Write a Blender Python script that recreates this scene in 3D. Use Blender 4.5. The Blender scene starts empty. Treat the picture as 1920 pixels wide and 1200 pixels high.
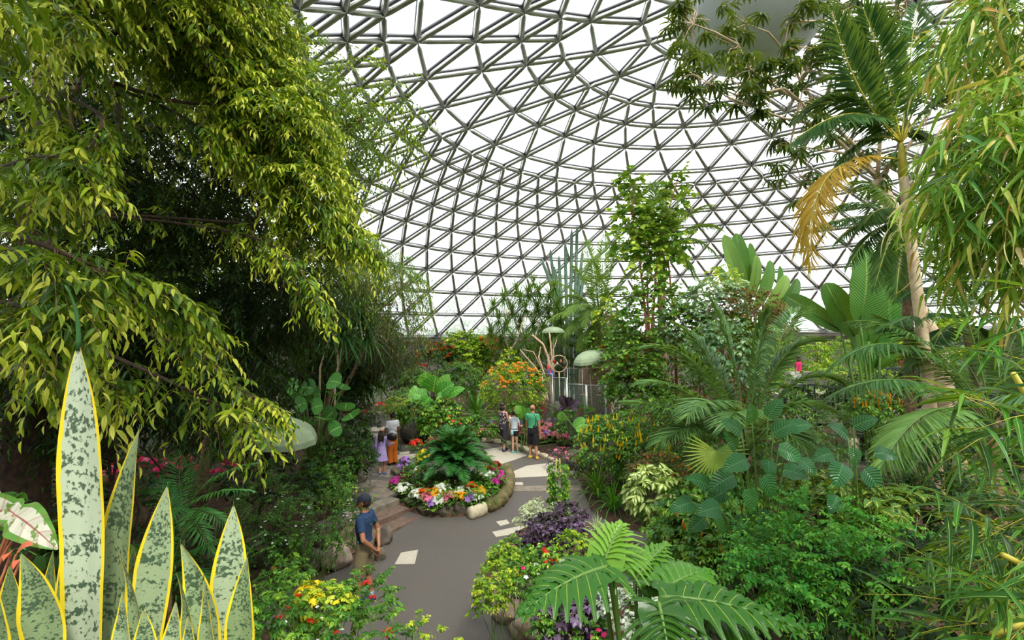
import bpy, bmesh, math, random
import numpy as np
from mathutils import Vector, Matrix
S = bpy.context.scene
C = S.collection
rs = np.random.RandomState(7)
PI = math.pi
# ---------------------------------------------------------------- camera
F_PX, PITCH, ROLL, EYE = 935.6, 0.0374, -0.0133, 4.3
cp_, sp_, cr_, sr_ = math.cos(PITCH), math.sin(PITCH), math.cos(ROLL), math.sin(ROLL)
r0_ = Vector((1, 0, 0)); t0_ = Vector((0, -sp_, cp_)); fw_ = Vector((0, cp_, sp_))
rt_ = cr_*r0_ + sr_*t0_; up_ = -sr_*r0_ + cr_*t0_
cam = bpy.data.cameras.new('camera'); cam.sensor_width = 36; cam.lens = F_PX*36/1920
cam.clip_start = 0.05; cam.clip_end = 500
co = bpy.data.objects.new('camera', cam); C.objects.link(co)
M = Matrix.Identity(4)
for i in range(3):
    M[i][0] = rt_[i]; M[i][1] = up_[i]; M[i][2] = -fw_[i]
M[2][3] = EYE
co.matrix_world = M
S.camera = co
# ---------------------------------------------------------------- light
w = bpy.data.worlds.new('overcast_sky'); S.world = w; w.use_nodes = True
nt = w.node_tree; nt.nodes.clear()
wo = nt.nodes.new('ShaderNodeOutputWorld'); bg = nt.nodes.new('ShaderNodeBackground')
tc = nt.nodes.new('ShaderNodeTexCoord'); sx = nt.nodes.new('ShaderNodeSeparateXYZ')
mr = nt.nodes.new('ShaderNodeMapRange'); mr.inputs[1].default_value = -0.05; mr.inputs[2].default_value = 0.9
mx = nt.nodes.new('ShaderNodeMix'); mx.data_type = 'RGBA'
mx.inputs[6].default_value = (0.86, 0.90, 0.95, 1); mx.inputs[7].default_value = (1.0, 1.0, 1.0, 1)
nt.links.new(tc.outputs['Generated'], sx.inputs[0]); nt.links.new(sx.outputs[2], mr.inputs[0])
nt.links.new(mr.outputs[0], mx.inputs[0]); nt.links.new(mx.outputs[2], bg.inputs[0])
bg.inputs[1].default_value = 2.3
nt.links.new(bg.outputs[0], wo.inputs[0])
sun = bpy.data.lights.new('sun', 'SUN'); sun.energy = 6.5; sun.angle = math.radians(10); sun.color = (1, 0.96, 0.86)
so = bpy.data.objects.new('sun', sun); C.objects.link(so)
so.rotation_euler = (math.radians(33), math.radians(18), 0)
S.view_settings.view_transform = 'Standard'; S.view_settings.look = 'None'
S.view_settings.exposure = 0.3; S.view_settings.gamma = 1.0; S.view_settings.use_curve_mapping = False
S.cycles.max_bounces = 8; S.cycles.diffuse_bounces = 3; S.cycles.glossy_bounces = 3
S.cycles.transmission_bounces = 4; S.cycles.transparent_max_bounces = 12
S.cycles.sample_clamp_indirect = 6; S.cycles.caustics_reflective = False; S.cycles.caustics_refractive = False

# ---------------------------------------------------------------- world <-> photograph
def ray(px, py):
    a, b = px-960.0, 600.0-py
    d = fw_ + rt_*(a/F_PX) + up_*(b/F_PX)
    return d
def W(px, py, y):                       # the point at distance y in front of the camera
    d = ray(px, py); t = y/d.y
    return np.array((d.x*t, y, EYE+d.z*t))
def ss(a, b, x):
    t = min(1, max(0, (x-a)/(b-a))); return t*t*(3-2*t)
def gz(x, y):                           # the garden floor rises gently towards the back
    return 0.35*ss(10.5, 14.3, y) + 0.3*ss(19, 27, y) + 0.6*max(0.0, 4.7-max(y, -2))
def G(px, py, dz=0.0):                  # where that line of sight meets the floor
    d = ray(px, py); z = 0.0
    for _ in range(30):
        t = (z+dz-EYE)/d.z; z = 0.5*z+0.5*gz(d.x*t, d.y*t)
    return np.array((d.x*t, d.y*t, gz(d.x*t, d.y*t)+dz))
def on(x, y, dz=0.0):
    return np.array((x, y, gz(x, y)+dz))
def gx(px, y, dz=0.0):                  # floor point at distance y under image column px
    x = (px-960)/F_PX*y; return on(x, y, dz)

# ---------------------------------------------------------------- mesh builder
def nrm(a):
    a = np.asarray(a, float); return a/np.maximum(np.linalg.norm(a, axis=-1, keepdims=True), 1e-9)
class MB:
    def __init__(s): s.V = []; s.F = []; s.U = []; s.n = 0
    def add(s, v, f, u=None, m=0):
        v = np.asarray(v, float).reshape(-1, 3)
        if u is None: u = np.zeros((len(v), 3)); u[:, 2] = .5
        u = np.asarray(u, float)
        if u.ndim == 0 or u.shape == (): u = np.tile((0, 0, float(u)), (len(v), 1))
        s.V.append(v); s.U.append(u)
        fs = f if isinstance(f, list) and len(f) and hasattr(f[0], '__len__') and not np.isscalar(f[0][0]) and isinstance(f[0], np.ndarray) and f[0].ndim == 2 else [np.asarray(f)]
        for q in fs: s.F.append((q+s.n, m))
        s.n += len(v)
    def inst(s, tpl, R, P, scale, tint, m=0):
        tv, tf, tu = tpl; n = len(P)
        if n == 0: return
        sc = np.asarray(scale, float)
        if sc.ndim == 0: sc = np.full(n, float(sc))
        if sc.ndim == 1: sc = np.repeat(sc[:, None], 3, 1)
        v = np.einsum('nij,nkj->nki', R, tv[None]*sc[:, None, :])+np.asarray(P)[:, None, :]
        u = np.repeat(tu[None], n, 0).copy(); u[:, :, 2] = np.asarray(tint).reshape(-1, 1)*np.ones((n, 1))
        f = (tf[None]+(np.arange(n)*len(tv))[:, None, None]).reshape(-1, tf.shape[1])
        s.add(v.reshape(-1, 3), f, u.reshape(-1, 3), m)
    def build(s, name, mats, parent=None, smooth=True):
        V = np.concatenate(s.V).astype(np.float32); U = np.concatenate(s.U).astype(np.float32)
        if parent is not None: V = V-np.array(WL[parent.name], np.float32)
        me = bpy.data.meshes.new(name)
        lt = np.concatenate([np.full(len(f), f.shape[1]) for f, m in s.F]).astype(np.int32)
        li = np.concatenate([f.reshape(-1) for f, m in s.F]).astype(np.int32)
        mi = np.concatenate([np.full(len(f), m) for f, m in s.F]).astype(np.int32)
        me.vertices.add(len(V)); me.vertices.foreach_set('co', V.reshape(-1))
        me.loops.add(len(li)); me.loops.foreach_set('vertex_index', li)
        me.polygons.add(len(lt)); ls = np.zeros(len(lt), np.int32); ls[1:] = np.cumsum(lt)[:-1]
        me.polygons.foreach_set('loop_start', ls); me.polygons.foreach_set('loop_total', lt)
        me.polygons.foreach_set('material_index', mi)
        me.polygons.foreach_set('use_smooth', np.full(len(lt), smooth))
        at = me.attributes.new('luv', 'FLOAT_VECTOR', 'POINT'); at.data.foreach_set('vector', U.reshape(-1))
        me.update(calc_edges=True)
        for mt in (mats if isinstance(mats, (list, tuple)) else [mats]): me.materials.append(mt)
        o = bpy.data.objects.new(name, me); C.objects.link(o)
        if parent is not None:
            o.parent = parent; WL[o.name] = WL[parent.name]
        else: WL[o.name] = (0, 0, 0)
        return o
    def top(s, name, mats, label, cat, loc=None, group=None, kind=None, smooth=True):   # one-mesh thing, origin at its base
        V = np.concatenate(s.V)
        if loc is None: loc = ((V[:, 0].min()+V[:, 0].max())/2, (V[:, 1].min()+V[:, 1].max())/2, V[:, 2].min())
        s.V = [v-np.array(loc) for v in s.V]
        o = s.build(name, mats, None, smooth); o.location = loc; WL[o.name] = tuple(loc)
        tag(o, label, cat, group, kind); return o
WL = {}
def tag(o, label=None, cat=None, group=None, kind=None):
    if label: o['label'] = label
    if cat: o['category'] = cat
    if group: o['group'] = group
    if kind: o['kind'] = kind
    return o
def thing(name, label, cat, loc, group=None):
    o = bpy.data.objects.new(name, None); C.objects.link(o); o.location = [float(a) for a in loc]
    o.empty_display_size = .1
    WL[o.name] = tuple(float(a) for a in loc); return tag(o, label, cat, group)
def dup(root, loc, rotz=0.0, scale=1.0, label=None, group=None):
    r = root.copy(); C.objects.link(r); r.location = [float(a) for a in loc]; r.rotation_euler = (0, 0, rotz); r.scale = (scale,)*3
    if label: r['label'] = label
    if group: r['group'] = group
    WL[r.name] = tuple(float(a) for a in loc)
    for ch in [o for o in root.children]:
        c = ch.copy(); C.objects.link(c); c.parent = r
        for g in ch.children:
            d = g.copy(); C.objects.link(d); d.parent = c
    return r

# ---------------------------------------------------------------- shapes
def strip(ns, prof, fold=0.12, bend=0.25, wide=True, curl=0.0):
    """leaf along +Y, unit length; prof(t) half width; folded along the midrib, tip bends down"""
    t = np.linspace(0, 1, ns+1); w = np.array([prof(a) for a in t])
    y = t*(1-0.25*bend*t); z = -bend*t*t+0.0*t
    k = 3 if wide else 2
    V = []; U = []
    for i in range(ns+1):
        xs = (-1, 0, 1) if wide else (-1, 1)
        for x in xs:
            V.append((x*w[i], y[i], z[i]+abs(x)*w[i]*fold*4-abs(x)*curl*t[i])); U.append((x, t[i], .5))
    F = []
    for i in range(ns):
        for j in range(k-1):
            a = i*k+j; F.append((a, a+1, a+k+1, a+k))
    return np.array(V, float), np.array(F), np.array(U, float)
def p_oval(wd, pk=.45):
    def f(t): return wd*max(0.02, (math.sin(PI*min(1, t**(math.log(.5)/math.log(pk))))))**.8 if 0 < t < 1 else wd*.02
    return f
def p_lance(wd): return lambda t: wd*(min(1, t*5)**.7)*max(.01, (1-t))**.65*1.15
def p_strap(wd): return lambda t: wd*(min(1, .35+t*3))*(max(.01, 1-t)**.45)
def p_heart(wd): return lambda t: wd*(0.62+.38*min(1, t*5))*max(0.01, 1-t**1.6)**.75 if t > 0 else wd*.35
L_long = strip(4, p_oval(.13, .4), .1, .34)
L_oval = strip(4, p_oval(.27, .4), .1, .22)
L_round = strip(4, p_oval(.44, .45), .06, .15)
L_heart = strip(5, p_heart(.42), .08, .3)
L_blade = strip(4, p_lance(.055), .15, .35)
L_bam = strip(5, p_lance(.075), .1, .28)
L_lo = strip(2, p_oval(.17, .45), .1, .25, False)
L_lor = strip(2, p_oval(.3, .45), .1, .2, False)
L_needle = strip(3, p_lance(.03), .1, .25, False)
L_strap = strip(7, p_strap(.07), .14, .9)
L_leaflet = strip(3, p_lance(.042), .15, .3)
def basis(D, up=(0, 0, 1), jit=0.0):
    D = nrm(D); n = len(D)
    U = np.tile(np.asarray(up, float), (n, 1)) if np.ndim(up) == 1 else np.asarray(up, float)
    if jit: U = U+rs.normal(0, jit, (n, 3))
    X = np.cross(D, U); bad = np.linalg.norm(X, axis=1) < 1e-3; X[bad] = (1, 0, 0)
    X = nrm(X); Z = np.cross(X, D)
    return np.stack([X, D, Z], 2)
def tube(mb, P, r, n=6, m=0, t=.5, cap=True, sq=None):
    P = np.asarray(P, float); k = len(P); r = np.full(k, r) if np.ndim(r) == 0 else np.asarray(r, float)
    T = np.gradient(P, axis=0); T = nrm(T)
    ref = np.array((0, 0, 1.)) if abs(T[0][2]) < .9 else np.array((0, 1., 0))
    V = []; U = []
    for i in range(k):
        x = np.cross(T[i], ref)
        if np.linalg.norm(x) < 1e-4: x = np.array((1., 0, 0))
        x = nrm(x); y = nrm(np.cross(x, T[i])); ref = y
        a = np.arange(n)*2*PI/n
        V.append(P[i]+r[i]*(np.cos(a)[:, None]*x+np.sin(a)[:, None]*y*(sq or 1)))
        U += [(j/n*2-1, i/(k-1), t) for j in range(n)]
    F = [(i*n+j, i*n+(j+1) % n, (i+1)*n+(j+1) % n, (i+1)*n+j) for i in range(k-1) for j in range(n)]
    base = mb.n
    mb.add(np.concatenate(V), np.array(F), np.array(U), m)
    if cap:
        mb.F.append((np.array([[base+j for j in range(n)][::-1]]), m)); mb.F.append((np.array([[base+(k-1)*n+j for j in range(n)]]), m))
def prisms(mb, A, B, ra, rb, m=0, t=.5, n=3):          # many thin straight stems at once
    A = np.asarray(A, float); B = np.asarray(B, float); N = len(A)
    R = basis(B-A); a = np.arange(n)*2*PI/n
    c = np.stack([np.cos(a), np.zeros(n), np.sin(a)], 1)
    ra = np.asarray(ra, float).reshape(-1, 1, 1)*np.ones((N, 1, 1)); rb = np.asarray(rb, float).reshape(-1, 1, 1)*np.ones((N, 1, 1))
    off = np.einsum('nij,kj->nki', R, c)
    V = np.concatenate([A[:, None]+off*ra, B[:, None]+off*rb], 1).reshape(-1, 3)
    f = np.array([(j, (j+1) % n, n+(j+1) % n, n+j) for j in range(n)])
    F = (f[None]+(np.arange(N)*2*n)[:, None, None]).reshape(-1, 4)
    U = np.zeros((len(V), 3)); U[:, 2] = t
    mb.add(V, F, U, m)
def box(mb, c, s, m=0, t=.5, rot=0.0):
    c = np.asarray(c, float); s = np.asarray(s, float)/2
    v = np.array([(x, y, z) for z in (-1, 1) for y in (-1, 1) for x in (-1, 1)])*s
    if rot: v = v@np.array([[math.cos(rot), math.sin(rot), 0], [-math.sin(rot), math.cos(rot), 0], [0, 0, 1]])
    mb.add(v+c, np.array([(0, 2, 3, 1), (4, 5, 7, 6), (0, 1, 5, 4), (2, 6, 7, 3), (0, 4, 6, 2), (1, 3, 7, 5)]), t, m)
def uvs(mb, c, r, nu=16, nv=10, m=0, t=.5, noise=0.0, lim=(0, PI), R=None):
    r = np.ones(3)*np.asarray(r, float); V = []
    for i in range(nv+1):
        th = lim[0]+(lim[1]-lim[0])*i/nv
        for j in range(nu):
            a = 2*PI*j/nu; V.append((math.sin(th)*math.cos(a), math.sin(th)*math.sin(a), math.cos(th)))
    V = np.array(V)*r
    if noise:
        ph = rs.uniform(0, 6, 6); Q = V/r
        d = np.sin(Q[:, 0]*2.7+ph[0])*np.sin(Q[:, 1]*3.1+ph[1])+.6*np.sin(Q[:, 2]*5+ph[2]+Q[:, 0]*4)+.35*np.sin(Q[:, 1]*9+ph[3])*np.sin(Q[:, 0]*8+ph[4])
        V = V*(1+noise*d[:, None])
    if R is not None: V = V@np.asarray(R).T
    F = [(i*nu+j, (i+1)*nu+j, (i+1)*nu+(j+1) % nu, i*nu+(j+1) % nu) for i in range(nv) for j in range(nu)]
    U = np.zeros((len(V), 3)); U[:, 2] = t
    mb.add(V+np.asarray(c, float), np.array(F), U, m)
def rotz(a): return np.array([[math.cos(a), -math.sin(a), 0], [math.sin(a), math.cos(a), 0], [0, 0, 1]])
def poly(name, pts, mat, thick=0.0, parent=None):       # flat piece draped over the floor
    bm = bmesh.new(); vs = [bm.verts.new((p[0], p[1], 0)) for p in pts]; bm.faces.new(vs)
    ys = [p[1] for p in pts]; lift = pts[0][2]-gz(pts[0][0], pts[0][1])
    y = math.ceil(min(ys)*2)/2
    while y < max(ys):
        g = bm.verts[:]+bm.edges[:]+bm.faces[:]
        bmesh.ops.bisect_plane(bm, geom=g, plane_co=(0, y, 0), plane_no=(0, 1, 0)); y += .5
    for v in bm.verts: v.co.z = gz(v.co.x, v.co.y)+lift
    bmesh.ops.recalc_face_normals(bm, faces=bm.faces)
    if bm.faces[:] and bm.faces[0].normal.z < 0: bmesh.ops.reverse_faces(bm, faces=bm.faces)
    if thick:
        r = bmesh.ops.extrude_face_region(bm, geom=bm.faces[:])
        for g in r['geom']:
            if isinstance(g, bmesh.types.BMVert): g.co.z -= thick
        bmesh.ops.recalc_face_normals(bm, faces=bm.faces)
    me = bpy.data.meshes.new(name); bm.to_mesh(me); bm.free(); me.materials.append(mat)
    o = bpy.data.objects.new(name, me); C.objects.link(o)
    if parent: o.parent = parent; o.location = [-a for a in WL[parent.name]]
    WL[o.name] = (0, 0, 0)
    return o

# ---------------------------------------------------------------- materials
def lin(c): return tuple(((x/255+.055)/1.055)**2.4 if x > 10 else x/255/12.92 for x in c)+(1,)
def newmat(name):
    m = bpy.data.materials.new(name); m.use_nodes = True; n = m.node_tree; n.nodes.clear()
    o = n.nodes.new('ShaderNodeOutputMaterial'); p = n.nodes.new('ShaderNodeBsdfPrincipled')
    n.links.new(p.outputs[0], o.inputs[0]); return m, n, o, p
def ramp(n, cols, fac):
    r = n.nodes.new('ShaderNodeValToRGB'); e = r.color_ramp.elements
    while len(e) < len(cols): e.new(.5)
    for k, (pos, c) in enumerate(cols): e[k].position = pos; e[k].color = lin(c)
    n.links.new(fac, r.inputs[0]); return r.outputs[0]
def math_(n, op, a, b=None, c=None):
    k = n.nodes.new('ShaderNodeMath'); k.operation = op
    for i, x in enumerate((a, b, c)):
        if x is None: continue
        if isinstance(x, (int, float)): k.inputs[i].default_value = x
        else: n.links.new(x, k.inputs[i])
    return k.outputs[0]
def mixc(n, f, a, b):
    k = n.nodes.new('ShaderNodeMix'); k.data_type = 'RGBA'
    for i, x in ((0, f), (6, a), (7, b)):
        if isinstance(x, (int, float)): k.inputs[i].default_value = x
        elif isinstance(x, tuple): k.inputs[i].default_value = lin(x)
        else: n.links.new(x, k.inputs[i])
    return k.outputs[2]
def noise(n, sc, det=3, rough=.5, vec=None, out=0):
    k = n.nodes.new('ShaderNodeTexNoise'); k.inputs['Scale'].default_value = sc; k.inputs['Detail'].default_value = det
    k.inputs['Roughness'].default_value = rough
    if vec is not None: n.links.new(vec, k.inputs['Vector'])
    return k.outputs[out]
def objc(n): return n.nodes.new('ShaderNodeTexCoord').outputs['Object']
def bump(n, p, h, st=.3, dist=.02):
    b = n.nodes.new('ShaderNodeBump'); b.inputs['Strength'].default_value = st; b.inputs['Distance'].default_value = dist
    n.links.new(h, b.inputs['Height']); n.links.new(b.outputs[0], p.inputs['Normal']); return b.outputs[0]
def leafmat(name, cols, rough=.42, transl=.35, vein=None, ribs=0, edge=None, spec=.3, vw=.07, blotch=None):
    m, n, o, p = newmat(name)
    a = n.nodes.new('ShaderNodeAttribute'); a.attribute_name = 'luv'
    s = n.nodes.new('ShaderNodeSeparateXYZ'); n.links.new(a.outputs['Vector'], s.inputs[0])
    c = ramp(n, cols, s.outputs[2]); ax = math_(n, 'ABSOLUTE', s.outputs[0])
    if blotch:
        f = noise(n, blotch[1], 4, .65, objc(n)); k = math_(n, 'GREATER_THAN', f, blotch[2]); c = mixc(n, k, c, blotch[0])
    if vein: c = mixc(n, math_(n, 'MULTIPLY', math_(n, 'LESS_THAN', ax, vw), .8), c, vein)
    if edge: c = mixc(n, math_(n, 'GREATER_THAN', ax, edge[1]), c, edge[0])
    if ribs:
        w_ = math_(n, 'SINE', math_(n, 'MULTIPLY', math_(n, 'SUBTRACT', s.outputs[1], math_(n, 'MULTIPLY', ax, .18)), ribs))
        bump(n, p, w_, .35, .01)
        if vein: c = mixc(n, math_(n, 'MULTIPLY', math_(n, 'GREATER_THAN', w_, .93), .35), c, vein)
    n.links.new(c, p.inputs['Base Color']); p.inputs['Roughness'].default_value = rough
    p.inputs['Specular IOR Level'].default_value = spec
    if transl:
        tr = n.nodes.new('ShaderNodeBsdfTranslucent'); n.links.new(mixc(n, .35, c, (200, 225, 40)), tr.inputs[0])
        mxs = n.nodes.new('ShaderNodeMixShader'); mxs.inputs[0].default_value = transl
        n.links.new(p.outputs[0], mxs.inputs[1]); n.links.new(tr.outputs[0], mxs.inputs[2]); n.links.new(mxs.outputs[0], o.inputs[0])
    return m
def solid(name, col, rough=.6, metal=0.0, col2=None, sc=8, bmp=0, det=4, spec=.5, dist=.02, thr=None):
    m, n, o, p = newmat(name); oc = objc(n)
    if col2:
        f = noise(n, sc, det, .6, oc)
        c = ramp(n, [(.35, col), (.65, col2)] if thr is None else [(thr-.03, col), (thr+.03, col2)], f); n.links.new(c, p.inputs['Base Color'])
        if bmp: bump(n, p, f, bmp, dist)
    else:
        p.inputs['Base Color'].default_value = lin(col)
        if bmp: bump(n, p, noise(n, sc, det, .6, oc), bmp, dist)
    p.inputs['Roughness'].default_value = rough; p.inputs['Metallic'].default_value = metal
    p.inputs['Specular IOR Level'].default_value = spec
    return m
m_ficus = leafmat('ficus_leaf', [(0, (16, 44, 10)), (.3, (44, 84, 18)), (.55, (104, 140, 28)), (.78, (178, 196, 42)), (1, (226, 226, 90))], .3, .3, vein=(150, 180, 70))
m_ficusd = leafmat('shade_dark_leaf', [(0, (6, 20, 7)), (.5, (18, 48, 14)), (1, (60, 104, 28))], .55, .15, spec=.18)  # ficus leaf darkened, shade put into the colour; dark shrubs share it
m_green = leafmat('green_leaf', [(0, (18, 56, 14)), (.4, (44, 100, 26)), (.75, (104, 156, 44)), (1, (184, 208, 70))], .4, .3, vein=(150, 190, 90))
m_yg = leafmat('yellow_green_leaf', [(0, (44, 96, 20)), (.5, (116, 160, 34)), (1, (206, 216, 64))], .45, .35)
m_palm = leafmat('palm_leaflet', [(0, (18, 50, 28)), (.4, (58, 104, 52)), (.75, (120, 158, 78)), (.9, (170, 186, 80)), (1, (222, 190, 90))], .42, .25)
m_cycad = leafmat('cycad_leaflet', [(0, (14, 56, 24)), (.5, (38, 104, 44)), (1, (96, 158, 74))], .35, .2)
m_date = leafmat('date_palm_leaflet', [(0, (44, 84, 30)), (.5, (104, 144, 58)), (1, (196, 210, 88))], .45, .3)
m_dying = leafmat('dying_frond_leaflet', [(0, (150, 120, 40)), (.5, (206, 168, 66)), (1, (226, 206, 110))], .55, .3)
m_bam = leafmat('bamboo_leaf', [(0, (24, 70, 20)), (.4, (60, 124, 34)), (.7, (140, 180, 56)), (.85, (212, 200, 90)), (.93, (200, 140, 70)), (1, (232, 214, 150))], .38, .35, vein=(180, 210, 100))
m_banana = leafmat('banana_leaf', [(0, (26, 70, 26)), (.5, (48, 110, 36)), (1, (120, 156, 70))], .45, .22, spec=.3, vein=(170, 196, 90), ribs=150, vw=.04)
m_bigl = leafmat('broad_dark_leaf', [(0, (14, 62, 30)), (.5, (30, 96, 44)), (1, (80, 150, 70))], .26, .2, vein=(80, 140, 80), ribs=60, vw=.04)
m_phil = leafmat('philodendron_leaf', [(0, (22, 62, 14)), (.5, (56, 112, 30)), (1, (126, 172, 64))], .3, .25, vein=(190, 200, 70), vw=.03)
m_alo = leafmat('elephant_ear_leaf', [(0, (36, 100, 30)), (.5, (76, 150, 50)), (1, (130, 190, 90))], .35, .3, vein=(150, 200, 100), ribs=40, vw=.05)
m_purple = leafmat('purple_leaf', [(0, (26, 18, 26)), (.5, (62, 40, 62)), (1, (110, 92, 120))], .3, .1, vein=(130, 80, 130))
m_vari = leafmat('variegated_leaf', [(0, (90, 130, 60)), (1, (150, 180, 100))], .45, .3, edge=((236, 238, 200), .45))
m_varil = leafmat('variegated_broad_leaf', [(0, (70, 120, 40)), (1, (130, 170, 60))], .4, .3, vein=(238, 236, 170), vw=.5)
m_croton = leafmat('croton_leaf', [(0, (26, 70, 20)), (1, (70, 120, 36))], .35, .25, vein=(210, 196, 70), vw=.12, ribs=34)
m_silver = leafmat('silver_leaf', [(0, (120, 140, 120)), (1, (200, 210, 190))], .5, .25)
m_drac = leafmat('dracaena_blade', [(0, (26, 60, 30)), (.5, (60, 108, 54)), (1, (130, 160, 90))], .4, .2)
m_red = leafmat('cordyline_blade', [(0, (110, 20, 40)), (.5, (214, 50, 90)), (1, (240, 120, 130))], .4, .3)
m_brownleaf = leafmat('rust_brown_leaf', [(0, (70, 40, 16)), (.5, (130, 78, 34)), (1, (90, 110, 50))], .5, .2)
m_fern = leafmat('fern_leaf', [(0, (20, 84, 20)), (.5, (54, 136, 36)), (1, (130, 196, 60))], .4, .35)
m_grayg = leafmat('grey_green_leaf', [(0, (40, 80, 50)), (.5, (90, 134, 90)), (1, (160, 190, 140))], .4, .3)
PET = {}
def petal(nm, a, b=None):
    if nm not in PET: PET[nm] = leafmat(nm+'_petal', [(0, a), (1, b or a)], .55, .25)
    return PET[nm]
f_mag = petal('magenta', (176, 20, 120), (226, 70, 190)); f_wht = petal('white', (225, 228, 215), (250, 250, 245)); f_yel = petal('yellow', (248, 214, 14), (254, 236, 70))
f_org = petal('orange', (232, 90, 10), (248, 170, 30)); f_red = petal('red', (200, 16, 20), (236, 50, 40)); f_pnk = petal('pink', (226, 90, 130), (244, 160, 180))
f_lil = petal('lilac', (160, 100, 200), (200, 150, 226)); f_hot = petal('hot_pink', (220, 20, 90), (240, 60, 130)); f_lan = petal('lantana', (220, 40, 10), (250, 190, 30))
m_bark = solid('grey_brown_bark', (96, 74, 54), .85, col2=(150, 122, 92), sc=14, bmp=.5)
m_bark2 = solid('pale_bark', (176, 150, 116), .8, col2=(214, 194, 160), sc=6, bmp=.3)
m_barkr = solid('red_brown_stem', (150, 84, 52), .7, col2=(190, 120, 80), sc=10, bmp=.3)
m_barkd = solid('dark_bark', (44, 32, 24), .9, col2=(80, 60, 44), sc=10, bmp=.6)
m_stem = solid('green_stem', (86, 120, 44), .5)
m_ystem = solid('yellow_stem', (190, 178, 60), .5)
m_drift = solid('driftwood', (176, 140, 108), .8, col2=(214, 186, 156), sc=9, bmp=.4)
m_soil = solid('soil', (48, 36, 26), .95, col2=(92, 66, 44), sc=9, bmp=.8, dist=.05)
m_rock = solid('dark_rock', (70, 62, 52), .8, col2=(122, 112, 98), sc=3.5, bmp=.8, dist=.06, det=8)
m_rockl = solid('pale_rock', (120, 100, 84), .8, col2=(176, 158, 142), sc=4, bmp=.7, dist=.05, det=8)
m_kerb = solid('pale_kerb_stone', (168, 156, 130), .8, col2=(206, 194, 166), sc=6, bmp=.6, dist=.03, det=8)
m_moss = solid('mossy_log_kerb', (70, 70, 30), .85, col2=(126, 112, 72), sc=5, bmp=.7, dist=.03, det=8)
m_log = solid('dark_trunk_fibre', (24, 20, 17), .85, col2=(66, 56, 50), sc=24, bmp=1, dist=.04, det=8)
m_slab = solid('pale_slab', (168, 160, 144), .85, col2=(190, 182, 166), sc=30, bmp=.1)
m_flag = solid('flagstone', (104, 96, 84), .85, col2=(136, 126, 110), sc=5, bmp=.3)
m_riser = solid('brown_step', (92, 74, 62), .85, col2=(120, 98, 84), sc=8, bmp=.3)
m_conc = solid('concrete', (150, 146, 134), .85, col2=(170, 166, 154), sc=3, bmp=.1)
m_gravel = solid('pale_gravel', (150, 136, 120), .9, col2=(190, 176, 158), sc=20, bmp=.6)
m_alu = solid('brushed_aluminium', (176, 176, 170), .3, .9, col2=(196, 196, 190), sc=3)
m_rim = solid('dark_pane_frame', (92, 94, 96), .45, .6)
m_ball = solid('painted_white_globe', (196, 204, 200), .55, col2=(206, 212, 206), sc=2)
def asphalt():
    m, n, o, p = newmat('asphalt'); oc = objc(n)
    a = noise(n, 90, 2, .7, oc); b = noise(n, 1.1, 4, .6, oc)
    c = mixc(n, math_(n, 'MULTIPLY', b, .9), ramp(n, [(.35, (66, 63, 60)), (.7, (104, 100, 95))], a), (92, 84, 76))
    n.links.new(c, p.inputs['Base Color']); p.inputs['Roughness'].default_value = .78; bump(n, p, a, .3, .01); return m
m_asph = asphalt()
def panemat(name, haze, col):
    m, n, o, p = newmat(name)
    t = n.nodes.new('ShaderNodeBsdfTransparent'); t.inputs[0].default_value = (.97, .98, 1, 1)
    tr = n.nodes.new('ShaderNodeBsdfTranslucent'); tr.inputs[0].default_value = lin(col)
    g = n.nodes.new('ShaderNodeBsdfGlossy'); g.inputs['Roughness'].default_value = .05
    x = n.nodes.new('ShaderNodeMixShader'); x.inputs[0].default_value = haze
    n.links.new(t.outputs[0], x.inputs[1]); n.links.new(tr.outputs[0], x.inputs[2])
    y = n.nodes.new('ShaderNodeMixShader'); y.inputs[0].default_value = .04
    n.links.new(x.outputs[0], y.inputs[1]); n.links.new(g.outputs[0], y.inputs[2]); n.links.new(y.outputs[0], o.inputs[0]); return m
m_pane = panemat('clouded_acrylic', .3, (235, 240, 245))
m_screen = panemat('clear_glass_screen', .12, (190, 220, 215))

# ================================================================ the dome
DC = np.array((7.8228, 15.726)); ZB = EYE+.1801; RS = 26.528; ZC = EYE+.1801-15.8128
U64 = 2*PI/64; YAW = -.4616
def dp(co_, az, dr=0.0):                # a point of the dome shell from colatitude and azimuth
    r = (RS+dr)*math.sin(co_); a = az-YAW
    return np.array((DC[0]+r*math.sin(a), DC[1]+r*math.cos(a), ZC+(RS+dr)*math.cos(co_)))
RING = []                               # (colatitude, spacing in units, phase in units)
for c_, k_, p_ in [(.9322, 1, .79), (.8653, 1, .29), (.799, 1, .79), (.7381, 1, .29), (.6811, 1, .79), (.6273, 1, .29), (.5775, 1, .79), (.53, 1, .29), (.4867, 1, .79), (.4474, 1, .31),
                   (.4103, 2, -.16), (.3411, 2, .86), (.2831, 2, -.16), (.2341, 2, .84), (.1942, 4, -.12), (.1269, 4, 2.0), (.0813, 8, 4.15)]:
    RING.append((c_, k_, p_))
def rnodes(i):
    c_, k_, p_ = RING[i]; n = 64//k_
    return [dp(c_, (p_+j*k_)*U64) for j in range(n)], np.array([(p_+j*k_) % 64 for j in range(n)]), n
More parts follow.
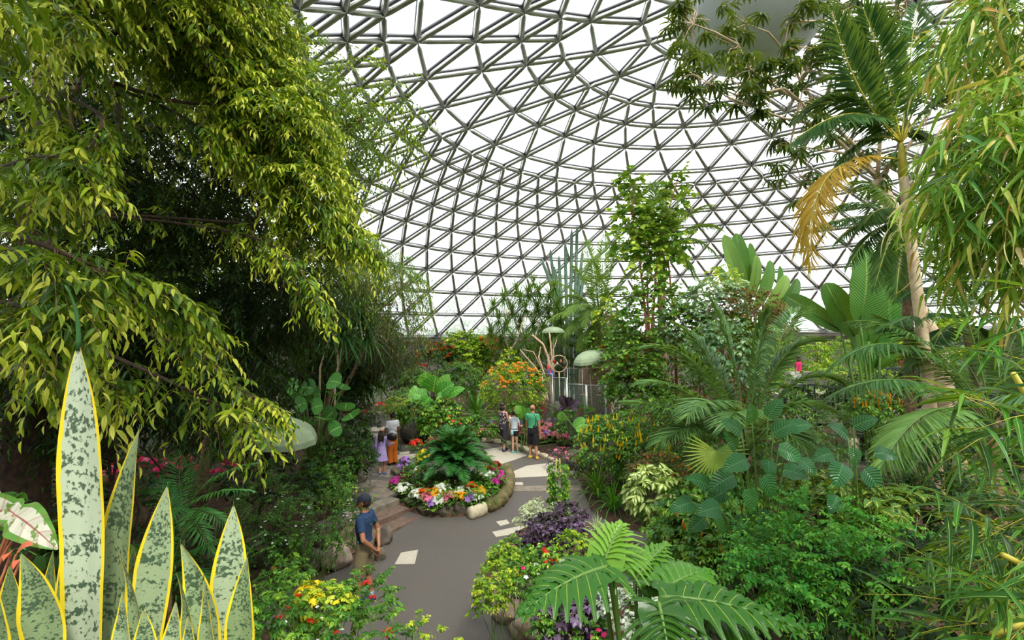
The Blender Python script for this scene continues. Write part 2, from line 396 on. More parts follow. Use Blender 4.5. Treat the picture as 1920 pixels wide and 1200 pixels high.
def frame_strut(mb, a, b, r=.088, m=0):     # round tube crimped flat where it meets the hubs
    d = b-a; L = np.linalg.norm(d); d = d/L
    mid = (a+b)/2; rad = nrm(mid-np.array((DC[0], DC[1], ZC))); s = np.cross(d, rad); n = 10
    V = []; U = []
    for t, w_, h_ in ((0.02, .28, .9), (.07, .4, .95), (.16, 1, 1), (.84, 1, 1), (.93, .4, .95), (.98, .28, .9)):
        for j in range(n):
            an = 2*PI*j/n; V.append(a+d*L*t+s*math.cos(an)*r*w_+rad*math.sin(an)*r*h_); U.append((0, 0, .5))
    F = [(i*n+j, i*n+(j+1) % n, (i+1)*n+(j+1) % n, (i+1)*n+j) for i in range(5) for j in range(n)]
    mb.add(np.array(V), np.array(F), np.array(U), m)
def frame_rim(mb, a, b, m=0):           # the glazing bar outside each tube
    d = nrm(b-a); rad = nrm((a+b)/2-np.array((DC[0], DC[1], ZC))); s = np.cross(d, rad)
    a2 = a+rad*.15; b2 = b+rad*.15; V = []
    for q in (a2, b2):
        for x, y in ((-.05, -.035), (.05, -.035), (.05, .035), (-.05, .035)): V.append(q+s*x+rad*y)
    mb.add(np.array(V), np.array([(0, 1, 5, 4), (1, 2, 6, 5), (2, 3, 7, 6), (3, 0, 4, 7)]), None, m)
edges = []; faces = []
for i in range(len(RING)):
    P, A, n = rnodes(i)
    for j in range(n): edges.append((P[j], P[(j+1) % n]))
    if i+1 < len(RING):
        Q, B, m2 = rnodes(i+1); k1, k2 = RING[i][1], RING[i+1][1]
        dif = lambda a, b: ((a-b+32) % 64)-32
        for j in range(m2):                 # an inner node joins its two nearest outer nodes
            dd = sorted(range(n), key=lambda q: abs(dif(A[q], B[j])))[:2]
            lo, hi = sorted(dd, key=lambda q: dif(A[q], B[j]))
            edges.append((Q[j], P[lo])); edges.append((Q[j], P[hi])); faces.append([P[lo], P[hi], Q[j]])
            nx = (j+1) % m2
            d2 = sorted(range(n), key=lambda q: abs(dif(A[q], B[nx])))[:2]
            lo2 = sorted(d2, key=lambda q: dif(A[q], B[nx]))[0]
            if lo2 == hi: faces.append([P[hi], Q[nx], Q[j]])
            else: faces.append([P[hi], P[lo2], Q[nx], Q[j]])
P, A, n = rnodes(len(RING)-1); apex = dp(0, 0)
for j in range(n): edges.append((P[j], apex)); faces.append([P[j], P[(j+1) % n], apex])
def shown(p):
    v = Vector(p)-Vector((0, 0, EYE)); y = v.dot(fw_)
    if y < .5: return 0
    x = 960+v.dot(rt_)/y*F_PX; q = 600-v.dot(up_)/y*F_PX
    return 1000/y if (500 < x < 1900 and -20 < q < 650) else 0
dome = thing('ceiling', None, None, (DC[0], DC[1], ZB)); dome['kind'] = 'structure'
ed = sorted(edges, key=lambda e: -shown((e[0]+e[1])/2)*np.linalg.norm(e[0]-e[1]))
for e in ed[:100]:
    mb = MB(); frame_strut(mb, *e); frame_rim(mb, *e, 1); mb.build('strut', [m_alu, m_rim], dome)
mb = MB()
for e in ed[100:]: frame_strut(mb, *e); frame_rim(mb, *e, 1)
tag(mb.build('strut', [m_alu, m_rim], dome), kind='stuff')
def pane(mb, f):                        # a shallow acrylic bubble bulging outwards
    c = sum(f)/len(f); rad = nrm(c-np.array((DC[0], DC[1], ZC)))
    V = [p+rad*.17 for p in f]; Mi = [c+(p-c)*.55+rad*.26 for p in f]; V = V+Mi+[c+rad*.3]; k = len(f)
    F4 = [(i, (i+1) % k, k+(i+1) % k, k+i) for i in range(k)]; F3 = [(k+i, k+(i+1) % k, 2*k) for i in range(k)]
    mb.add(np.array(V), [np.array(F4), np.array(F3)])
fd = sorted(faces, key=lambda f: -shown(sum(f)/len(f))*np.linalg.norm(f[0]-f[1]))
for f in fd[:100]:
    mb = MB(); pane(mb, f); mb.build('glass_pane', m_pane, dome)
mb = MB()
for f in fd[100:]: pane(mb, f)
tag(mb.build('glass_pane', m_pane, dome), kind='stuff')
# the globe at the crown of the dome
mb = MB(); gc = dp(0, 0, -.35); uvs(mb, gc, (2.33, 2.33, 1.9), 48, 28)
g_ = thing('ceiling_globe', 'large pale grey globe hanging at the crown of the glass dome', 'globe', gc)
mb.build('shell', m_ball, g_); mb = MB(); tube(mb, [gc+(0, 0, 2.1), gc+(0, 0, 2.6)], .5, 16); mb.build('collar', m_alu, g_)
# ring wall under the dome
mb = MB(); n = 96; V = []; F = []
for j in range(n):
    a = 2*PI*j/n
    for r, z in ((21.25, -.4), (21.25, ZB-.32), (20.9, ZB-.3), (20.9, ZB-.12), (21.7, ZB-.12), (21.7, -.4)):
        V.append((DC[0]+r*math.sin(a), DC[1]+r*math.cos(a), z))
for j in range(n):
    for k in range(5): a = j*6+k; b = ((j+1) % n)*6+k; F.append((a, b, b+1, a+1))
mb.add(np.array(V), np.array(F)); wl = mb.build('wall_back', m_conc, None, False); wl['kind'] = 'structure'
mb = MB()
for j in range(64):
    a0 = (.79+j)*U64-YAW; a1 = a0+U64
    tube(mb, [(DC[0]+21.25*math.sin(a), DC[1]+21.25*math.cos(a), ZB-.03) for a in (a0, a1)], .1, 8)
tr = mb.build('trim_1', m_alu, None); tr['kind'] = 'structure'
mb = MB()
for j in range(96):
    if j % 3 == 0: continue
    a = 2*PI*(j+.5)/96; mb2 = [(DC[0]+21.2*math.sin(a), DC[1]+21.2*math.cos(a), ZB-.75)]
    box(mb, mb2[0], (1.0, .06, .35), rot=-a)
lv = mb.build('trim_2', m_rim, None, False); lv['kind'] = 'structure'

# ================================================================ the floor
V = []; F = []; nx_, ny_ = 96, 96
for j in range(ny_+1):
    for i in range(nx_+1):
        x = DC[0]-24+48*i/nx_; y = DC[1]-24+48*j/ny_; V.append((x, y, gz(x, y)-.02))
F = [(j*(nx_+1)+i, j*(nx_+1)+i+1, (j+1)*(nx_+1)+i+1, (j+1)*(nx_+1)+i) for j in range(ny_) for i in range(nx_)]
mb = MB(); mb.add(np.array(V), np.array(F)); fl = mb.build('floor', m_soil, None); fl['kind'] = 'structure'
# lawn outside the dome
mb = MB(); r0 = 90; mb.add(np.array([(x+DC[0], y+DC[1], -.5) for x, y in ((-r0, -r0), (r0, -r0), (r0, r0), (-r0, r0))]), np.array([(0, 1, 2, 3)]))
mb.top('lawn', solid('grass', (70, 100, 50), .9, col2=(100, 130, 70), sc=1), 'green lawn in the park outside the glass dome', 'lawn', kind='stuff')
def GP(l, dz=0.0): return [G(x, y, dz) for x, y in l]
path = poly('footpath', GP([(540, 1240), (470, 1130), (600, 1085), (700, 1040), (735, 1005), (700, 960), (660, 940), (655, 905), (700, 870), (680, 838), (640, 806), (640, 792), (700, 775), (738, 770), (748, 800), (745, 832), (800, 838),
    (880, 826), (960, 836), (1020, 856), (1075, 880), (1092, 915), (1108, 958), (1150, 985), (1210, 1000), (1245, 1050), (1240, 1100), (1330, 1170), (1420, 1240)], .02), m_asph)
tag(path, 'dark asphalt footpath winding between the planting beds', 'path')
def slab(pts, label, mat=m_slab, dz=.028, grp=None):
    o = poly('paving_slab', GP(pts, dz), mat, .02)
    c = np.mean([tuple(v.co) for v in o.data.vertices], 0)
    for v in o.data.vertices: v.co = Vector(v.co)-Vector(c)
    o.location = c; return tag(o, label, 'paving slab', grp)
slab([(740, 1057.5), (752, 1036), (784, 1030.5), (777.5, 1057)], 'pale diamond slab in the asphalt right of the man in blue')
slab([(930, 978), (950, 974), (956, 981), (938, 986)], 'small pale square slab in the asphalt below the cycad bed')
slab([(923, 997), (975.5, 986), (990, 989), (990, 996), (930, 1006.5)], 'long pale slab running under the purple leaved bed')
slab([(949, 889), (988, 873), (1037, 867), (1075, 870), (1080, 890), (1033, 892), (957, 896)], 'large pale wedge of paving right of the cycad bed')
slab([(905, 843), (940, 838), (990, 853), (962, 863), (932, 872)], 'pale paving patch at the feet of the three visitors')
slab([(966, 904), (980, 904), (981, 909), (966, 909)], 'tiny pale slab just above the grey stripe')
slab([(957, 911), (1088, 910), (1092, 920), (958, 921)], 'grey stripe of paving across the path right of the cycad', m_flag)
slab([(668, 802), (722, 800), (718, 808), (672, 809)], 'upper of two pale stripes across the far path', m_slab)
slab([(688, 813), (716, 812), (714, 818), (692, 819)], 'lower of two pale stripes across the far path', m_slab)
slab([(748, 848), (768, 846), (768, 850), (750, 852)], 'short pale stripe behind the woman in orange trousers', m_slab)
slab([(742, 853), (790, 850), (772, 860), (738, 862)], 'pale stone strip left of the yellow flowers', m_slab)
slab([(697, 874), (735, 872), (742, 886), (728, 895), (700, 890)], 'grey flagstone under the girl in lilac', m_flag)
slab([(664, 905), (700, 899), (730, 902), (742, 925), (716, 934), (660, 928)], 'broad worn flagstone at the top of the steps', m_flag)
# steps up to the left landing
A0 = np.array((-2.76, 11.07)); Bv = np.array((-2.26, 11.87)); dl = nrm(Bv-A0); nn = np.array((-dl[1], dl[0]))
for k, (z, lb) in enumerate(((.13, 'lowest brown stone step left of the cycad bed'), (.26, 'middle brown stone step left of the cycad bed'), (.38, 'top stone step level with the upper landing'))):
    a = A0+nn*.42*k-dl*1.1; b = Bv+nn*.42*k+dl*(.05+.1*k)
    q = [a, b, b+nn*.415, a+nn*.415]; zb = -.01; mb = MB()
    V = [(p[0], p[1], zb) for p in q]+[(p[0], p[1], z) for p in q]
    mb.add(np.array(V), np.array([(3, 2, 1, 0), (4, 5, 6, 7), (0, 1, 5, 4), (1, 2, 6, 5), (2, 3, 7, 6), (3, 0, 4, 7)]))
    o = mb.top('stone_step', m_riser if k < 2 else m_flag, lb, 'step', smooth=False)
    bv = o.modifiers.new('edge', 'BEVEL'); bv.width = .02; bv.segments = 2

# ---------------------------------------------------------------- stones
def stone(p, r, label, mat=m_rock, name='rock', rz=0.0, noise_=.13, grp=None, sink=.3):
    mb = MB(); uvs(mb, (0, 0, 0), r, 28, 18, 0, .5, noise_, R=rotz(rz)); v = mb.V[0]
    for _ in range(9):                      # broken faces
        n_ = nrm(rs.normal(0, 1, 3)+(0, 0, .5)); h = rs.uniform(.68, .86)*np.linalg.norm(n_*np.array(r)); d = v@n_; v = v-np.maximum(0, d-h)[:, None]*n_*.9
    mb.V[0] = v+np.array((p[0], p[1], p[2]+r[2]*(1-sink)))
    return mb.top(name, mat, label, 'rock' if name == 'rock' else 'kerb stone', group=grp)
def kerbrun(pts, label, grp, L=.62, h=.16, wd=.2, mat=m_kerb, cat='kerb stone', name='kerb_stone'):
    P = [np.array(p) for p in pts]; seg = []
    for a, b in zip(P, P[1:]):
        n = max(1, round(np.linalg.norm(b-a)/L))
        for i in range(n): seg.append((a+(b-a)*i/n, a+(b-a)*(i+1)/n))
    for k, (a, b) in enumerate(seg):
        d = b-a; l = np.linalg.norm(d[:2]); an = math.atan2(d[1], d[0]); mb = MB()
        c = (a+b)/2; nu = 16; V = []
        uvs(mb, (c[0], c[1], c[2]+h*.35), (l*.53, wd*.62, h*.75), 20, 10, 0, .5, .05, R=rotz(an))
        v = mb.V[0]-c; q = v@rotz(an)
        q[:, 0] = np.clip(q[:, 0], -l*.485, l*.485); q[:, 1] = np.clip(q[:, 1], -wd*.5, wd*.5); q[:, 2] = np.clip(q[:, 2], -.02, h*(.9+.15*rs.rand()))
        mb.V[0] = q@rotz(an).T+c
        mb.top(name, mat, label, cat, group=grp)
kerbrun(GP([(884, 826), (925, 829), (960, 836), (995, 849), (1030, 863), (1062, 880)]), 'pale kerb stone in the curved edging behind the three visitors', 'kerb stones edging the hydrangea bed')
kerbrun(GP([(660, 788), (700, 780), (736, 772)]), 'pale kerb stone edging the far flower bed on the left', 'kerb stones on the far path', .7)

# ================================================================ plant generators
def blobpts(c, r, n, shell=.45, low=-.8):
    u = nrm(rs.normal(0, 1, (n*2, 3))); u = u[u[:, 2] > low][:n]
    k = (shell+(1-shell)*rs.rand(len(u)))**.6
    return np.asarray(c)+u*k[:, None]*np.asarray(r), u
def foliage(mb, P, D, L, m, tpl, size, spread=.9, droop=.5, tint=.35, young=.35, tvar=.16, mleaf=0, mstem=1, ldroop=.25, stem=.004, aniso=(1, 1)):
    n = len(P)
    if n == 0: return
    D = nrm(D); L = L*rs.uniform(.6, 1.2, n); t = np.linspace(.12, 1, m)
    tb = rs.normal(0, tvar, n)
    Q = P[:, None]+D[:, None]*(L[:, None]*t)[:, :, None]; Q[:, :, 2] -= droop*L[:, None]*t*t
    T = np.repeat(D[:, None], m, 1).copy(); T[:, :, 2] -= 2*droop*t; T = nrm(T)
    Sd = nrm(np.cross(T, np.array((0, 0, 1.))+rs.normal(0, .25, T.shape)))
    sg = np.where(np.arange(m) % 2, 1, -1)[None, :, None]*np.where(np.arange(m) == m-1, .15, 1)[None, :, None]
    ld = nrm(T*(1-spread*.6)+Sd*sg*spread+rs.normal(0, .18, T.shape)+np.array((0, 0, -ldroop)))
    sc = size*rs.uniform(.65, 1.15, (n, m))*(.7+.5*np.sin(PI*np.clip(t, .1, .95)))
    ti = np.clip(tint+tb[:, None]+young*t[None]**3+rs.normal(0, .05, (n, m)), 0, 1)
    s3 = np.stack([sc.ravel()*aniso[0], sc.ravel()*aniso[1], sc.ravel()], 1)
    mb.inst(tpl, basis(ld.reshape(-1, 3), (0, 0, 1), .35), Q.reshape(-1, 3), s3, ti.reshape(-1, 1), mleaf)
    if stem and mstem is not None:
        mid = P+D*(L*.5)[:, None]; mid[:, 2] -= droop*L*.25; e = P+D*L[:, None]; e[:, 2] -= droop*L
        prisms(mb, P, mid, stem, stem*.8, mstem); prisms(mb, mid, e, stem*.8, stem*.3, mstem)
def wobble(a, b, k=6, amp=.06):
    a = np.asarray(a, float); b = np.asarray(b, float); t = np.linspace(0, 1, k)[:, None]; L = np.linalg.norm(b-a)
    n = rs.normal(0, amp*L, (k, 3))*np.sin(PI*t); return a+(b-a)*t+n
def bez(a, c, b, k):
    t = np.linspace(0, 1, k)[:, None]; a, b, c = (np.asarray(q, float) for q in (a, b, c))
    return (1-t)**2*a+2*t*(1-t)*c+t*t*b
def pb(px0, px1, py0, py1, y, ry=None):     # centre and radii of a crown that spans this part of the view
    a = W(px0, py1, y); b = W(px1, py0, y); r = np.array((abs(b[0]-a[0])/2, 0, abs(b[2]-a[2])/2))
    r[1] = ry or max(.3*r[2], r[0]*.8); return (a+b)/2, r
PROTO = {}
def bloom(kind, mat, seed=0):
    key = (kind, mat.name)
    if key in PROTO: return PROTO[key]
    mb = MB(); R = np.random.RandomState(3)
    pt = strip(2, p_oval(.36, .5), .05, .1, False); pn = strip(2, p_oval(.2, .4), .08, .25, False)
    def star(c, nrm_, s, k, tpl, lift, t):
        n_ = nrm(np.array(nrm_, float)); x = nrm(np.cross(n_, (0.3, .2, 1))); y = np.cross(n_, x)
        a = np.arange(k)*2*PI/k+R.rand(); D = np.cos(a)[:, None]*x+np.sin(a)[:, None]*y+n_*lift
        mb.inst(tpl, basis(D, n_), np.tile(c, (k, 1)), s, t)
    if kind == 'head':
        for i in range(26):
            u = nrm(R.normal(0, 1, 3)); u[2] = abs(u[2])*.9+.1; u = nrm(u); star(u*(.8, .8, .62), u, .34, 4, pt, .1, R.rand())
    if kind == 'cluster':
        for i in range(9):
            u = nrm(R.normal(0, 1, 3)); u[2] = abs(u[2]); u = nrm(u); star(u*(.75, .75, .45), u, .55, 5, pt, .2, R.rand())
    if kind == 'star': star((0, 0, 0), (0, -.35, 1), 1, 5, pt, .15, .6); star((0, 0, .03), (0, -.35, 1), .35, 5, pn, .6, 1)
    if kind == 'bract':
        for k in range(2): star((0, 0, k*.08), (0, -.3, 1), 1-.3*k, 7, pn, .15+.3*k, .4+.4*k)
    if kind == 'spike':
        for i in range(9):
            star((0, 0, i*.2), (0, 0, 1), .5*(1-i/11), 4, strip(2, p_oval(.45, .4), .1, -.2, False), 1.0, R.rand())
    if kind == 'daisy': star((0, 0, 0), (0, -.4, 1), 1, 12, pn, .12, .7)
    o = mb.build('bloom_proto', mat); me = o.data; bpy.data.objects.remove(o); PROTO[key] = me; return me
def blooms(parent, pts, kind, mat, size, name='flower', jit=.25):
    me = bloom(kind, mat); w0 = np.array(WL[parent.name])
    for p in pts[:100]:
        o = bpy.data.objects.new(name, me); C.objects.link(o); o.parent = parent; o.location = [float(a) for a in (np.asarray(p)-w0)]
        s = size*rs.uniform(1-jit, 1+jit); o.scale = (s, s, s); o.rotation_euler = (rs.uniform(-.4, .3), rs.uniform(-.35, .35), rs.uniform(0, 6))
def plant(name, label, cat, blobs, n, L, m, tpl, size, mat, stem=m_stem, root=None, fl=None, group=None, shell=.45, stems=5, sr=.012, up=.35, **kw):
    """blobs: (px0, px1, py0, py1, distance[, depth radius]); n sprays per crown"""
    B = [pb(*b) for b in blobs]; cen = np.mean([b[0] for b in B], 0)
    if root is None: root = (cen[0], cen[1])
    rt = on(root[0], root[1]); t = thing(name, label, cat, rt, group); mb = MB(); vol = sum(b[1].prod()**(2/3) for b in B)
    for c, r in B:
        k = max(6, int(n*(r.prod()**(2/3))/vol)); P, u = blobpts(c, r, k, shell)
        P[:, 2] = np.maximum(P[:, 2], rt[2]+.03)
        foliage(mb, P, u+np.array((0, 0, up))+rs.normal(0, .35, u.shape), L, m, tpl, size, **kw)
    mb.build('foliage', [mat, stem], t); mb = MB()
    for c, r in B:
        for k in range(stems):
            e = c+rs.uniform(-.6, .6, 3)*r; s = rt+np.array((*rs.uniform(-.12, .12, 2), -.03)); tube(mb, wobble(s, e, 6, .05), np.linspace(sr, sr*.4, 6), 6)
    mb.build('stem', stem, t)
    for f in (fl or []):
        kind, fm, size_, cnt = f[:4]
        pts = []
        for _ in range(cnt):
            c, r = B[rs.randint(len(B))]; u = nrm(rs.normal(0, 1, 3)); u[2] = abs(u[2])*.9; u[1] = -abs(u[1]) if rs.rand() < .75 else u[1]; pts.append(c+nrm(u)*r*rs.uniform(.95, 1.08))
        blooms(t, pts, kind, fm, size_, f[4] if len(f) > 4 else 'flower')
    return t
def frond(mb, a, c, b, nl=34, ll=.45, hang=.35, s0=.18, tint=.4, w=1.0, fan=1.0, tpl=None, rr=.014, vv=.25, tv=.08, mk=1, roll=.55):
    k = 14; P = bez(a, c, b, k); L = np.linalg.norm(np.diff(P, axis=0), axis=1).sum()
    tube(mb, P, np.linspace(rr, rr*.25, k), 5, mk)
    t = np.linspace(s0, .995, nl); i = t*(k-1); i0 = np.minimum(i.astype(int), k-2); f = (i-i0)[:, None]
    Q = P[i0]*(1-f)+P[i0+1]*f; T = nrm(P[i0+1]-P[i0])
    Sd = np.cross(T, (0, 0, 1.)); bad = np.linalg.norm(Sd, axis=1) < .25; Sd[bad] = Sd[~bad].mean(0) if (~bad).any() else (1, 0, 0)
    Sd = nrm(Sd); N = np.cross(Sd, T); ang = (1.25-.95*((t-s0)/(1-s0)))*fan
    for sg in (-1, 1):
        D = T*np.cos(ang)[:, None]+Sd*sg*np.sin(ang)[:, None]+N*vv+np.array((0, 0, -hang))+rs.normal(0, .05, T.shape)
        l = ll*(np.sin(PI*np.clip(.12+.82*(t-s0)/(1-s0), 0, 1))**.6)*rs.uniform(.9, 1.08, nl)
        sc = np.stack([l*w, l, l], 1)
        mb.inst(tpl or L_leaflet, basis(D, N+Sd*sg*-roll+rs.normal(0, .25, N.shape)), Q, sc, np.clip(tint+rs.normal(0, tv, (nl, 1)), 0, 1))
def palm(name, label, fr, trunk=None, mat=m_palm, stem=m_stem, trunkmat=m_bark, loc=None, group=None, cat='palm', shaft=None, **kw):
    """fr: list of (a, c, b) world curves, each one a frond of its own"""
    t = thing(name, label, cat, loc, group)
    for q in fr:
        k2 = dict(kw); 
        if len(q) > 3: k2.update(q[3])
        mt = k2.pop('mat', mat); mb = MB(); frond(mb, *q[:3], **k2); mb.build('frond', [mt, stem], t)
    if trunk:
        mb = MB(); P, r = trunk; P = np.array(P, float)
        tt = np.linspace(0, 1, 40); Pi = np.stack([np.interp(tt, np.linspace(0, 1, len(P)), P[:, i]) for i in range(3)], 1)
        ri = np.interp(tt, np.linspace(0, 1, len(P)), r)*(1+.05*(np.arange(40) % 2)); tube(mb, Pi, ri, 14); mb.build('trunk', trunkmat, t)
    if shaft: mb = MB(); tube(mb, shaft[0], shaft[1], 12); mb.build('crownshaft', stem, t)
    return t
def rosette_fronds(c, n, L, e0=(.2, 1.2), arch=.5, jit=.15, lean=None):
    out = []
    for i in range(n):
        a = i*2.399963+rs.uniform(-jit, jit); el = e0[0]+(e0[1]-e0[0])*((i+.5)/n); l = L*rs.uniform(.85, 1.1)
        h = np.array((math.cos(a), math.sin(a), 0.))
        b = c+h*l*math.cos(el)*1.0+np.array((0, 0, l*math.sin(el)*.8-arch*l*math.cos(el)*.5))
        m_ = c+h*l*.45*math.cos(el)+np.array((0, 0, l*.55*math.sin(el)+arch*l*.35)); out.append((c, m_, b))
    return out
def blade(mb, a, c, b, wd, prof, n=12, up=(0, -1, .2), fold=.1, wave=0.0, tint=.5, m=0, k=5, twist=0.0, curl=0.0):
    P = bez(a, c, b, n+1); T = nrm(np.gradient(P, axis=0)); V = []; U = []; upv = np.asarray(up, float)
    xs = np.linspace(-1, 1, k)
    for i in range(n+1):
        t = i/n; s = np.cross(T[i], upv)
        if np.linalg.norm(s) < 1e-3: s = np.array((1., 0, 0))
        s = nrm(s); N = np.cross(s, T[i]); an = twist*t
        s, N = s*math.cos(an)+N*math.sin(an), N*math.cos(an)-s*math.sin(an); w_ = wd*prof(t)
        for x in xs:
            V.append(P[i]+s*x*w_+N*(abs(x)*fold*w_+wave*w_*math.sin(t*17+x*3+twist)*abs(x)-curl*t*t*abs(x)*w_)); U.append((x, t, tint))
    F = [(i*k+j, i*k+j+1, (i+1)*k+j+1, (i+1)*k+j) for i in range(n) for j in range(k-1)]
    mb.add(np.array(V), np.array(F), np.array(U), m)
PR_BAN = lambda t: (math.sin(PI*min(1, max(0, t*.97+.03)))**.42) if t < 1 else .05
PR_STRAP = lambda t: (.45+.55*min(1, t*4))*max(.02, 1-t)**.5
PR_LANCE = lambda t: min(1, .3+t*3)*max(.02, 1-t)**.8
PR_HEART = lambda t: (.55+.45*min(1, t*4))*max(.02, 1-t**2.2)**.8
def rosette(mb, c, n, L, wd, e0=(.15, 1.35), arch=.6, prof=PR_STRAP, tint=.5, k=3, ns=8, fold=.2, m=0, tv=.12, a0=0):
    for i in range(n):
        a = a0+i*2.399963; el = e0[0]+(e0[1]-e0[0])*((i+.5)/n)+rs.uniform(-.1, .1); l = L*rs.uniform(.8, 1.15)
        h = np.array((math.cos(a), math.sin(a), 0.)); b = c+h*l*math.cos(el)+np.array((0, 0, l*math.sin(el)-arch*l*math.cos(el)**1.5*.7))
        mid = c+h*l*.45*math.cos(el)+np.array((0, 0, l*.6*math.sin(el)+arch*l*.25))
        blade(mb, c, mid, b, wd*rs.uniform(.85, 1.1), prof, ns, (0, 0, 1), fold, 0, min(1, max(0, tint+rs.normal(0, tv))), m, k)
def tuft(name, label, cat, p, n, L, wd, mat, group=None, **kw):
    t = thing(name, label, cat, p, group); mb = MB(); rosette(mb, np.array(p)+(0, 0, .02), n, L, wd, **kw); mb.build('foliage', mat, t); return t

# ================================================================ the big weeping fig on the left
fig = thing('weeping_fig', 'huge weeping fig with glossy drooping leaves filling the left side', 'tree', on(-6.4, 6.4))
mb = MB()
def px(l): return [W(*q) for q in l]
LIMBS = [
    [(-150, 260, 6), (60, 150, 5), (210, 155, 4.6), (330, 210, 4.7), (390, 245, 4.8), (460, 290, 5), (540, 335, 5.2), (610, 400, 5.3)],
    [(210, 155, 4.6), (340, 198, 4.8), (450, 190, 5.1), (490, 193, 5.3), (530, 212, 5.5), (575, 240, 5.6)],
    [(60, 150, 5), (200, 60, 4.6), (300, 50, 4.8), (400, 60, 5.2), (470, 70, 5.6), (510, 110, 5.8)],
    [(-150, 260, 6), (-20, 60, 4.2), (60, 20, 3.4), (130, 25, 3.0)], [(-150, 420, 5), (-40, 330, 3.6), (40, 300, 3.2), (110, 290, 3.1), (140, 310, 3.1)],
    [(-150, 420, 5), (0, 430, 3.2), (110, 470, 2.9), (200, 510, 3.1), (300, 545, 3.4), (410, 590, 3.8)],
    [(-150, 420, 5), (30, 470, 2.7), (90, 490, 2.6), (130, 560, 2.6)], [(-150, 600, 4), (10, 560, 2.8), (60, 590, 2.7), (80, 640, 2.7)],
    [(-100, 700, 4), (60, 690, 3.3), (170, 700, 3.1), (220, 730, 3.0)], [(-150, 420, 6), (200, 400, 6), (420, 430, 5.6), (500, 450, 5.2), (560, 500, 5), (600, 570, 5)],
    [(200, 400, 6), (480, 420, 5.8), (600, 430, 5.6), (660, 445, 5.6), (705, 470, 5.7)], [(200, 600, 6), (380, 660, 5), (450, 730, 4.8), (520, 770, 4.8)],
    [(150, 640, 5), (330, 720, 4.2), (410, 760, 4.1), (470, 800, 4.1)], [(60, 150, 5), (110, 210, 4.2), (120, 250, 4)], [(60, 150, 5), (200, 215, 4.0), (170, 280, 3.8), (130, 310, 3.7)],
    [(210, 155, 4.6), (225, 210, 4.3), (215, 270, 4.2), (200, 310, 4.2)], [(150, 640, 5), (250, 560, 4.2), (330, 600, 4.1), (400, 640, 4.2)]]
for l in LIMBS:
    P = np.array(px(l)); tt = np.linspace(0, len(P)-1, 14); P = np.stack([np.interp(tt, range(len(P)), P[:, i]) for i in range(3)], 1)
    P[1:-1] = (P[:-2]+2*P[1:-1]+P[2:])/4
    tube(mb, P, np.linspace(.02, .004, 14), 6)
trk = [on(-6.4, 6.4, -.1), (-6.2, 6.4, 1.4), (-6.0, 6.2, 2.8), (-5.9, 6.1, 4.2), (-5.8, 6, 6.0), (-5.6, 6, 7.5)]
tube(mb, trk, [.34, .26, .24, .2, .15, .08], 12)
for q in ((-4.6, 5.4, 7.6), (-6.8, 4.6, 6.2)): tube(mb, wobble(trk[3], q, 7, .03), np.linspace(.1, .02, 7), 8)
mb.build('trunk', m_barkd, fig)
mb = MB()
for l in LIMBS:                            # leafy sprays along the visible limbs
    P = np.array(px(l)); L = np.linalg.norm(np.diff(P, axis=0), axis=1).sum(); lo = l[-1][1] > 300; n = int((13 if lo else 26)*L)+6
    u = rs.rand(n)**.6*(len(P)-1); i = np.minimum(u.astype(int), len(P)-2); f = (u-i)[:, None]
    Q = P[i]*(1-f)+P[i+1]*f; T = nrm(P[i+1]-P[i]); D = nrm(T+rs.normal(0, .6, T.shape)+(0, 0, -.15))
    foliage(mb, Q, D, .34, 11, L_long, .11 if lo else .1, .85, .5, .4 if lo else .5, .5, .2, ldroop=.3, stem=.003)
BL = [(-260, 170, -300, 80, 3.6, .9, 560), (120, 430, -200, 150, 4.6, 1.0, 900), (300, 510, -120, 180, 5.6, 1.2, 1200), (440, 590, 130, 320, 6.0, 1.0, 700), (540, 625, 290, 420, 5.8, .8, 360), (440, 600, 200, 300, 5.6, .8, 380),
      (540, 660, 400, 480, 6.0, .6, 200), (-120, 100, 300, 400, 3.9, .5, 120), (-120, 20, 440, 640, 3.2, .5, 90)]
for b in BL:
    c, r = pb(*b[:6]); P, u = blobpts(c, r, b[6], .3)
    foliage(mb, P, u+(0.3, -.2, .1)+rs.normal(0, .4, u.shape), .34, 11, L_long, .105, .85, .5, .42, .5, .2, ldroop=.3, stem=.003)
# extra crown overhead and left, added to block light, mostly out of view
for c, r, n in (((-2.6, 1.2, 7.2), (2.0, 1.5, .6), 800), ((-5.8, 6.5, 5.6), (1.4, 3.4, 1.6), 1000), ((-3.8, 8, 8.0), (2.4, 2.4, .8), 900), ((-3.3, 1.2, 6.0), (1.3, 1.6, .9), 450)):
    P, u = blobpts(c, r, n, .3, -1); foliage(mb, P, u+rs.normal(0, .4, u.shape), .45, 9, L_long, .115, .85, .5, .35, .4, .15, stem=0)
mb.build('foliage', [m_ficus, m_bark], fig)
mb = MB()                                   # inner foliage, shade put into its darker leaf colour
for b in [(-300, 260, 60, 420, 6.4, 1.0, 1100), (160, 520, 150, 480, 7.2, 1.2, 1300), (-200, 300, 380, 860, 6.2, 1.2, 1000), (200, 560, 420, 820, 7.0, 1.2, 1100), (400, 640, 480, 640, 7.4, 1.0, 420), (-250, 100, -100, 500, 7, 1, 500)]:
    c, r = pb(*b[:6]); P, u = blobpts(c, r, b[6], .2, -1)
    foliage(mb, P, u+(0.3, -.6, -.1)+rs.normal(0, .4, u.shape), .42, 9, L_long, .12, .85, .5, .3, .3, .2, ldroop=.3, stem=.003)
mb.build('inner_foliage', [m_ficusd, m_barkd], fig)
mb = MB()
for q in range(9):                          # hanging roots
    x = rs.uniform(-6.5, -4.8); y = rs.uniform(6.6, 8); tube(mb, wobble((x, y, 4.6), (x+rs.uniform(-.2, .2), y, gz(x, y)), 8, .02), .02, 5)
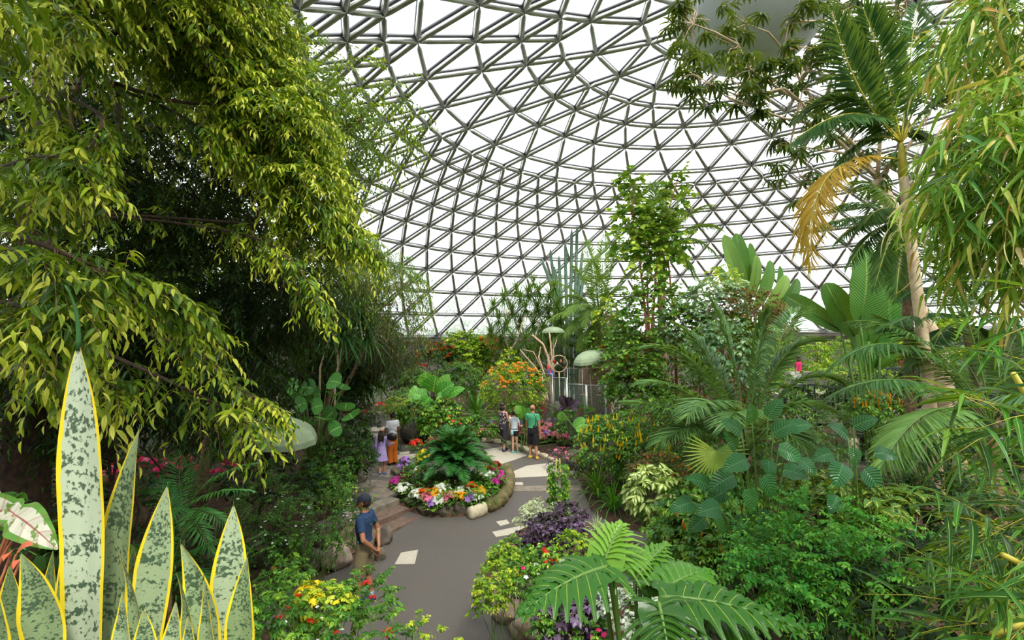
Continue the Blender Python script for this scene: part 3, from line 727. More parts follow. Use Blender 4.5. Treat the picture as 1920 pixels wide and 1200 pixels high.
mb.build('aerial_root', m_barkd, fig)
# finer leaved trees behind the fig
def tree(name, label, blobs, n, tpl, size, mat, trunkpath, tr=.08, bark=m_bark, L=.4, m=9, group=None, **kw):
    root = trunkpath[0]; t = thing(name, label, 'tree', root, group); mb = MB(); tube(mb, trunkpath, np.linspace(tr, tr*.6, len(trunkpath)), 10)
    for b in blobs:
        c, r = pb(*b[:6])
        for k in range(4): tube(mb, wobble(trunkpath[-1], c+rs.uniform(-.7, .7, 3)*r, 7, .06), np.linspace(tr*.45, tr*.1, 7), 6)
    mb.build('trunk', bark, t); mb = MB()
    for b in blobs:
        c, r = pb(*b[:6]); P, u = blobpts(c, r, int(n*(b[6] if len(b) > 6 else 1)), .35, -1)
        foliage(mb, P, u+rs.normal(0, .4, u.shape), L, m, tpl, size, **kw)
    mb.build('foliage', [mat, bark], t); return t
tree('broadleaf_tree', 'fine leaved tree reaching past the fig against the glass dome', [(470, 560, 20, 150, 9, .8), (540, 650, 140, 260, 9, .7), (590, 680, 230, 330, 9, .5, .5), (630, 710, 205, 235, 9, .2, .15), (540, 660, 290, 400, 9.3, .8), (640, 710, 335, 365, 9, .2, .15)], 300,
     L_oval, .06, m_green, [on(-6.2, 9.8), (-5.9, 9.8, 3), (-5.2, 9.6, 6.0), (-4.4, 9.3, 7.6)], .1, tint=.45, young=.5, droop=.25)
tree('bamboo_leaved_tree', 'yellow green feathery tree with drooping tips in front of the glass', [(640, 780, 470, 560, 13, 1.0), (620, 720, 440, 560, 13.4, 1.0), (690, 800, 500, 600, 13, .7, .6)], 420,
     L_long, .11, m_green, [gx(560, 14.2), (-5.2, 14.0, 2.5), (-4.3, 13.6, 5.2)], .09, tint=.5, young=.4, droop=.9, L=.6, ldroop=.6, aniso=(.7, 1))
tree('weeping_tree', 'dark weeping tree hanging beside the dracaenas', [(700, 800, 590, 680, 15.4, .7), (660, 740, 590, 640, 15.6, .7)], 230, L_long, .12, m_ficusd, [gx(575, 16), (-5.6, 16, 2.4), (-4.2, 15.4, 4.6)], .08, tint=.5, droop=1.0, L=.6, ldroop=.7, aniso=(.7, 1))
tree('evergreen_tree', 'dense evergreen behind the fig and left parasol, shade put into its leaf colour', [(380, 620, 540, 730, 13, 1.4), (220, 460, 600, 780, 14, 1.4), (560, 700, 640, 740, 17, 1.5), (520, 700, 430, 600, 17, 1.6), (600, 740, 580, 700, 17, 1.2)], 520, L_lo, .2, m_ficusd,
     [gx(500, 14), (-6.9, 14, 2.2), (-6.9, 14, 4.5)], .14, m_barkd, L=.6, tint=.35)  # dark filler for the fig interior, shade put into the leaf colour
tree('evergreen_tree', 'tall evergreen far behind at the left edge, shade put into its leaf colour', [(100, 330, 300, 760, 13, 1.4), (240, 520, 330, 640, 15.5, 1.4)], 800, L_lo, .28, m_ficusd, [gx(200, 13), (-10.4, 13, 3)], .2, m_barkd, L=.8, tint=.3)  # second dark filler, its leaf colour holds the shade behind the fig
# ================================================================ dracaenas with bare stems
def dracaena(name, label, stems, heads, n=46, L=.5, wd=.016, mat=m_drac, bark=m_bark2, cat='dracaena', loc=None, e0=(-.9, 1.2), arch=.5, tint=.4, r=.03, group=None):
    t = thing(name, label, cat, loc if loc is not None else stems[0][0], group); mb = MB()
    for s in stems: tube(mb, s, np.linspace(r, r*.6, len(s)), 7)
    mb.build('stem', bark, t)
    for h in heads:
        mb = MB(); rosette(mb, np.array(h), n, L, wd, e0, arch, PR_STRAP, tint, 2, 4, .1); mb.build('leaf_head', mat, t)
    return t
b0 = gx(618, 14.2)
dracaena('dracaena', 'tall dracaena with pale crooked bare stems and shaggy grey green heads', [[gx(596, 12.6), W(600, 690, 12.6), W(612, 650, 12.6), W(624, 610, 12.6)], [gx(625, 12.6), W(628, 712, 12.6), W(634, 690, 12.6), W(631, 640, 12.6), W(640, 600, 12.6), W(650, 560, 12.6)],
    [W(634, 690, 12.6), W(628, 712, 12.6)]], [W(650, 560, 12.6), W(624, 612, 12.6), W(672, 590, 12.8), W(600, 600, 13), W(645, 630, 12.6), W(690, 630, 13), W(585, 640, 13), W(612, 575, 13)], 80, .85, .026, loc=gx(618, 12.6), tint=.45)
dracaena('yucca', 'spiky grey green yucca beside the far path', [[G(690, 768), W(690, 738, 21)]], [W(690, 736, 21)], 60, .75, .022, tint=.6, e0=(-.5, 1.4), arch=.2)
dracaena('yucca', 'second spiky yucca, just left of the white sign', [[G(716, 764), W(716, 735, 21.5)]], [W(716, 733, 21.5)], 60, .75, .022, tint=.6, e0=(-.5, 1.4), arch=.2)
hd = [(945, 560), (968, 545), (990, 552), (1010, 548), (1030, 556), (960, 585), (985, 580), (1008, 578), (1028, 590), (950, 612), (975, 608), (1000, 612), (1018, 620), (935, 600), (960, 640), (985, 640), (1005, 645), (925, 575), (1045, 575), (920, 625), (1000, 530), (975, 560), (1040, 540)]
dracaena('dragon_tree', 'many headed dragon tree with needle tufts in front of the dome', [[gx(955, 24), W(952, 690, 24), W(955, 660, 24), W(968, 640, 24), W(985, 590, 24)], [gx(1000, 24.5), W(992, 680, 24.5), W(1005, 650, 24.5), W(1010, 600, 24.5)], [W(955, 660, 24), W(945, 625, 24), W(950, 580, 24)]],
    [W(x, y, 23.6+rs.rand()*1.6) for x, y in hd+[(950, 660), (970, 668), (992, 662), (1012, 660), (1030, 650), (940, 640), (1040, 625), (1050, 600)]], 66, .8, .03, mat=m_date, tint=.2, loc=gx(975, 24), r=.05)
# ================================================================ columnar cactus and palms at the back
m_cact = solid('cactus_skin', (118, 146, 122), .6, col2=(96, 128, 104), sc=5)
t = thing('column_cactus', 'blue green columnar cactus rising above the dragon tree', 'cactus', gx(1060, 29))
for x, y0, x1 in ((1018, 486, 1040), (1032, 468, 1045), (1048, 480, 1052), (1060, 455, 1062), (1072, 430, 1070), (1082, 425, 1078), (1092, 470, 1082), (1040, 500, 1046), (1100, 500, 1088)):
    mb = MB(); tube(mb, [gx(x1, 29), W(x1, 560, 29), W((x+x1)/2, 520, 29), W(x, y0+8, 29), W(x, y0, 29)], [.1, .1, .1, .09, .03], 9, 0); mb.build('arm', m_cact, t)
def fan_fronds(c, specs, y, dz=0):
    return [(c, (c+W(px_, py_, y_))/2+np.array((0, 0, ar)), W(px_, py_, y_)) for px_, py_, y_, ar in specs]
c = W(1125, 600, 24)
palm('date_palm', 'yellow green date palm with long arching fronds behind the parasols', fan_fronds(c, [(1030, 600, 22.5, .9), (1050, 560, 24, 1.1), (1020, 530, 25, 1.2), (1060, 630, 22, 1.0), (1075, 500, 24, .8), (1100, 450, 25, .5), (1133, 440, 24, .3), (1160, 460, 24, .6), (1200, 500, 23.5, 1.0),
    (1220, 560, 23, 1.1), (1205, 610, 22, 1.1), (1150, 640, 21.5, 1.1), (1085, 655, 22, 1.0), (1180, 640, 22, 1.0), (1035, 645, 23, 1.0), (1110, 490, 22, .9), (1170, 540, 21.5, 1.2), (1062, 590, 21.5, 1.2), (1095, 610, 21.3, 1.3)], 24),
     trunk=([gx(1112, 24), W(1112, 640, 24), c], [.5, .42, .3]), mat=m_date, loc=gx(1112, 24), nl=84, ll=.75, hang=.25, tint=.55, w=.85, rr=.03, s0=.1, roll=.35)
c = W(1240, 470, 23.5)
palm('date_palm', 'tall hazy date palm behind the round leaved tree', fan_fronds(c, [(1160, 430, 23.5, .8), (1190, 380, 23.5, .8), (1225, 345, 23.5, .4), (1290, 350, 23.5, .7), (1330, 385, 23.5, 1.0), (1350, 430, 23.5, 1.2), (1345, 480, 23, 1.4), (1300, 520, 22.5, 1.4), (1180, 500, 23, 1.3), (1140, 480, 23.5, 1.2), (1320, 550, 22.5, 1.6), (1265, 400, 24, .7)], 23.5),
     trunk=([gx(1240, 23.5), W(1240, 560, 23.5), c], [.2, .18, .16]), mat=m_date, loc=gx(1240, 23.5), nl=70, ll=.85, hang=.3, tint=.25, w=1.1, rr=.03, s0=.1)
# traveller's palms / bananas: each broad leaf a part
def paddles(name, label, loc, leaves, mat=m_banana, cat='banana plant', group=None, stems=None, dead=None):
    t = thing(name, label, cat, loc, group)
    for (bx_, by_, tx, ty, y, wpx, ang, ti) in leaves:
        a = W(bx_, by_, y); b = W(tx, ty, y+rs.uniform(-.1, .1)); wd = wpx/2/F_PX*y; L = np.linalg.norm(b-a)
        mb = MB(); c_ = (a+b)/2+np.array((ang*L*.5, -.12*L, abs(ang)*L*.25)); blade(mb, a, c_, b, wd, PR_BAN, 18, (math.sin(ang*.7), -1, .25), .18, .03, ti, k=7)
        P = bez(a, c_, b, 10); tube(mb, P+(0, .01, 0), np.linspace(.035, .008, 10)*y/18, 5, 1)
        s = np.array(loc)+(rs.uniform(-.1, .1), rs.uniform(-.1, .1), 0); mb2 = mb; tube(mb2, bez(s, (s+a)/2+(0, 0, .3), a, 8), np.linspace(.07, .035, 8)*y/18, 7, 1)
        mb.build('leaf', [mat, m_stem], t)
    return t
paddles('banana_plant', 'large banana plant with huge upright leaves left of the pale trunk', gx(1632, 15), [(1628, 640, 1612, 456, 15, 66, 0, .35), (1612, 600, 1622, 470, 14.7, 70, .05, .55), (1602, 630, 1548, 530, 15.2, 50, -.25, .4), (1575, 618, 1474, 556, 15.3, 36, -.5, .25),
    (1650, 640, 1662, 462, 15.6, 62, .12, .5), (1640, 690, 1690, 560, 15.6, 52, .2, .4), (1632, 700, 1600, 590, 15.8, 50, -.1, .4)])
paddles('travellers_palm', 'group of grey green paddle leaves above the shrubs against the dome', gx(1410, 25), [(1400, 560, 1358, 440, 25, 30, -.15, .8), (1395, 540, 1380, 437, 25.2, 32, -.05, .4), (1405, 540, 1406, 455, 25.4, 18, .1, .6), (1405, 560, 1418, 478, 24.8, 20, .15, .9), (1415, 580, 1444, 488, 24.6, 24, .2, .6),
    (1425, 600, 1474, 516, 24.4, 30, .25, 1), (1430, 620, 1495, 522, 24.2, 26, .35, .3), (1435, 620, 1482, 560, 24, 22, .4, .7), (1380, 560, 1345, 500, 25, 20, -.2, .6), (1440, 600, 1462, 498, 25.5, 16, .2, .5)], cat='travellers palm')
# ================================================================ tall tree top right with fingered leaves
m_umb = leafmat('umbrella_tree_leaf', [(0, (20, 44, 14)), (.4, (50, 84, 28)), (1, (150, 160, 50))], .45, .2, spec=.3)
um = thing('umbrella_tree', 'wide umbrella tree with fingered leaves and a pale curved trunk on the right', 'tree', gx(1790, 12.5))
mb = MB(); Tp = [gx(1790, 12.5), W(1760, 650, 12.5), W(1725, 590, 12.5), W(1702, 530, 12.6), W(1692, 470, 12.8), W(1672, 390, 12.8), W(1645, 335, 12.8)]
P = np.array(Tp); tt = np.linspace(0, 6, 24); P = np.stack([np.interp(tt, range(7), P[:, i]) for i in range(3)], 1); P[1:-1] = (P[:-2]+2*P[1:-1]+P[2:])/4
tube(mb, P, np.linspace(.2, .14, 24), 12); mb.build('trunk', m_bark2, um); mb = MB()
BR = [[(1645, 335, 12.8), (1600, 290, 12.4), (1540, 235, 12), (1500, 190, 11.6), (1450, 160, 11.4), (1405, 128, 11.2), (1385, 85, 11)], [(1500, 190, 11.6), (1470, 165, 11.2), (1440, 172, 11), (1380, 178, 10.9), (1350, 165, 10.8), (1300, 140, 10.6)],
      [(1540, 235, 12), (1470, 222, 11.5), (1410, 200, 11), (1360, 180, 10.8), (1340, 160, 10.6)], [(1645, 335, 12.8), (1600, 270, 12.6), (1545, 220, 12.4), (1500, 150, 12.2), (1470, 95, 12), (1480, 40, 11.8), (1500, 5, 11.6)],
      [(1470, 95, 12), (1440, 60, 11.8), (1400, 45, 11.4)], [(1500, 150, 12.2), (1540, 110, 12), (1600, 60, 12), (1680, 20, 11.6)], [(1645, 335, 12.8), (1650, 260, 12.6), (1640, 180, 12.6), (1660, 90, 12.4), (1700, 20, 12)],
      [(1645, 335, 12.8), (1700, 280, 12.4), (1760, 180, 12), (1800, 90, 11.6)], [(1385, 85, 11), (1340, 60, 10.8), (1300, 45, 10.6)], [(1410, 200, 11), (1400, 170, 10.9), (1372, 150, 10.8)], [(1480, 40, 11.8), (1540, 40, 11.8), (1600, 10, 11.4)], [(1500, 190, 11.6), (1480, 280, 11.8), (1500, 330, 12)], [(1600, 290, 12.4), (1540, 280, 12), (1460, 270, 12)]]
tips = []
for l in BR:
    P = np.array(px(l)); tube(mb, P, np.linspace(.055 if l[0][0] > 1600 else .035, .01, len(P)), 7)
    for k in range(1, len(P)):
        for _ in range(2 if k > 1 else 0): q = P[k]+rs.normal(0, .32, 3); tips.append((P[k], q))
for _ in range(70):
    x = rs.uniform(1250, 1560); y = rs.uniform(-10, 200)+(x-1250)*.12*rs.rand(); j = min(range(len(tips)), key=lambda k: np.linalg.norm(tips[k][0]-W(x, y, 11.4))); q = W(x, y, rs.uniform(10.6, 12.4)); tips.append((tips[j][0], q))
for _ in range(34):
    q = W(rs.uniform(1430, 1700), rs.uniform(200, 380), rs.uniform(11.6, 13)); j = min(range(len(tips)), key=lambda k: np.linalg.norm(tips[k][0]-q)); tips.append((tips[j][0], q))
for _ in range(34):
    q = W(rs.uniform(1480, 1700), rs.uniform(-60, 160), rs.uniform(11.2, 13)); j = min(range(len(tips)), key=lambda k: np.linalg.norm(tips[k][0]-q)); tips.append((tips[j][0], q))
for p, q in tips: tube(mb, wobble(p, q, 4, .08), np.linspace(.012, .005, 4), 4, cap=False)
mb.build('branch', m_bark2, um); mb = MB(); LF = strip(4, lambda t: .14*min(1, .15+t*1.6)*max(.02, 1-t)**.35, .1, .35)
for p, q in tips:
    for s in range(2):
        c = q+rs.normal(0, .09, 3)*(s > 0); k = 9; a = np.arange(k)*2*PI/k+rs.rand()*6; D = np.stack([np.cos(a), np.sin(a), np.full(k, -.25)], 1)
        tl = rs.normal(0, .3, 2); D[:, 2] += D[:, 0]*tl[0]+D[:, 1]*tl[1]
        mb.inst(LF, basis(D), np.tile(c, (k, 1)), .27*rs.uniform(.7, 1.1)*1.2, np.full((k, 1), np.clip(.3+rs.normal(0, .15)+.25*(rs.rand() < .12), 0, 1)))
mb.build('foliage', m_umb, um)
# king palms in front of it
c = W(1690, 268, 8.4); kp = fan_fronds(c, [(1558, 145, 8.2, .5), (1575, 60, 8.6, .6), (1620, 20, 8.2, .4), (1720, 10, 8.6, .3), (1545, 232, 8.0, .9), (1500, 215, 8.8, .9), (1800, 60, 8.2, .5), (1830, 180, 8.0, .7), (1560, 330, 8.6, .7), (1780, 330, 8, .8)], 8.4)
kp[4] = (c, W(1620, 160, 8.2), W(1490, 262, 8), dict(hang=.7)); kp[0] = (c, W(1600, 190, 8.2), W(1560, 20, 8.0)); 
kp.append((W(1690, 300, 8.4), W(1500, 260, 8.3), W(1522, 500, 8.2), dict(mat=m_dying, hang=.35, ll=.8, nl=84, tint=.5, w=.8)))
kp.append((W(1690, 300, 8.4), W(1560, 270, 8.7), W(1490, 480, 8.7), dict(mat=m_dying, hang=.3, ll=.6, nl=70, tint=.4, w=.8)))
palm('king_palm', 'slim king palm with one drooping yellow dying frond', kp, trunk=([gx(1752, 8.4), W(1738, 700, 8.4), W(1710, 470, 8.4), W(1694, 330, 8.4)], [.11, .09, .08, .07]), mat=m_palm, stem=m_ystem, trunkmat=m_bark2, loc=gx(1752, 8.4),
     nl=84, ll=.6, hang=.25, tint=.42, w=1.15, s0=.15, rr=.018, shaft=([W(1694, 332, 8.4), W(1691, 290, 8.4), c], [.075, .06, .03]))
c = W(1700, 420, 9.6)
palm('king_palm', 'second palm with sparse fronds behind the yellow dying frond', fan_fronds(c, [(1560, 390, 9.8, .5), (1520, 430, 9.4, .4), (1600, 340, 10, .5), (1590, 500, 9.2, .6), (1640, 540, 9, .6), (1790, 380, 9.6, .5), (1800, 460, 9.4, .6), (1570, 450, 9.2, .5), (1680, 560, 9, .4), (1620, 420, 9.0, .6)], 9.6),
     trunk=([gx(1700, 9.6), W(1702, 600, 9.6), c], [.1, .09, .07]), mat=m_palm, stem=m_ystem, loc=gx(1700, 9.6), nl=70, ll=.5, hang=.5, tint=.5, w=.9, rr=.014)
# ================================================================ round leaved tree with red stems (centre)
t = thing('round_leaved_tree', 'slender round leaved tree with reddish bare stems against the dome', 'tree', gx(1225, 19)); mb = MB()
SP = [[gx(1222, 19), W(1213, 620, 19), W(1205, 540, 19), W(1200, 495, 19), W(1185, 400, 19), W(1190, 345, 19)], [gx(1224, 19), W(1217, 620, 19), W(1214, 560, 19), W(1213, 470, 19), W(1225, 400, 19)], [gx(1226, 19), W(1222, 620, 19), W(1228, 540, 19), W(1233, 460, 19), W(1258, 380, 19), W(1274, 325, 19)],
      [gx(1265, 19), W(1266, 620, 19), W(1258, 540, 19), W(1250, 460, 19), W(1240, 420, 19)], [gx(1228, 19), W(1224, 600, 19), W(1230, 520, 19.2), W(1240, 440, 19)]]
for s in SP: tube(mb, s, np.linspace(.06, .018, len(s)), 8)
mb.build('stem', m_barkr, t); mb = MB()
for b, n in (((1160, 1215, 340, 440, 19, .5), 52), ((1145, 1200, 390, 470, 19, .5), 40), ((1210, 1262, 380, 500, 19, .7), 80), ((1250, 1282, 318, 400, 19, .3), 34), ((1180, 1240, 420, 520, 19, .8), 70), ((1235, 1280, 400, 490, 19, .5), 60), ((1165, 1200, 325, 360, 19, .2), 18)):
    c, r = pb(*b); P, u = blobpts(c, r, n, .2, -1); foliage(mb, P, u+(0, 0, .3), .5, 6, L_round, .22, .9, .2, .62, .35, .2, stem=.006)
mb.build('foliage', [m_green, m_barkr], t)
# ================================================================ the mass of shrubs under it
plant('hibiscus_shrub', 'tall mixed green shrub with dark red flowers below the red stems', 'shrub', [(1150, 1300, 520, 700, 18.5), (1290, 1440, 590, 720, 17.5), (1130, 1230, 620, 740, 18)], 900, .45, 7, L_round, .15, m_green, m_barkr, tint=.38, fl=[('bract', petal('crimson', (150, 10, 50)), .2, 3)], sr=.03)
plant('copperleaf_shrub', 'rusty brown leaved shrub below the grey green paddles', 'shrub', [(1340, 1460, 540, 630, 17.5), (1400, 1480, 580, 640, 17.5)], 420, .35, 8, L_oval, .12, m_brownleaf, m_barkr, tint=.5, tvar=.3, sr=.03)
plant('cream_leaved_shrub', 'pale variegated shrub between the red stems and the paddles', 'shrub', [(1290, 1400, 520, 600, 18), (1240, 1340, 560, 660, 17.8)], 380, .35, 7, L_round, .13, m_grayg, m_barkr, tint=.7, sr=.03)
plant('croton', 'small tree with orange tipped leaves below the hazy palm', 'shrub', [(1330, 1380, 500, 540, 19), (1120, 1150, 560, 600, 19)], 60, .35, 7, L_oval, .15, m_yg, m_barkr, tint=.6)
plant('sea_grape', 'blue green round leaved shrub above the kentia palm', 'shrub', [(1300, 1420, 600, 720, 14.5)], 330, .4, 6, L_heart, .15, m_grayg, m_barkr, tint=.4, sr=.03)
plant('hedge', 'long green hedge under the dome rim on the right', 'hedge', [(1420, 1560, 630, 720, 24, 1), (1540, 1700, 625, 720, 24, 1), (1660, 1800, 620, 720, 24, 1), (1440, 1700, 690, 740, 20, 1)], 1300, .45, 9, L_long, .2, m_yg, m_stem, tint=.35, tvar=.2)
plant('shrub', 'leafy shrub with small red dots right of the glass screens', 'shrub', [(1150, 1240, 660, 760, 16.5), (1100, 1160, 620, 690, 21)], 420, .4, 7, L_round, .13, m_green, m_barkr, tint=.35, fl=[('cluster', f_red, .05, 14)], sr=.02)
# ================================================================ shrubs along the back on the left
plant('poinsettia', 'dark shrub dotted with scarlet flowers under the dome rim', 'shrub', [(770, 870, 648, 720, 25), (800, 850, 640, 680, 25)], 420, .4, 8, L_lo, .2, m_ficusd, fl=[('bract', f_red, .16, 46)], tint=.5, sr=.02)
plant('croton', 'yellow and green leaved shrub right of the scarlet flowers', 'shrub', [(830, 900, 620, 680, 26), (860, 920, 640, 700, 25.5)], 320, .4, 8, L_oval, .2, m_yg, tint=.4, tvar=.25)
plant('bougainvillea', 'orange flowered climber beneath the dome rim', 'shrub', [(895, 945, 628, 680, 26)], 140, .4, 8, L_oval, .16, m_yg, fl=[('cluster', f_org, .13, 60)])
plant('lantana', 'round lantana mound covered in orange, red and yellow heads', 'shrub', [(908, 1020, 680, 770, 19.5)], 520, .35, 9, L_oval, .09, m_yg, fl=[('head', f_lan, .075, 60), ('head', f_org, .065, 36)], tint=.4, tvar=.2)
plant('climbing_vine', 'narrow column of bright green vine above the lantana', 'vine', [(938, 972, 655, 720, 23)], 130, .3, 8, L_oval, .14, m_yg, tint=.45)
plant('shrub', 'dark green shrub between the scarlet flowers and the elephant ears', 'shrub', [(760, 800, 690, 730, 22), (820, 900, 680, 740, 22), (735, 790, 730, 770, 20)], 420, .4, 8, L_lo, .18, m_green, tint=.25)
plant('shrub', 'hedge left of the scarlet flowered shrub, shade put into its leaf colour', 'shrub', [(650, 780, 645, 740, 24), (580, 700, 680, 760, 22), (730, 770, 690, 740, 23), (560, 680, 620, 720, 20)], 950, .45, 8, L_lo, .22, m_ficusd, tint=.35)  # fills a shaded gap, the shade is put into its leaf colour
plant('fern', 'yellow green feathery fern beside the woman in orange trousers', 'fern', [(728, 766, 740, 790, 18)], 130, .3, 12, L_lo, .08, m_yg, tint=.5, droop=.8)
plant('bedding_flowers', 'red flower bed behind the far kerb stones', 'flower bed', [(680, 730, 755, 780, 20.5), (650, 690, 765, 790, 20)], 120, .2, 8, L_lo, .1, m_green, fl=[('cluster', f_red, .09, 14), ('cluster', f_pnk, .08, 6)], tint=.25)
def bigleaf(name, label, root, leaves, mat, cat, stem=m_stem, rr=.012, fold=.12, wave=.04, prof=PR_HEART, group=None, k=7, n=10):
    """leaves: (blade base px, py, tip px, py, distance, width px, tint)"""
    t = thing(name, label, cat, root, group)
    for (ax, ay, bx_, by_, y, wpx, ti) in leaves:
        a = W(ax, ay, y); b = W(bx_, by_, y-.12*rs.rand()); L = np.linalg.norm(b-a); c_ = (a+b)/2+np.array((0, -.1*L, .14*L)); mb = MB()
        blade(mb, a, c_, b, wpx/2/F_PX*y, prof, n, (0, -.8, .6), fold, wave, ti, k=k)
        s = np.array(root); tube(mb, bez(s, (s+a)/2+(0, 0, .25*np.linalg.norm(a-s)), a, 8), np.linspace(rr*1.4, rr, 8), 6, 1); mb.build('leaf', [mat, stem], t)
    return t
bigleaf('elephant_ear', 'elephant ear with broad light green leaves behind the black trunk', G(812, 786), [(790, 740, 766, 750, 19, 46, .8), (800, 725, 798, 696, 19.3, 36, .5), (812, 735, 818, 705, 19.2, 50, .35), (828, 735, 842, 702, 19, 34, .8), (825, 738, 852, 720, 18.8, 36, .3), (818, 748, 832, 752, 18.7, 44, .7),
    (795, 748, 775, 738, 18.9, 38, .6), (840, 742, 872, 728, 18.7, 24, .5), (806, 745, 790, 770, 18.6, 30, .4)], m_alo, 'elephant ear')
t = thing('crinum', 'large strappy crinum clump in the hydrangea bed', 'crinum', G(893, 790)); mb = MB(); rosette(mb, np.array(G(893, 790)), 44, 1.75, .075, (.15, 1.4), .55, PR_STRAP, .5, 3, 9, .25); mb.build('foliage', m_alo, t)
plant('anthurium', 'heart leaved plants with red flowers right of the black trunk', 'anthurium', [(790, 850, 770, 815, 17.3), (840, 890, 785, 822, 17), (800, 860, 750, 790, 18.3)], 330, .28, 6, L_heart, .13, m_green, fl=[('star', f_red, .09, 16), ('star', f_org, .08, 5)], tint=.4)

# ================================================================ kentia palms filling the centre right
def W2(l): return [W(*q) for q in l]
def kfr(specs): return [(W(*a), W(*c), W(*b), *( [d[0]] if d else [])) for a, c, b, *d in specs]
palm('kentia_palm', 'broad kentia palm with long feathered fronds right of the glass screens', kfr([
    ((1400, 860, 11), (1330, 640, 11), (1215, 650, 10.6)), ((1400, 860, 11), (1300, 700, 10.6), (1205, 720, 10.2)), ((1400, 860, 11), (1290, 760, 10.2), (1180, 755, 10)), ((1400, 860, 11), (1380, 640, 11.4), (1330, 560, 11.6)),
    ((1400, 860, 11), (1420, 620, 11.2), (1440, 590, 11)), ((1400, 860, 11), (1440, 640, 11), (1530, 640, 10.8)), ((1400, 860, 11), (1480, 660, 10.6), (1580, 720, 10.2)), ((1400, 860, 11), (1440, 720, 10.2), (1560, 770, 9.8)),
    ((1400, 860, 11), (1330, 760, 10), (1235, 830, 9.6)), ((1400, 860, 11), (1360, 700, 10), (1290, 780, 9.2)), ((1400, 860, 11), (1440, 760, 10), (1510, 840, 9.6)), ((1400, 860, 11), (1350, 660, 12), (1270, 610, 12.2)), ((1400, 860, 11), (1460, 600, 12), (1500, 580, 12.4)),
    ((1400, 860, 11), (1390, 720, 9.8), (1360, 800, 9))]), loc=G(1400, 905), nl=84, ll=.72, hang=.1, tint=.5, w=.85, s0=.25, rr=.018, trunk=([G(1400, 905), W(1400, 860, 11)], [.14, .09]))
palm('kentia_palm', 'dark kentia palm arching its fronds in front of the banana plant', kfr([
    ((1860, 800, 8), (1700, 560, 8), (1560, 690, 7.6)), ((1860, 800, 8), (1760, 600, 8), (1600, 600, 8.2)), ((1860, 800, 8), (1720, 660, 7.4), (1560, 740, 7)), ((1860, 800, 8), (1780, 640, 8.6), (1640, 590, 9)), ((1860, 800, 8), (1830, 600, 8.2), (1760, 480, 8.4)),
    ((1860, 800, 8), (1880, 620, 8), (1960, 560, 8)), ((1860, 800, 8), (1790, 720, 7.2), (1700, 900, 6.8), dict(ll=.6)), ((1860, 800, 8), (1740, 700, 7), (1650, 880, 6.4), dict(ll=.65, tint=.6)), ((1860, 800, 8), (1830, 640, 9), (1700, 610, 9.6)), ((1860, 800, 8), (1900, 700, 7), (1960, 760, 6.5))]),
    loc=gx(1860, 8), nl=76, ll=.55, hang=.4, tint=.4, w=.95, s0=.2, trunk=([gx(1860, 8), W(1862, 850, 8), W(1860, 790, 8)], [.1, .09, .07]), trunkmat=m_bark)
palm('areca_palm', 'ringed slender palm trunk with dark plumes beside the curved pale trunk', kfr([
    ((1812, 610, 9), (1760, 500, 9), (1690, 560, 8.8)), ((1812, 610, 9), (1780, 480, 9), (1720, 450, 9)), ((1812, 610, 9), (1810, 480, 9), (1800, 420, 9)), ((1812, 610, 9), (1850, 500, 9), (1900, 520, 9)), ((1812, 610, 9), (1750, 560, 8.6), (1650, 620, 8.2)), ((1812, 610, 9), (1860, 560, 8.6), (1920, 620, 8.4)),
    ((1812, 610, 9), (1760, 600, 8.6), (1700, 700, 8.4)), ((1812, 610, 9), (1840, 600, 9), (1860, 700, 9))]), loc=gx(1838, 9), trunk=([gx(1838, 9), W(1832, 720, 9), W(1812, 610, 9)], [.09, .08, .07]), nl=70, ll=.45, hang=.3, tint=.25, w=1.1, stem=m_stem, trunkmat=m_bark)
# the pale fan leaf
t = thing('fan_palm', 'yellow green fan palm leaf spreading in front of the kentia palm', 'palm', G(1345, 955)); mb = MB(); c = W(1341, 845, 8.8)
k = 30; an = np.linspace(-.5, 3.75, k); D = np.stack([np.cos(an), np.full(k, -.25), -np.sin(an)*-1*1.0], 1)
D = np.stack([np.cos(an), np.full(k, -.2), np.sin(an)*-1.0], 1); D[:, 0] = np.cos(an)
mb.inst(strip(4, lambda t: .042*min(1, .2+t*2)*max(.02, 1-t)**.5, .2, .12), basis(D, (0, -1, .1)), np.tile(c, (k, 1)), .56+.1*np.sin(np.linspace(0, PI, k)), np.linspace(.5, .8, k)[:, None])
tube(mb, bez(G(1345, 955), (c+G(1345, 955))/2+(0, .15, .2), c, 8), .012, 6, 1); mb.build('leaf', [m_date, m_stem], t)
# ================================================================ right hand shrubs
BRL = []
for (x, y, wd_, ln, a_, ti) in [(1390, 800, 44, 62, 2.6, .4), (1440, 770, 40, 60, .9, .5), (1400, 850, 50, 70, 3.6, .45), (1460, 830, 50, 74, -.5, .55), (1375, 880, 54, 78, 3.7, .3), (1432, 880, 50, 70, -1.2, .6), (1350, 940, 50, 66, 3.4, .4), (1405, 905, 42, 66, -1.5, .8), (1350, 955, 40, 52, -1.4, .85),
    (1470, 870, 46, 66, -.3, .35), (1425, 940, 58, 72, -1.7, .45), (1425, 975, 46, 64, -1.4, .75), (1480, 920, 44, 60, -.6, .3), (1380, 830, 40, 56, 2.2, .5), (1300, 930, 44, 66, 3.5, .4), (1330, 900, 44, 60, 2.8, .35), (1450, 800, 44, 66, .4, .45), (1410, 780, 36, 50, 1.7, .6), (1480, 790, 40, 60, .1, .4),
    (1360, 910, 44, 60, -2.6, .35), (1500, 850, 40, 60, -.8, .3), (1320, 960, 40, 56, -2.4, .35), (1440, 850, 36, 50, -1.5, .4), (1395, 960, 40, 56, -2.2, .35), (1470, 960, 40, 60, -.9, .3)]:
    BRL.append((x, y+12, x+.72*ln*math.cos(a_), y+12-.72*ln*math.sin(a_), 6.4+rs.uniform(-.35, .35), wd_*.8, ti))
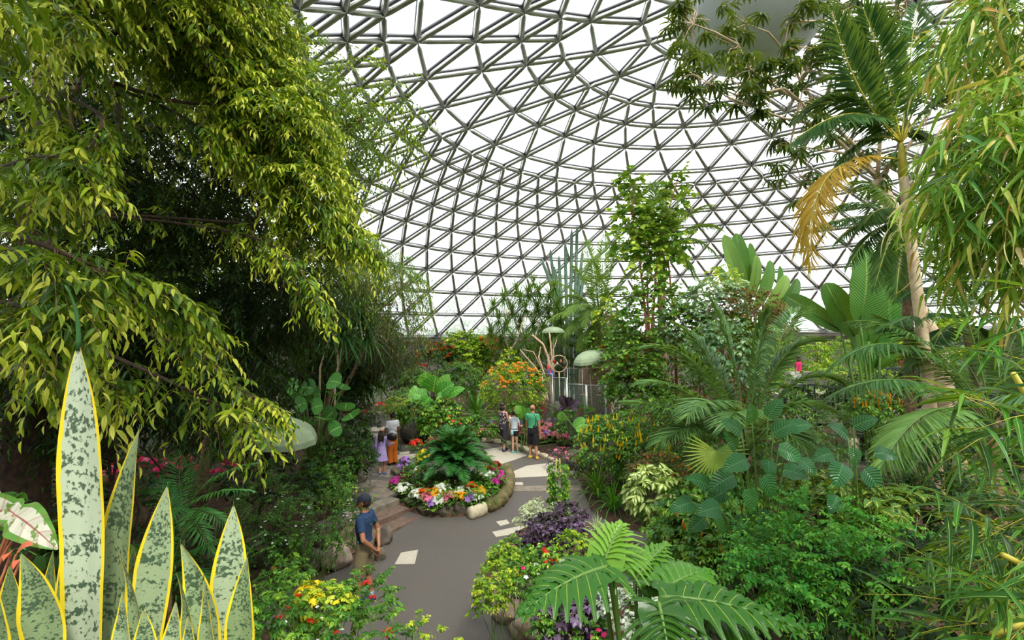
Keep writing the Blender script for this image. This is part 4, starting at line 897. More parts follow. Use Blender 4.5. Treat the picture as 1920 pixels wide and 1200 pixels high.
bigleaf('broad_leaved_shrub', 'large glossy dark green leaves on upright stems at centre right', gx(1415, 6.6), BRL, m_bigl, 'shrub', rr=.008)
BR2 = [(x, y, x+.75*ln*math.cos(a_), y-.75*ln*math.sin(a_), 5.9+rs.uniform(-.3, .3), wd_*.8, ti) for (x, y, wd_, ln, a_, ti) in [(1580, 870, 56, 64, -1.9, .35), (1590, 820, 40, 60, 2.6, .2), (1600, 800, 40, 66, .3, .2), (1620, 880, 60, 74, -1.0, .25), (1570, 930, 40, 50, -2.0, .3), (1640, 850, 40, 60, -.2, .2), (1560, 850, 40, 54, 3.5, .3), (1600, 840, 34, 50, -1.5, .3)]]
bigleaf('broad_leaved_shrub', 'second dark broad leaved shrub in front of the crouching couple', gx(1600, 6), BR2, m_bigl, 'shrub', rr=.008)
plant('pinnate_shrub', 'spreading bright green shrub with feathery layered leaves at lower right', 'shrub', [(1400, 1560, 1000, 1080, 5.2, .5), (1500, 1640, 1010, 1110, 4.9, .5), (1600, 1720, 980, 1060, 5.2, .5), (1480, 1600, 940, 1010, 5.6, .5), (1420, 1520, 1060, 1130, 4.7, .5), (1500, 1560, 1120, 1180, 4.4, .3), (1390, 1480, 1040, 1090, 5.0, .4)],
    520, .3, 15, L_oval, .052, m_fern, m_stem, tint=.4, droop=.3, spread=1.2, tvar=.14, up=.1, stems=4)
plant('shrub', 'dark understory below the feathery shrub at the bottom right', 'shrub', [(1520, 1700, 1080, 1220, 4.6, .6), (1640, 1760, 1020, 1200, 5, .6), (1700, 1900, 900, 1100, 6.5, 1), (1560, 1760, 900, 1010, 6.8, .8), (1380, 1540, 1060, 1220, 5.4, .6), (1420, 1600, 980, 1080, 6.4, .6)], 900, .35, 8, L_oval, .09, m_ficusd, tint=.3)
plant('croton', 'yellow veined croton foliage right of the broad leaved shrub', 'shrub', [(1560, 1640, 920, 990, 6.0, .4), (1660, 1740, 930, 980, 6.2, .4), (1500, 1580, 900, 960, 6.6, .4)], 110, .3, 7, L_oval, .15, m_croton, tint=.5, up=.6)
plant('golden_candle_shrub', 'bushy shrub covered in upright yellow flower spikes', 'shrub', [(1080, 1180, 800, 880, 13.4), (1150, 1255, 820, 900, 12.8), (1100, 1220, 780, 830, 14)], 560, .3, 8, L_oval, .1, m_green, tint=.35, fl=[('spike', f_yel, .11, 90, 'flower_spike')])
plant('shrub', 'small orange berried shrub right of the yellow flower spikes', 'shrub', [(1180, 1290, 850, 925, 11.5)], 260, .26, 8, L_oval, .07, m_brownleaf, fl=[('cluster', f_org, .03, 40)], tint=.8)
plant('golden_candle_shrub', 'lower shrub with orange yellow flower spikes above the paved bend', 'shrub', [(1235, 1330, 960, 1060, 7.6, .5), (1290, 1400, 1000, 1080, 7.0, .5), (1300, 1380, 940, 1000, 7.6, .5)], 380, .28, 8, L_oval, .1, m_green, tint=.4, fl=[('spike', f_org, .1, 12, 'flower_spike'), ('bract', f_hot, .07, 2)])
plant('golden_candle_shrub', 'orange flowered shrub behind the crouching couple', 'shrub', [(1600, 1680, 735, 800, 13.5)], 160, .3, 7, L_oval, .11, m_green, tint=.3, fl=[('spike', petal('golden', (240, 150, 10), (250, 200, 30)), .1, 44, 'flower_spike')])
plant('shrub', 'bushy green undergrowth at the feet of the red stemmed tree', 'shrub', [(1130, 1260, 680, 790, 17, .8), (1240, 1380, 690, 800, 16, .8), (1360, 1500, 680, 800, 16, .8), (1180, 1330, 740, 840, 15, .8), (1300, 1480, 740, 850, 14.4, .8)], 900, .4, 8, L_oval, .13, m_green, tint=.3, tvar=.2)
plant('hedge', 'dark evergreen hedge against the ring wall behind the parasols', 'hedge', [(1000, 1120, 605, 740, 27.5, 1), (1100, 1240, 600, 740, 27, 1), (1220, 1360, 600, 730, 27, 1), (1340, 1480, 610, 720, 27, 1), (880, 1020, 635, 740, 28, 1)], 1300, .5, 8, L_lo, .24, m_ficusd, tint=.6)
plant('fern', 'grey green feathery ferns in front of the column cactus', 'fern', [(1000, 1060, 560, 660, 26, .8), (1050, 1110, 560, 640, 26.5, .8)], 150, .6, 10, L_blade, .5, m_date, tint=.35)
# strappy plants and variegated shrub on the right edge of the path
for q, lb, n_, L_, wd_, mt in (((1120, 935), 'arching strap leaved clump at the right edge of the path', 46, .9, .03, m_green), ((1150, 960), 'grassy clump hanging over the kerb right of the striped paving', 60, .75, .016, m_fern), ((1185, 955), 'second grassy clump spilling over the bend of the kerb', 60, .7, .016, m_fern),
    ((1165, 905), 'broad strap leaved clump above the grassy clumps', 40, .85, .035, m_fern), ((1110, 905), 'small strap leaved clump beside the climbing vine', 36, .7, .03, m_green), ((1210, 985), 'low grassy clump on the mossy bend', 50, .55, .014, m_fern)):
    tuft('lily_turf', lb, 'strappy plant', G(*q), n_, L_, wd_, mt, arch=.9, tint=.5, e0=(.3, 1.4))
plant('variegated_shrub', 'shrub with cream and green rosette leaves right of the grassy clumps', 'shrub', [(1180, 1270, 880, 960, 9.2, .5), (1230, 1290, 900, 970, 9, .4)], 90, .22, 8, L_oval, .17, m_varil, tint=.5, up=.6, spread=.75)
plant('shrub', 'low dark shrub below the fan palm leaf', 'shrub', [(1270, 1420, 900, 980, 8.6, .7), (1250, 1340, 950, 1000, 8.2, .5)], 300, .3, 7, L_heart, .12, m_green, tint=.25)
plant('shrub', 'mixed understory between the kentia palm and the yellow flowers', 'shrub', [(1160, 1300, 740, 860, 13.5, 1), (1270, 1420, 800, 900, 12.5, 1), (1420, 1560, 800, 900, 12, 1), (1500, 1700, 760, 880, 14.5, 1.2), (1440, 1560, 880, 960, 9, .8)], 1100, .4, 8, L_lo, .14, m_green, tint=.22)
plant('shrub', 'dark bushes under the palms along the right path', 'shrub', [(1560, 1800, 700, 780, 17, 1.5), (1700, 1920, 640, 800, 15, 1.5), (1800, 1960, 800, 960, 9, 1), (1480, 1640, 720, 780, 18, 1.5), (1840, 2000, 700, 900, 10, 1)], 1300, .5, 8, L_lo, .2, m_ficusd, tint=.4)
plant('shrub', 'yellow green philodendron foliage among the dark palms', 'shrub', [(1730, 1800, 600, 660, 14, .6), (1700, 1760, 640, 680, 14.5, .6)], 50, .3, 6, L_heart, .3, m_yg, tint=.6)
# ================================================================ bamboo at the right edge
def bamboo(name, label, loc, culms, blobs, n, size=.2, tint=.35, young=.3, dr=(-.55, -.2, -.25), dp_=.45, **kw):
    t = thing(name, label, 'bamboo', loc)
    for c_ in culms: mb = MB(); tube(mb, c_, np.linspace(.028, .014, len(c_)), 8); mb.build('culm', m_ystem, t)
    mb = MB()
    for b in blobs:
        c, r = pb(*b[:6]); P, u = blobpts(c, r, int(n*b[6]), .25, -1)
        foliage(mb, P, u*.6+np.array(dr)+rs.normal(0, .45, u.shape), .4, 6, L_bam, size, spread=.75, droop=dp_, tint=tint, young=young, tvar=.2, ldroop=dp_*.7, stem=.003, aniso=(.75, 1), **kw)
    mb.build('foliage', [m_bam, m_ystem], t); return t
bamboo('bamboo', 'golden green bamboo with long hanging leaves at the right edge', gx(2050, 4.6), [[gx(2050, 4.6), W(1990, 500, 4.4), W(1900, 150, 4.1), W(1850, 0, 4)], [gx(2080, 4.4), W(2010, 400, 4.2), W(1900, 200, 3.8)], [gx(2080, 4.8), W(1960, 300, 4.6), W(1840, 60, 4.6)]],
    [(1860, 2040, -80, 110, 4, .6, 1.0), (1850, 2020, 130, 280, 3.7, .5, 1.0), (1840, 2000, 240, 400, 3.4, .5, 1.1), (1880, 2040, 380, 520, 3.6, .5, .8), (1880, 2060, 0, 300, 5, .7, 1), (1800, 1900, 0, 130, 5, .4, .5), (1790, 1880, 300, 380, 4.2, .35, .3)], 130, .29, tint=.45, young=.35)
bamboo('bamboo', 'fresh green bamboo with spear leaves at the lower right edge', gx(2150, 3.2), [[gx(2150, 3.2), W(2020, 900, 3), W(1900, 700, 2.8)], [gx(2200, 3), W(2000, 1100, 2.6), W(1880, 1040, 2.5)], [gx(2200, 3.4), W(2060, 800, 3.2), W(1930, 620, 3.2)], [gx(2150, 3), W(1960, 1150, 2.6), W(1860, 1190, 2.5)]],
    [(1870, 2000, 740, 860, 2.6, .25, .35), (1850, 1990, 960, 1060, 2.6, .25, .35), (1840, 1980, 1110, 1240, 2.5, .25, .4), (1920, 2040, 560, 700, 3.0, .3, .2), (1900, 2080, 860, 1240, 3.4, .4, .6), (1840, 1960, 880, 1200, 4.2, .4, .7)], 50, .29, tint=.22, young=.12, dr=(-.8, -.2, .05), dp_=.15)
# ================================================================ split leaf philodendrons in the foreground
def lobed(mb, a, b, w_, tint, nl=9, up=(0, -.3, 1)):
    """big leaf cut into finger lobes along both sides of a midrib"""
    a = np.asarray(a); b = np.asarray(b); L = np.linalg.norm(b-a); P = bez(a, (a+b)/2+np.array((0, 0, .12*L)), b, 2*nl+1)
    T = nrm(np.gradient(P, axis=0)); pr = lambda t: (.45+.55*math.sin(PI*min(1, t*1.1+.1))) * (1-t*.55)
    for sg in (-1, 1):
        for i in range(nl):
            p = P[2*i+1]; t = (2*i+1)/(2*nl); s = nrm(np.cross(T[2*i+1], up)); an = 1.35-.8*t if i else 1.9
            d = T[2*i+1]*math.cos(an)+s*sg*math.sin(an); l = w_*pr(t)*rs.uniform(.9, 1.1); e = p+d*l+np.array((0, 0, -.22*l)); m_ = p+d*l*.5+np.array((0, 0, .1*l))
            blade(mb, p, m_, e, L/nl*.66, lambda q: max(.03, (1-q))**.5*(1-.3*math.sin(q*10)), 8, up, .15, .2, tint, k=5)
    blade(mb, P[0], P[nl], P[-1], w_*.52, lambda q: (.5+.5*math.sin(PI*min(1, q*1.1+.1)))*(1-q*.5)*max(.05, 1-q)**.3, 14, up, .1, .05, tint, k=7)
    blade(mb, P[-3], P[-2], P[-1]+(P[-1]-P[-3])*.6, L/nl*.8, PR_LANCE, 5, up, .1, 0, tint, k=5)
    tube(mb, P, np.linspace(.012, .003, len(P)), 6, 1)
t = thing('split_leaf_philodendron', 'split leaf philodendron with jagged glossy leaves at bottom centre', 'philodendron', gx(1215, 3.0))
for a, b, w_, y0, y1, ti in (((1140, 1062), (978, 1150), .27, 2.75, 2.5, .35), ((1130, 1060), (1165, 985), .28, 2.8, 2.9, .85), ((1190, 1090), (1250, 1020), .2, 2.9, 3.0, .6), ((1238, 1120), (1500, 1180), .26, 2.6, 2.5, .3), ((1240, 1110), (1330, 1070), .3, 2.7, 2.9, .55),
    ((1235, 1130), (1260, 1260), .28, 2.5, 2.3, .2), ((1330, 1150), (1420, 1200), .3, 2.7, 2.6, .3), ((1200, 1100), (1290, 1075), .26, 2.9, 3, .5), ((1150, 1055), (1215, 1040), .22, 2.8, 2.8, .7)):
    mb = MB(); A_ = W(*a, y0); B_ = W(*b, y1); lobed(mb, A_, B_, w_, ti); s = np.array(WL[t.name])+rs.uniform(-.08, .08, 3)*(1, 1, 0)
    tube(mb, bez(s, (s+A_)/2+(rs.uniform(-.05, .05), 0, .1), A_, 9), np.linspace(.022, .011, 9), 7, 1); mb.build('leaf', [m_phil, m_stem], t)
# ================================================================ planter with the snake plant
mb = MB(); box(mb, (-.95, 1.18, 2.6), (1.3, .62, 1.3)); pl_ = thing('planter', 'concrete planter holding the snake plant', 'planter', (-.95, 1.18, gz(-.95, .9)))
mb = MB(); z0 = gz(-.95, .87)-.05; zt = 3.42
for c, s in (((-.95, .9, (z0+zt)/2), (1.5, .06, zt-z0)), ((-.95, 1.46, (z0+zt)/2), (1.5, .06, zt-z0)), ((-1.67, 1.18, (z0+zt)/2), (.06, .5, zt-z0)), ((-.23, 1.18, (z0+zt)/2), (.06, .5, zt-z0))): box(mb, c, s)
mb.build('wall', m_conc, pl_, False); mb = MB(); box(mb, (-.95, 1.18, (z0+zt-.06)/2), (1.38, .5, zt-.06-z0)); mb.build('soil', m_soil, pl_, False)
def snake():
    m, n, o, p = newmat('snake_plant_leaf'); a = n.nodes.new('ShaderNodeAttribute'); a.attribute_name = 'luv'
    s = n.nodes.new('ShaderNodeSeparateXYZ'); n.links.new(a.outputs['Vector'], s.inputs[0]); ax = math_(n, 'ABSOLUTE', s.outputs[0])
    cmb = n.nodes.new('ShaderNodeCombineXYZ'); n.links.new(math_(n, 'MULTIPLY', s.outputs[0], 4.5), cmb.inputs[0]); n.links.new(math_(n, 'MULTIPLY', s.outputs[1], 60), cmb.inputs[1]); n.links.new(math_(n, 'MULTIPLY', s.outputs[2], 9), cmb.inputs[2])
    f = noise(n, 1.0, 3, .6, cmb.outputs[0]); cm2 = n.nodes.new('ShaderNodeCombineXYZ'); n.links.new(math_(n, 'MULTIPLY', s.outputs[0], .5), cm2.inputs[0]); n.links.new(math_(n, 'MULTIPLY', s.outputs[1], 15), cm2.inputs[1]); n.links.new(s.outputs[2], cm2.inputs[2])
    g = noise(n, 1.0, 2, .5, cm2.outputs[0]); k = math_(n, 'ADD', f, math_(n, 'MULTIPLY', math_(n, 'SUBTRACT', g, .5), .55))
    base = ramp(n, [(0, (96, 120, 70)), (.5, (136, 156, 112)), (1, (176, 190, 160))], s.outputs[2])
    rr_ = n.nodes.new('ShaderNodeMapRange'); rr_.inputs[1].default_value = .53; rr_.inputs[2].default_value = .6; n.links.new(k, rr_.inputs[0])
    c = mixc(n, math_(n, 'MULTIPLY', rr_.outputs[0], .92), base, (52, 76, 54))
    ed_ = math_(n, 'GREATER_THAN', math_(n, 'ADD', ax, math_(n, 'MULTIPLY', math_(n, 'SUBTRACT', noise(n, 1.0, 2, .5, cm2.outputs[0]), .5), .12)), .83); c = mixc(n, ed_, c, (224, 200, 40))
    n.links.new(c, p.inputs['Base Color']); p.inputs['Roughness'].default_value = .38; bump(n, p, f, .12, .003); return m
m_snake = snake()
sp = thing('snake_plant', 'tall snake plant with yellow edged mottled leaves in the foreground', 'snake plant', (-.95, 1.18, zt-.06))
PRS = lambda pk, tip: (lambda t: (.62+.38*math.sin(PI*min(1, t/pk)/2) if t < pk else max(.015, (1-((t-pk)/(1-pk))**tip))))
for bx_, by_, tx, ty, y, wpx, lean, pk, tip, ti, tw in [(158, 1330, 147, 640, 1.05, 90, -.0, .62, 2.1, .98, .15), (205, 1330, 262, 802, 1.12, 74, -.05, .66, 1.5, .45, .55), (262, 1330, 314, 910, 1.08, 66, -.02, .6, 1.6, .6, -.2), (232, 1330, 213, 1015, 1.0, 50, .06, .55, 1.4, .35, .9),
    (78, 1330, 38, 1036, .98, 82, .04, .55, 1.5, .35, -.1), (375, 1330, 338, 1018, 1.02, 66, .05, .6, 1.5, .5, .2), (412, 1330, 438, 946, 1.1, 66, 0, .6, 1.7, .75, -.15), (450, 1330, 464, 1042, 1.02, 60, -.02, .5, 1.5, .3, .3), (215, 1330, 229, 1105, .92, 46, 0, .5, 1.3, .55, .4), (318, 1330, 328, 1068, .98, 40, .05, .5, 1.3, .25, .8),
    (262, 1330, 268, 1140, .9, 50, 0, .5, 1.3, .5, -.4), (385, 1330, 382, 1082, .96, 40, 0, .5, 1.2, .45, .6), (10, 1330, 18, 1058, 1.1, 70, 0, .5, 1.4, .1, 0), (128, 1330, 118, 1008, 1.2, 56, 0, .5, 1.4, .1, .2), (180, 1330, 186, 1005, 1.18, 60, 0, .5, 1.4, .2, -.3), (300, 1330, 330, 1125, .9, 44, 0, .5, 1.4, .6, .2),
    (60, 1330, 100, 1030, 1.22, 60, 0, .5, 1.4, .05, .4), (345, 1330, 352, 1150, .88, 40, 0, .5, 1.2, .5, .3), (-30, 1330, -18, 1080, .95, 80, 0, .5, 1.3, .2, 0), (240, 1330, 250, 1020, 1.25, 60, 0, .5, 1.4, .15, .1)]:
    a = W(bx_, by_, y); a[2] = max(a[2], zt-.06); b = W(tx, ty, y+.02); wd = wpx/2/F_PX*y; mb = MB()
    blade(mb, a, (a+b)/2+np.array((lean, .02, 0)), b, wd, PRS(pk, tip), 26, (.05, -1, 0), .22, .03, ti, k=9, twist=tw)
    if ty == 640: tube(mb, bez(b-(0, 0, .02), b+(.004, 0, .07), W(122, 535, 1.05), 9), np.linspace(.0055, .0015, 9), 6, 1)
    else: tube(mb, [b-(0, 0, .004), b+(0, 0, .008)], [.0012, .0005], 4, 1)
    mb.build('leaf', [m_snake, m_drac], sp)
cal = leafmat('caladium_leaf', [(0, (206, 204, 180)), (1, (224, 222, 204))], .45, .3, vein=(150, 40, 60), ribs=22, vw=.05, edge=((96, 150, 60), .68), blotch=((110, 150, 70), 40, .56))
t = thing('caladium', 'pale caladium leaf with pink veins at the lower left edge', 'caladium', (-1.5, 1.35, zt-.06))
for ax, ay, bx_, by_, y, wpx in ((28, 965, 108, 1030, 1.32, 70), (40, 985, -50, 930, 1.35, 60), (22, 990, 0, 920, 1.4, 46)):
    mb = MB(); a = W(ax, ay, y); b = W(bx_, by_, y-.05); blade(mb, a, (a+b)/2+(0, -.02, .03), b, wpx/2/F_PX*y, PR_HEART, 14, (0, -.8, .6), .1, .05, .5, k=9); blade(mb, a, a+(a-b)*.15, a+(a-b)*.32, wpx/2/F_PX*y*.8, PR_HEART, 6, (0, -.8, .6), .1, .05, .5, k=9)
    s = np.array((-1.5+rs.uniform(-.05, .05), 1.35, zt-.06)); tube(mb, bez(s, (s+a)/2+(0, 0, .05), a, 7), .004, 6, 1); mb.build('leaf', [cal, m_barkr], t)
t = thing('caladium', 'coral red caladium leaves behind the snake plant at the left', 'caladium', (-1.4, 1.25, zt-.06))
mr_ = leafmat('coral_leaf', [(0, (200, 70, 50)), (1, (236, 140, 100))], .45, .3)
for ax, ay, bx_, by_, y, wpx in ((30, 1040, 62, 1022, 1.25, 20), (20, 1040, 6, 1052, 1.25, 18), (40, 1050, 24, 1068, 1.22, 16)):
    mb = MB(); a = W(ax, ay, y); b = W(bx_, by_, y-.03); blade(mb, a, (a+b)/2+(0, 0, .02), b, wpx/2/F_PX*y, PR_HEART, 8, (0, -.7, .7), .1, .05, .5, k=7); s = np.array((-1.4, 1.25, zt-.06)); tube(mb, bez(s, (s+a)/2, a, 6), .003, 5, 1); mb.build('leaf', [mr_, m_barkr], t)
plant('shrub', 'dark green leaves low behind the snake plant', 'shrub', [(-60, 60, 950, 1200, 1.75, .12), (60, 200, 1000, 1240, 1.9, .12)], 46, .12, 6, L_oval, .07, m_ficusd, tint=.6, sr=.004)
# ================================================================ left side shrubs
plant('white_flowered_shrub', 'feathery green shrub sprinkled with tiny white flowers beside the man in blue', 'shrub', [(560, 668, 920, 1040, 8.2, .5), (490, 590, 950, 1060, 8.0, .5), (450, 540, 900, 980, 8.6, .5), (640, 690, 935, 1000, 8.6, .3)], 330, .32, 14, L_oval, .05, m_green, tint=.18, droop=.3, fl=[('star', f_wht, .022, 90)], sr=.008)
plant('shrub', 'dark leafy shrub at the left edge of the upper landing', 'shrub', [(590, 660, 830, 910, 12, .6), (630, 700, 830, 880, 12.8, .6), (640, 690, 800, 850, 13.6, .5), (560, 640, 880, 940, 10.6, .5)], 420, .3, 8, L_oval, .1, m_ficusd, tint=.55, up=.5, fl=[('star', f_wht, .03, 10)])
plant('kalanchoe', 'pale stemmed bushy plant below the green parasol', 'shrub', [(600, 650, 880, 930, 10.4, .4)], 90, .3, 8, L_oval, .08, m_green, tint=.4)
bigleaf('round_leaf_plant', 'big round flat leaves under the bare dracaena stems', gx(590, 12.3), [(x, y, x+rs.uniform(-34, 34), y+rs.uniform(-8, 22), 12+rs.uniform(-.6, .6), 38, rs.uniform(0, .35)) for x, y in ((560, 725), (590, 730), (615, 715), (640, 735), (575, 755), (605, 760), (630, 770), (550, 745), (650, 755), (585, 785), (620, 795), (640, 800), (560, 790), (600, 740), (645, 720), (540, 730), (570, 800), (610, 785), (625, 745), (655, 775))],
    m_alo, 'broad leaved plant', prof=lambda t: math.sin(PI*min(1, t*.96+.04))**.5, k=5, n=8)
palm('bamboo_palm', 'small feathery palm under the fig tree at lower left', kfr([((345, 960, 6.4), (350, 900, 6.4), (395, 845, 6.3)), ((345, 960, 6.4), (390, 880, 6.3), (478, 868, 6.2)), ((345, 960, 6.4), (380, 910, 6.2), (470, 920, 6)), ((345, 960, 6.4), (370, 940, 6.1), (430, 985, 5.9)), ((345, 960, 6.4), (320, 900, 6.4), (270, 920, 6.4)),
    ((345, 960, 6.4), (330, 930, 6.1), (290, 1010, 6)), ((345, 960, 6.4), (360, 960, 6.1), (400, 1040, 5.9)), ((345, 960, 6.4), (330, 890, 6.5), (340, 850, 6.6))]), loc=gx(345, 6.4), nl=22, ll=.24, w=1.3, tint=.7, hang=.25, mat=m_cycad, rr=.007, trunk=([gx(345, 6.4), W(345, 960, 6.4)], [.02, .015]))
palm('bamboo_palm', 'second small palm just behind the snake plant leaves', kfr([((320, 1080, 5), (330, 1000, 5), (380, 950, 5)), ((320, 1080, 5), (360, 1010, 4.9), (440, 1010, 4.8)), ((320, 1080, 5), (300, 990, 5), (330, 930, 5.1)), ((320, 1080, 5), (280, 1020, 5), (250, 1040, 4.9)), ((320, 1080, 5), (350, 1060, 4.8), (410, 1100, 4.7)), ((320, 1080, 5), (340, 960, 5.1), (300, 900, 5.2))]),
     loc=gx(320, 5), nl=22, ll=.22, w=1.3, tint=.5, hang=.25, mat=m_cycad, rr=.007, trunk=([gx(320, 5), W(320, 1080, 5)], [.02, .015]))
plant('azalea', 'magenta flowered bush glowing in the shade under the fig', 'flower bed', [(300, 470, 850, 900, 10.5, .6), (200, 330, 860, 920, 10.5, .6)], 260, .25, 8, L_lo, .09, m_ficusd, fl=[('cluster', f_hot, .09, 40), ('cluster', f_pnk, .08, 16)])
plant('azalea', 'small magenta flower clump deep in the shade', 'flower bed', [(235, 265, 925, 950, 9, .3)], 40, .2, 7, L_lo, .08, m_ficusd, fl=[('cluster', f_hot, .07, 8)])
plant('shrub', 'ground foliage under the fig tree, shade put into its leaf colour', 'shrub', [(120, 330, 900, 1060, 8, .8), (330, 520, 980, 1060, 8, .8), (-100, 160, 860, 1000, 8, .8), (430, 540, 830, 930, 10.6, .8), (470, 600, 860, 940, 9.6, .5), (200, 420, 1040, 1160, 6, .5)], 760, .3, 8, L_oval, .1, m_ficusd, tint=.4)  # deep shade under the fig is put into the leaf colour
plant('shrub', 'tall thicket behind the green parasol, shade put into its leaf colour', 'shrub', [(100, 420, 640, 880, 13, 1), (380, 560, 700, 860, 13.5, 1), (-60, 150, 640, 900, 10, 1), (520, 700, 740, 830, 15.5, 1)], 1100, .5, 8, L_lo, .2, m_ficusd, tint=.3)  # darkened leaves stand in for the deep shade at lower left
tuft('iris', 'upright spear leaves below the green parasol', 'strappy plant', gx(555, 9.4), 30, .85, .018, m_green, arch=.15, e0=(1.0, 1.5), tint=.2)
tuft('iris', 'second clump of spear leaves with a red flower above', 'strappy plant', gx(520, 9.2), 26, .8, .018, m_green, arch=.15, e0=(1.0, 1.5), tint=.25)
# near bottom left
plant('flowering_shrub', 'mixed shrub with yellow leaves beside the bottom of the path', 'shrub', [(470, 600, 1090, 1190, 4.6, .4), (560, 680, 1120, 1200, 4.4, .35), (500, 560, 1060, 1110, 5.2, .3), (640, 735, 1080, 1150, 4.9, .25), (600, 760, 1150, 1230, 4.1, .3), (440, 560, 1140, 1260, 4, .4)], 330, .2, 10, L_oval, .055, m_green, tint=.4, tvar=.15, up=.6,
      fl=[('star', f_wht, .022, 8), ('bract', f_red, .05, 10)], sr=.006)
plant('croton', 'yellow flowered mound above the red lilies', 'shrub', [(570, 650, 1108, 1170, 4.5, .25), (560, 600, 1100, 1130, 4.7, .2)], 70, .14, 9, L_oval, .05, m_yg, tint=.75, fl=[('cluster', f_yel, .035, 60)], up=.6)
tuft('bromeliad', 'bright green strap leaf arching at the bottom of the path', 'bromeliad', gx(690, 4.0, .0), 22, .75, .025, m_fern, arch=.5, tint=.7)
plant('yellow_shrub', 'small lime leaved sprig at the bottom edge of the path', 'shrub', [(790, 870, 1185, 1230, 4.2, .15), (740, 800, 1160, 1220, 4.2, .15)], 26, .14, 10, L_oval, .04, m_yg, tint=.6, up=.9)

# ================================================================ the round cycad bed
cc = G(848, 905); R1 = 1.42
bedc = np.array((G(845, 900)[0]+.02, 13.15, .22))
def bedmound(name, pts, h, label, z0=None, rings=5):
    P = np.array(pts)[:, :2]; c = P.mean(0); V = []; n = len(P)
    for k in range(rings+1):
        f = 1-k/rings
        for p in P:
            q = c+(p-c)*f; V.append((q[0], q[1], gz(q[0], q[1])+h*(1-f**2.5)+(0 if k else -.03)))
    F = [(k*n+j, k*n+(j+1) % n, (k+1)*n+(j+1) % n, (k+1)*n+j) for k in range(rings) for j in range(n)]
    mb = MB(); mb.add(np.array(V), np.array(F)); return mb.top(name, m_soil, label, 'flower bed')
def ring(cx, cy, rx, ry, n=28, a0=0, a1=2*PI): return [(cx+rx*math.cos(a0+(a1-a0)*k/n), cy+ry*math.sin(a0+(a1-a0)*k/n), 0) for k in range(n)]
# outline of the bed on the floor, measured where its edge meets the paving
BED1 = [on(-1.6+1.52*math.cos(2*PI*k/26), 13.22+1.42*math.sin(2*PI*k/26)) for k in range(26)]
bedmound('planting_bed', BED1, .38, 'round raised soil bed around the cycad')
CB = np.array(BED1)[:, :2].mean(0)
kp1 = [np.array(p) for p in GP([(880, 974), (912, 963), (940, 947), (953, 925), (956, 905), (950, 885)])]
for k, (a, b) in enumerate(zip(kp1, kp1[1:])):
    mb = MB(); d = (b-a)/np.linalg.norm(b-a); n_ = 10; pts = [a+(b-a)*i/9+(0, 0, .13) for i in range(10)]
    tube(mb, [p+rs.normal(0, .008, 3) for p in pts], [.13]+[.155+rs.uniform(-.012, .012) for _ in range(8)]+[.13], 14)
    mb.top('log_kerb', m_kerb if k == 0 else m_moss, ['pale log shaped kerb at the front right of the cycad bed', 'mossy kerb log next to the pale one', 'mossy kerb log at the right of the cycad bed', 'mossy kerb log level with the yellow and pink flowers', 'mossy kerb log furthest round the right of the cycad bed'][k], 'kerb')
for (px_, py_, rx, ry, rz, lb) in ((778, 955, .28, .2, .22, 'brown boulder at the top end of the steps'), (800, 968, .3, .2, .2, 'boulder left of the big dark boulder under the flowers'), (833, 968, .34, .22, .24, 'big dark boulder at the front of the cycad bed'), (862, 968, .28, .2, .22, 'squared dark boulder next to the pale kerb log'),
    (762, 935, .22, .24, .22, 'flat reddish stone beside the steps'), (748, 915, .2, .26, .18, 'low stone at the left corner of the cycad bed'), (742, 892, .18, .22, .16, 'small stone at the back left of the cycad bed')):
    p = G(px_, py_); p[1] += .15; stone(p, (rx, ry, rz), lb, sink=.35, rz=rs.uniform(-.3, .3))
cyt = thing('cycad', 'dark green sago cycad in the middle of the round flower bed', 'cycad', (CB[0]+.1, CB[1]+.1, gz(*CB)+.3))
c = W(852, 880, CB[1]); FR = [(c, c+np.array((math.cos(a)*r*.42, math.sin(a)*r*.42, zz*.6+.42)), c+np.array((math.cos(a)*r, math.sin(a)*r, zz))) for a, r, zz in [(i*2.399963, .42+.75*(i/46), 1.05*(1-i/46)-.12*(i/46)) for i in range(46)]]
for q in FR: mb = MB(); frond(mb, *q, nl=64, ll=.3, hang=.0, s0=.1, tint=.55, w=1.5, rr=.01, vv=.4); mb.build('frond', [m_cycad, m_stem], cyt)
mb = MB(); tube(mb, [(CB[0]+.1, CB[1]+.1, gz(*CB)+.25), c], [.16, .13], 12); mb.build('trunk', m_log, cyt)
_b1 = np.array(BED1)[:, :2]-CB; _ba = np.arctan2(_b1[:, 1], _b1[:, 0]); _o = np.argsort(_ba)
def bedh(x, y):
    a = math.atan2(y-CB[1], x-CB[0]); R = np.interp(a, _ba[_o], np.linalg.norm(_b1, axis=1)[_o], period=2*PI); f = min(1, math.hypot(x-CB[0], y-CB[1])/R); return gz(x, y)+.38*(1-f**2.5)
def bedp(x, y, y_=None):                   # a spot on the mound under this line of sight
    d = ray(x, y)
    for yy in np.arange(11.5, 14.7, .03):
        q = np.array((d.x/d.y*yy, yy, EYE+d.z/d.y*yy))
        if q[2] < bedh(q[0], yy): return np.array((q[0], yy, bedh(q[0], yy)))
    return q
def bedspot(x, y):
    d = ray(x, y)
    for yy in np.arange(14.6, 11.4, -.05):
        q = np.array((d.x/d.y*yy, yy, EYE+d.z/d.y*yy))
        if math.hypot((q[0]+1.6)/1.45, (yy-13.22)/1.35) < 1 and q[2]-bedh(q[0], yy) < .62: return np.array((q[0], yy, bedh(q[0], yy))), max(.16, q[2]-bedh(q[0], yy))
    p = bedp(x, y); return p, .2
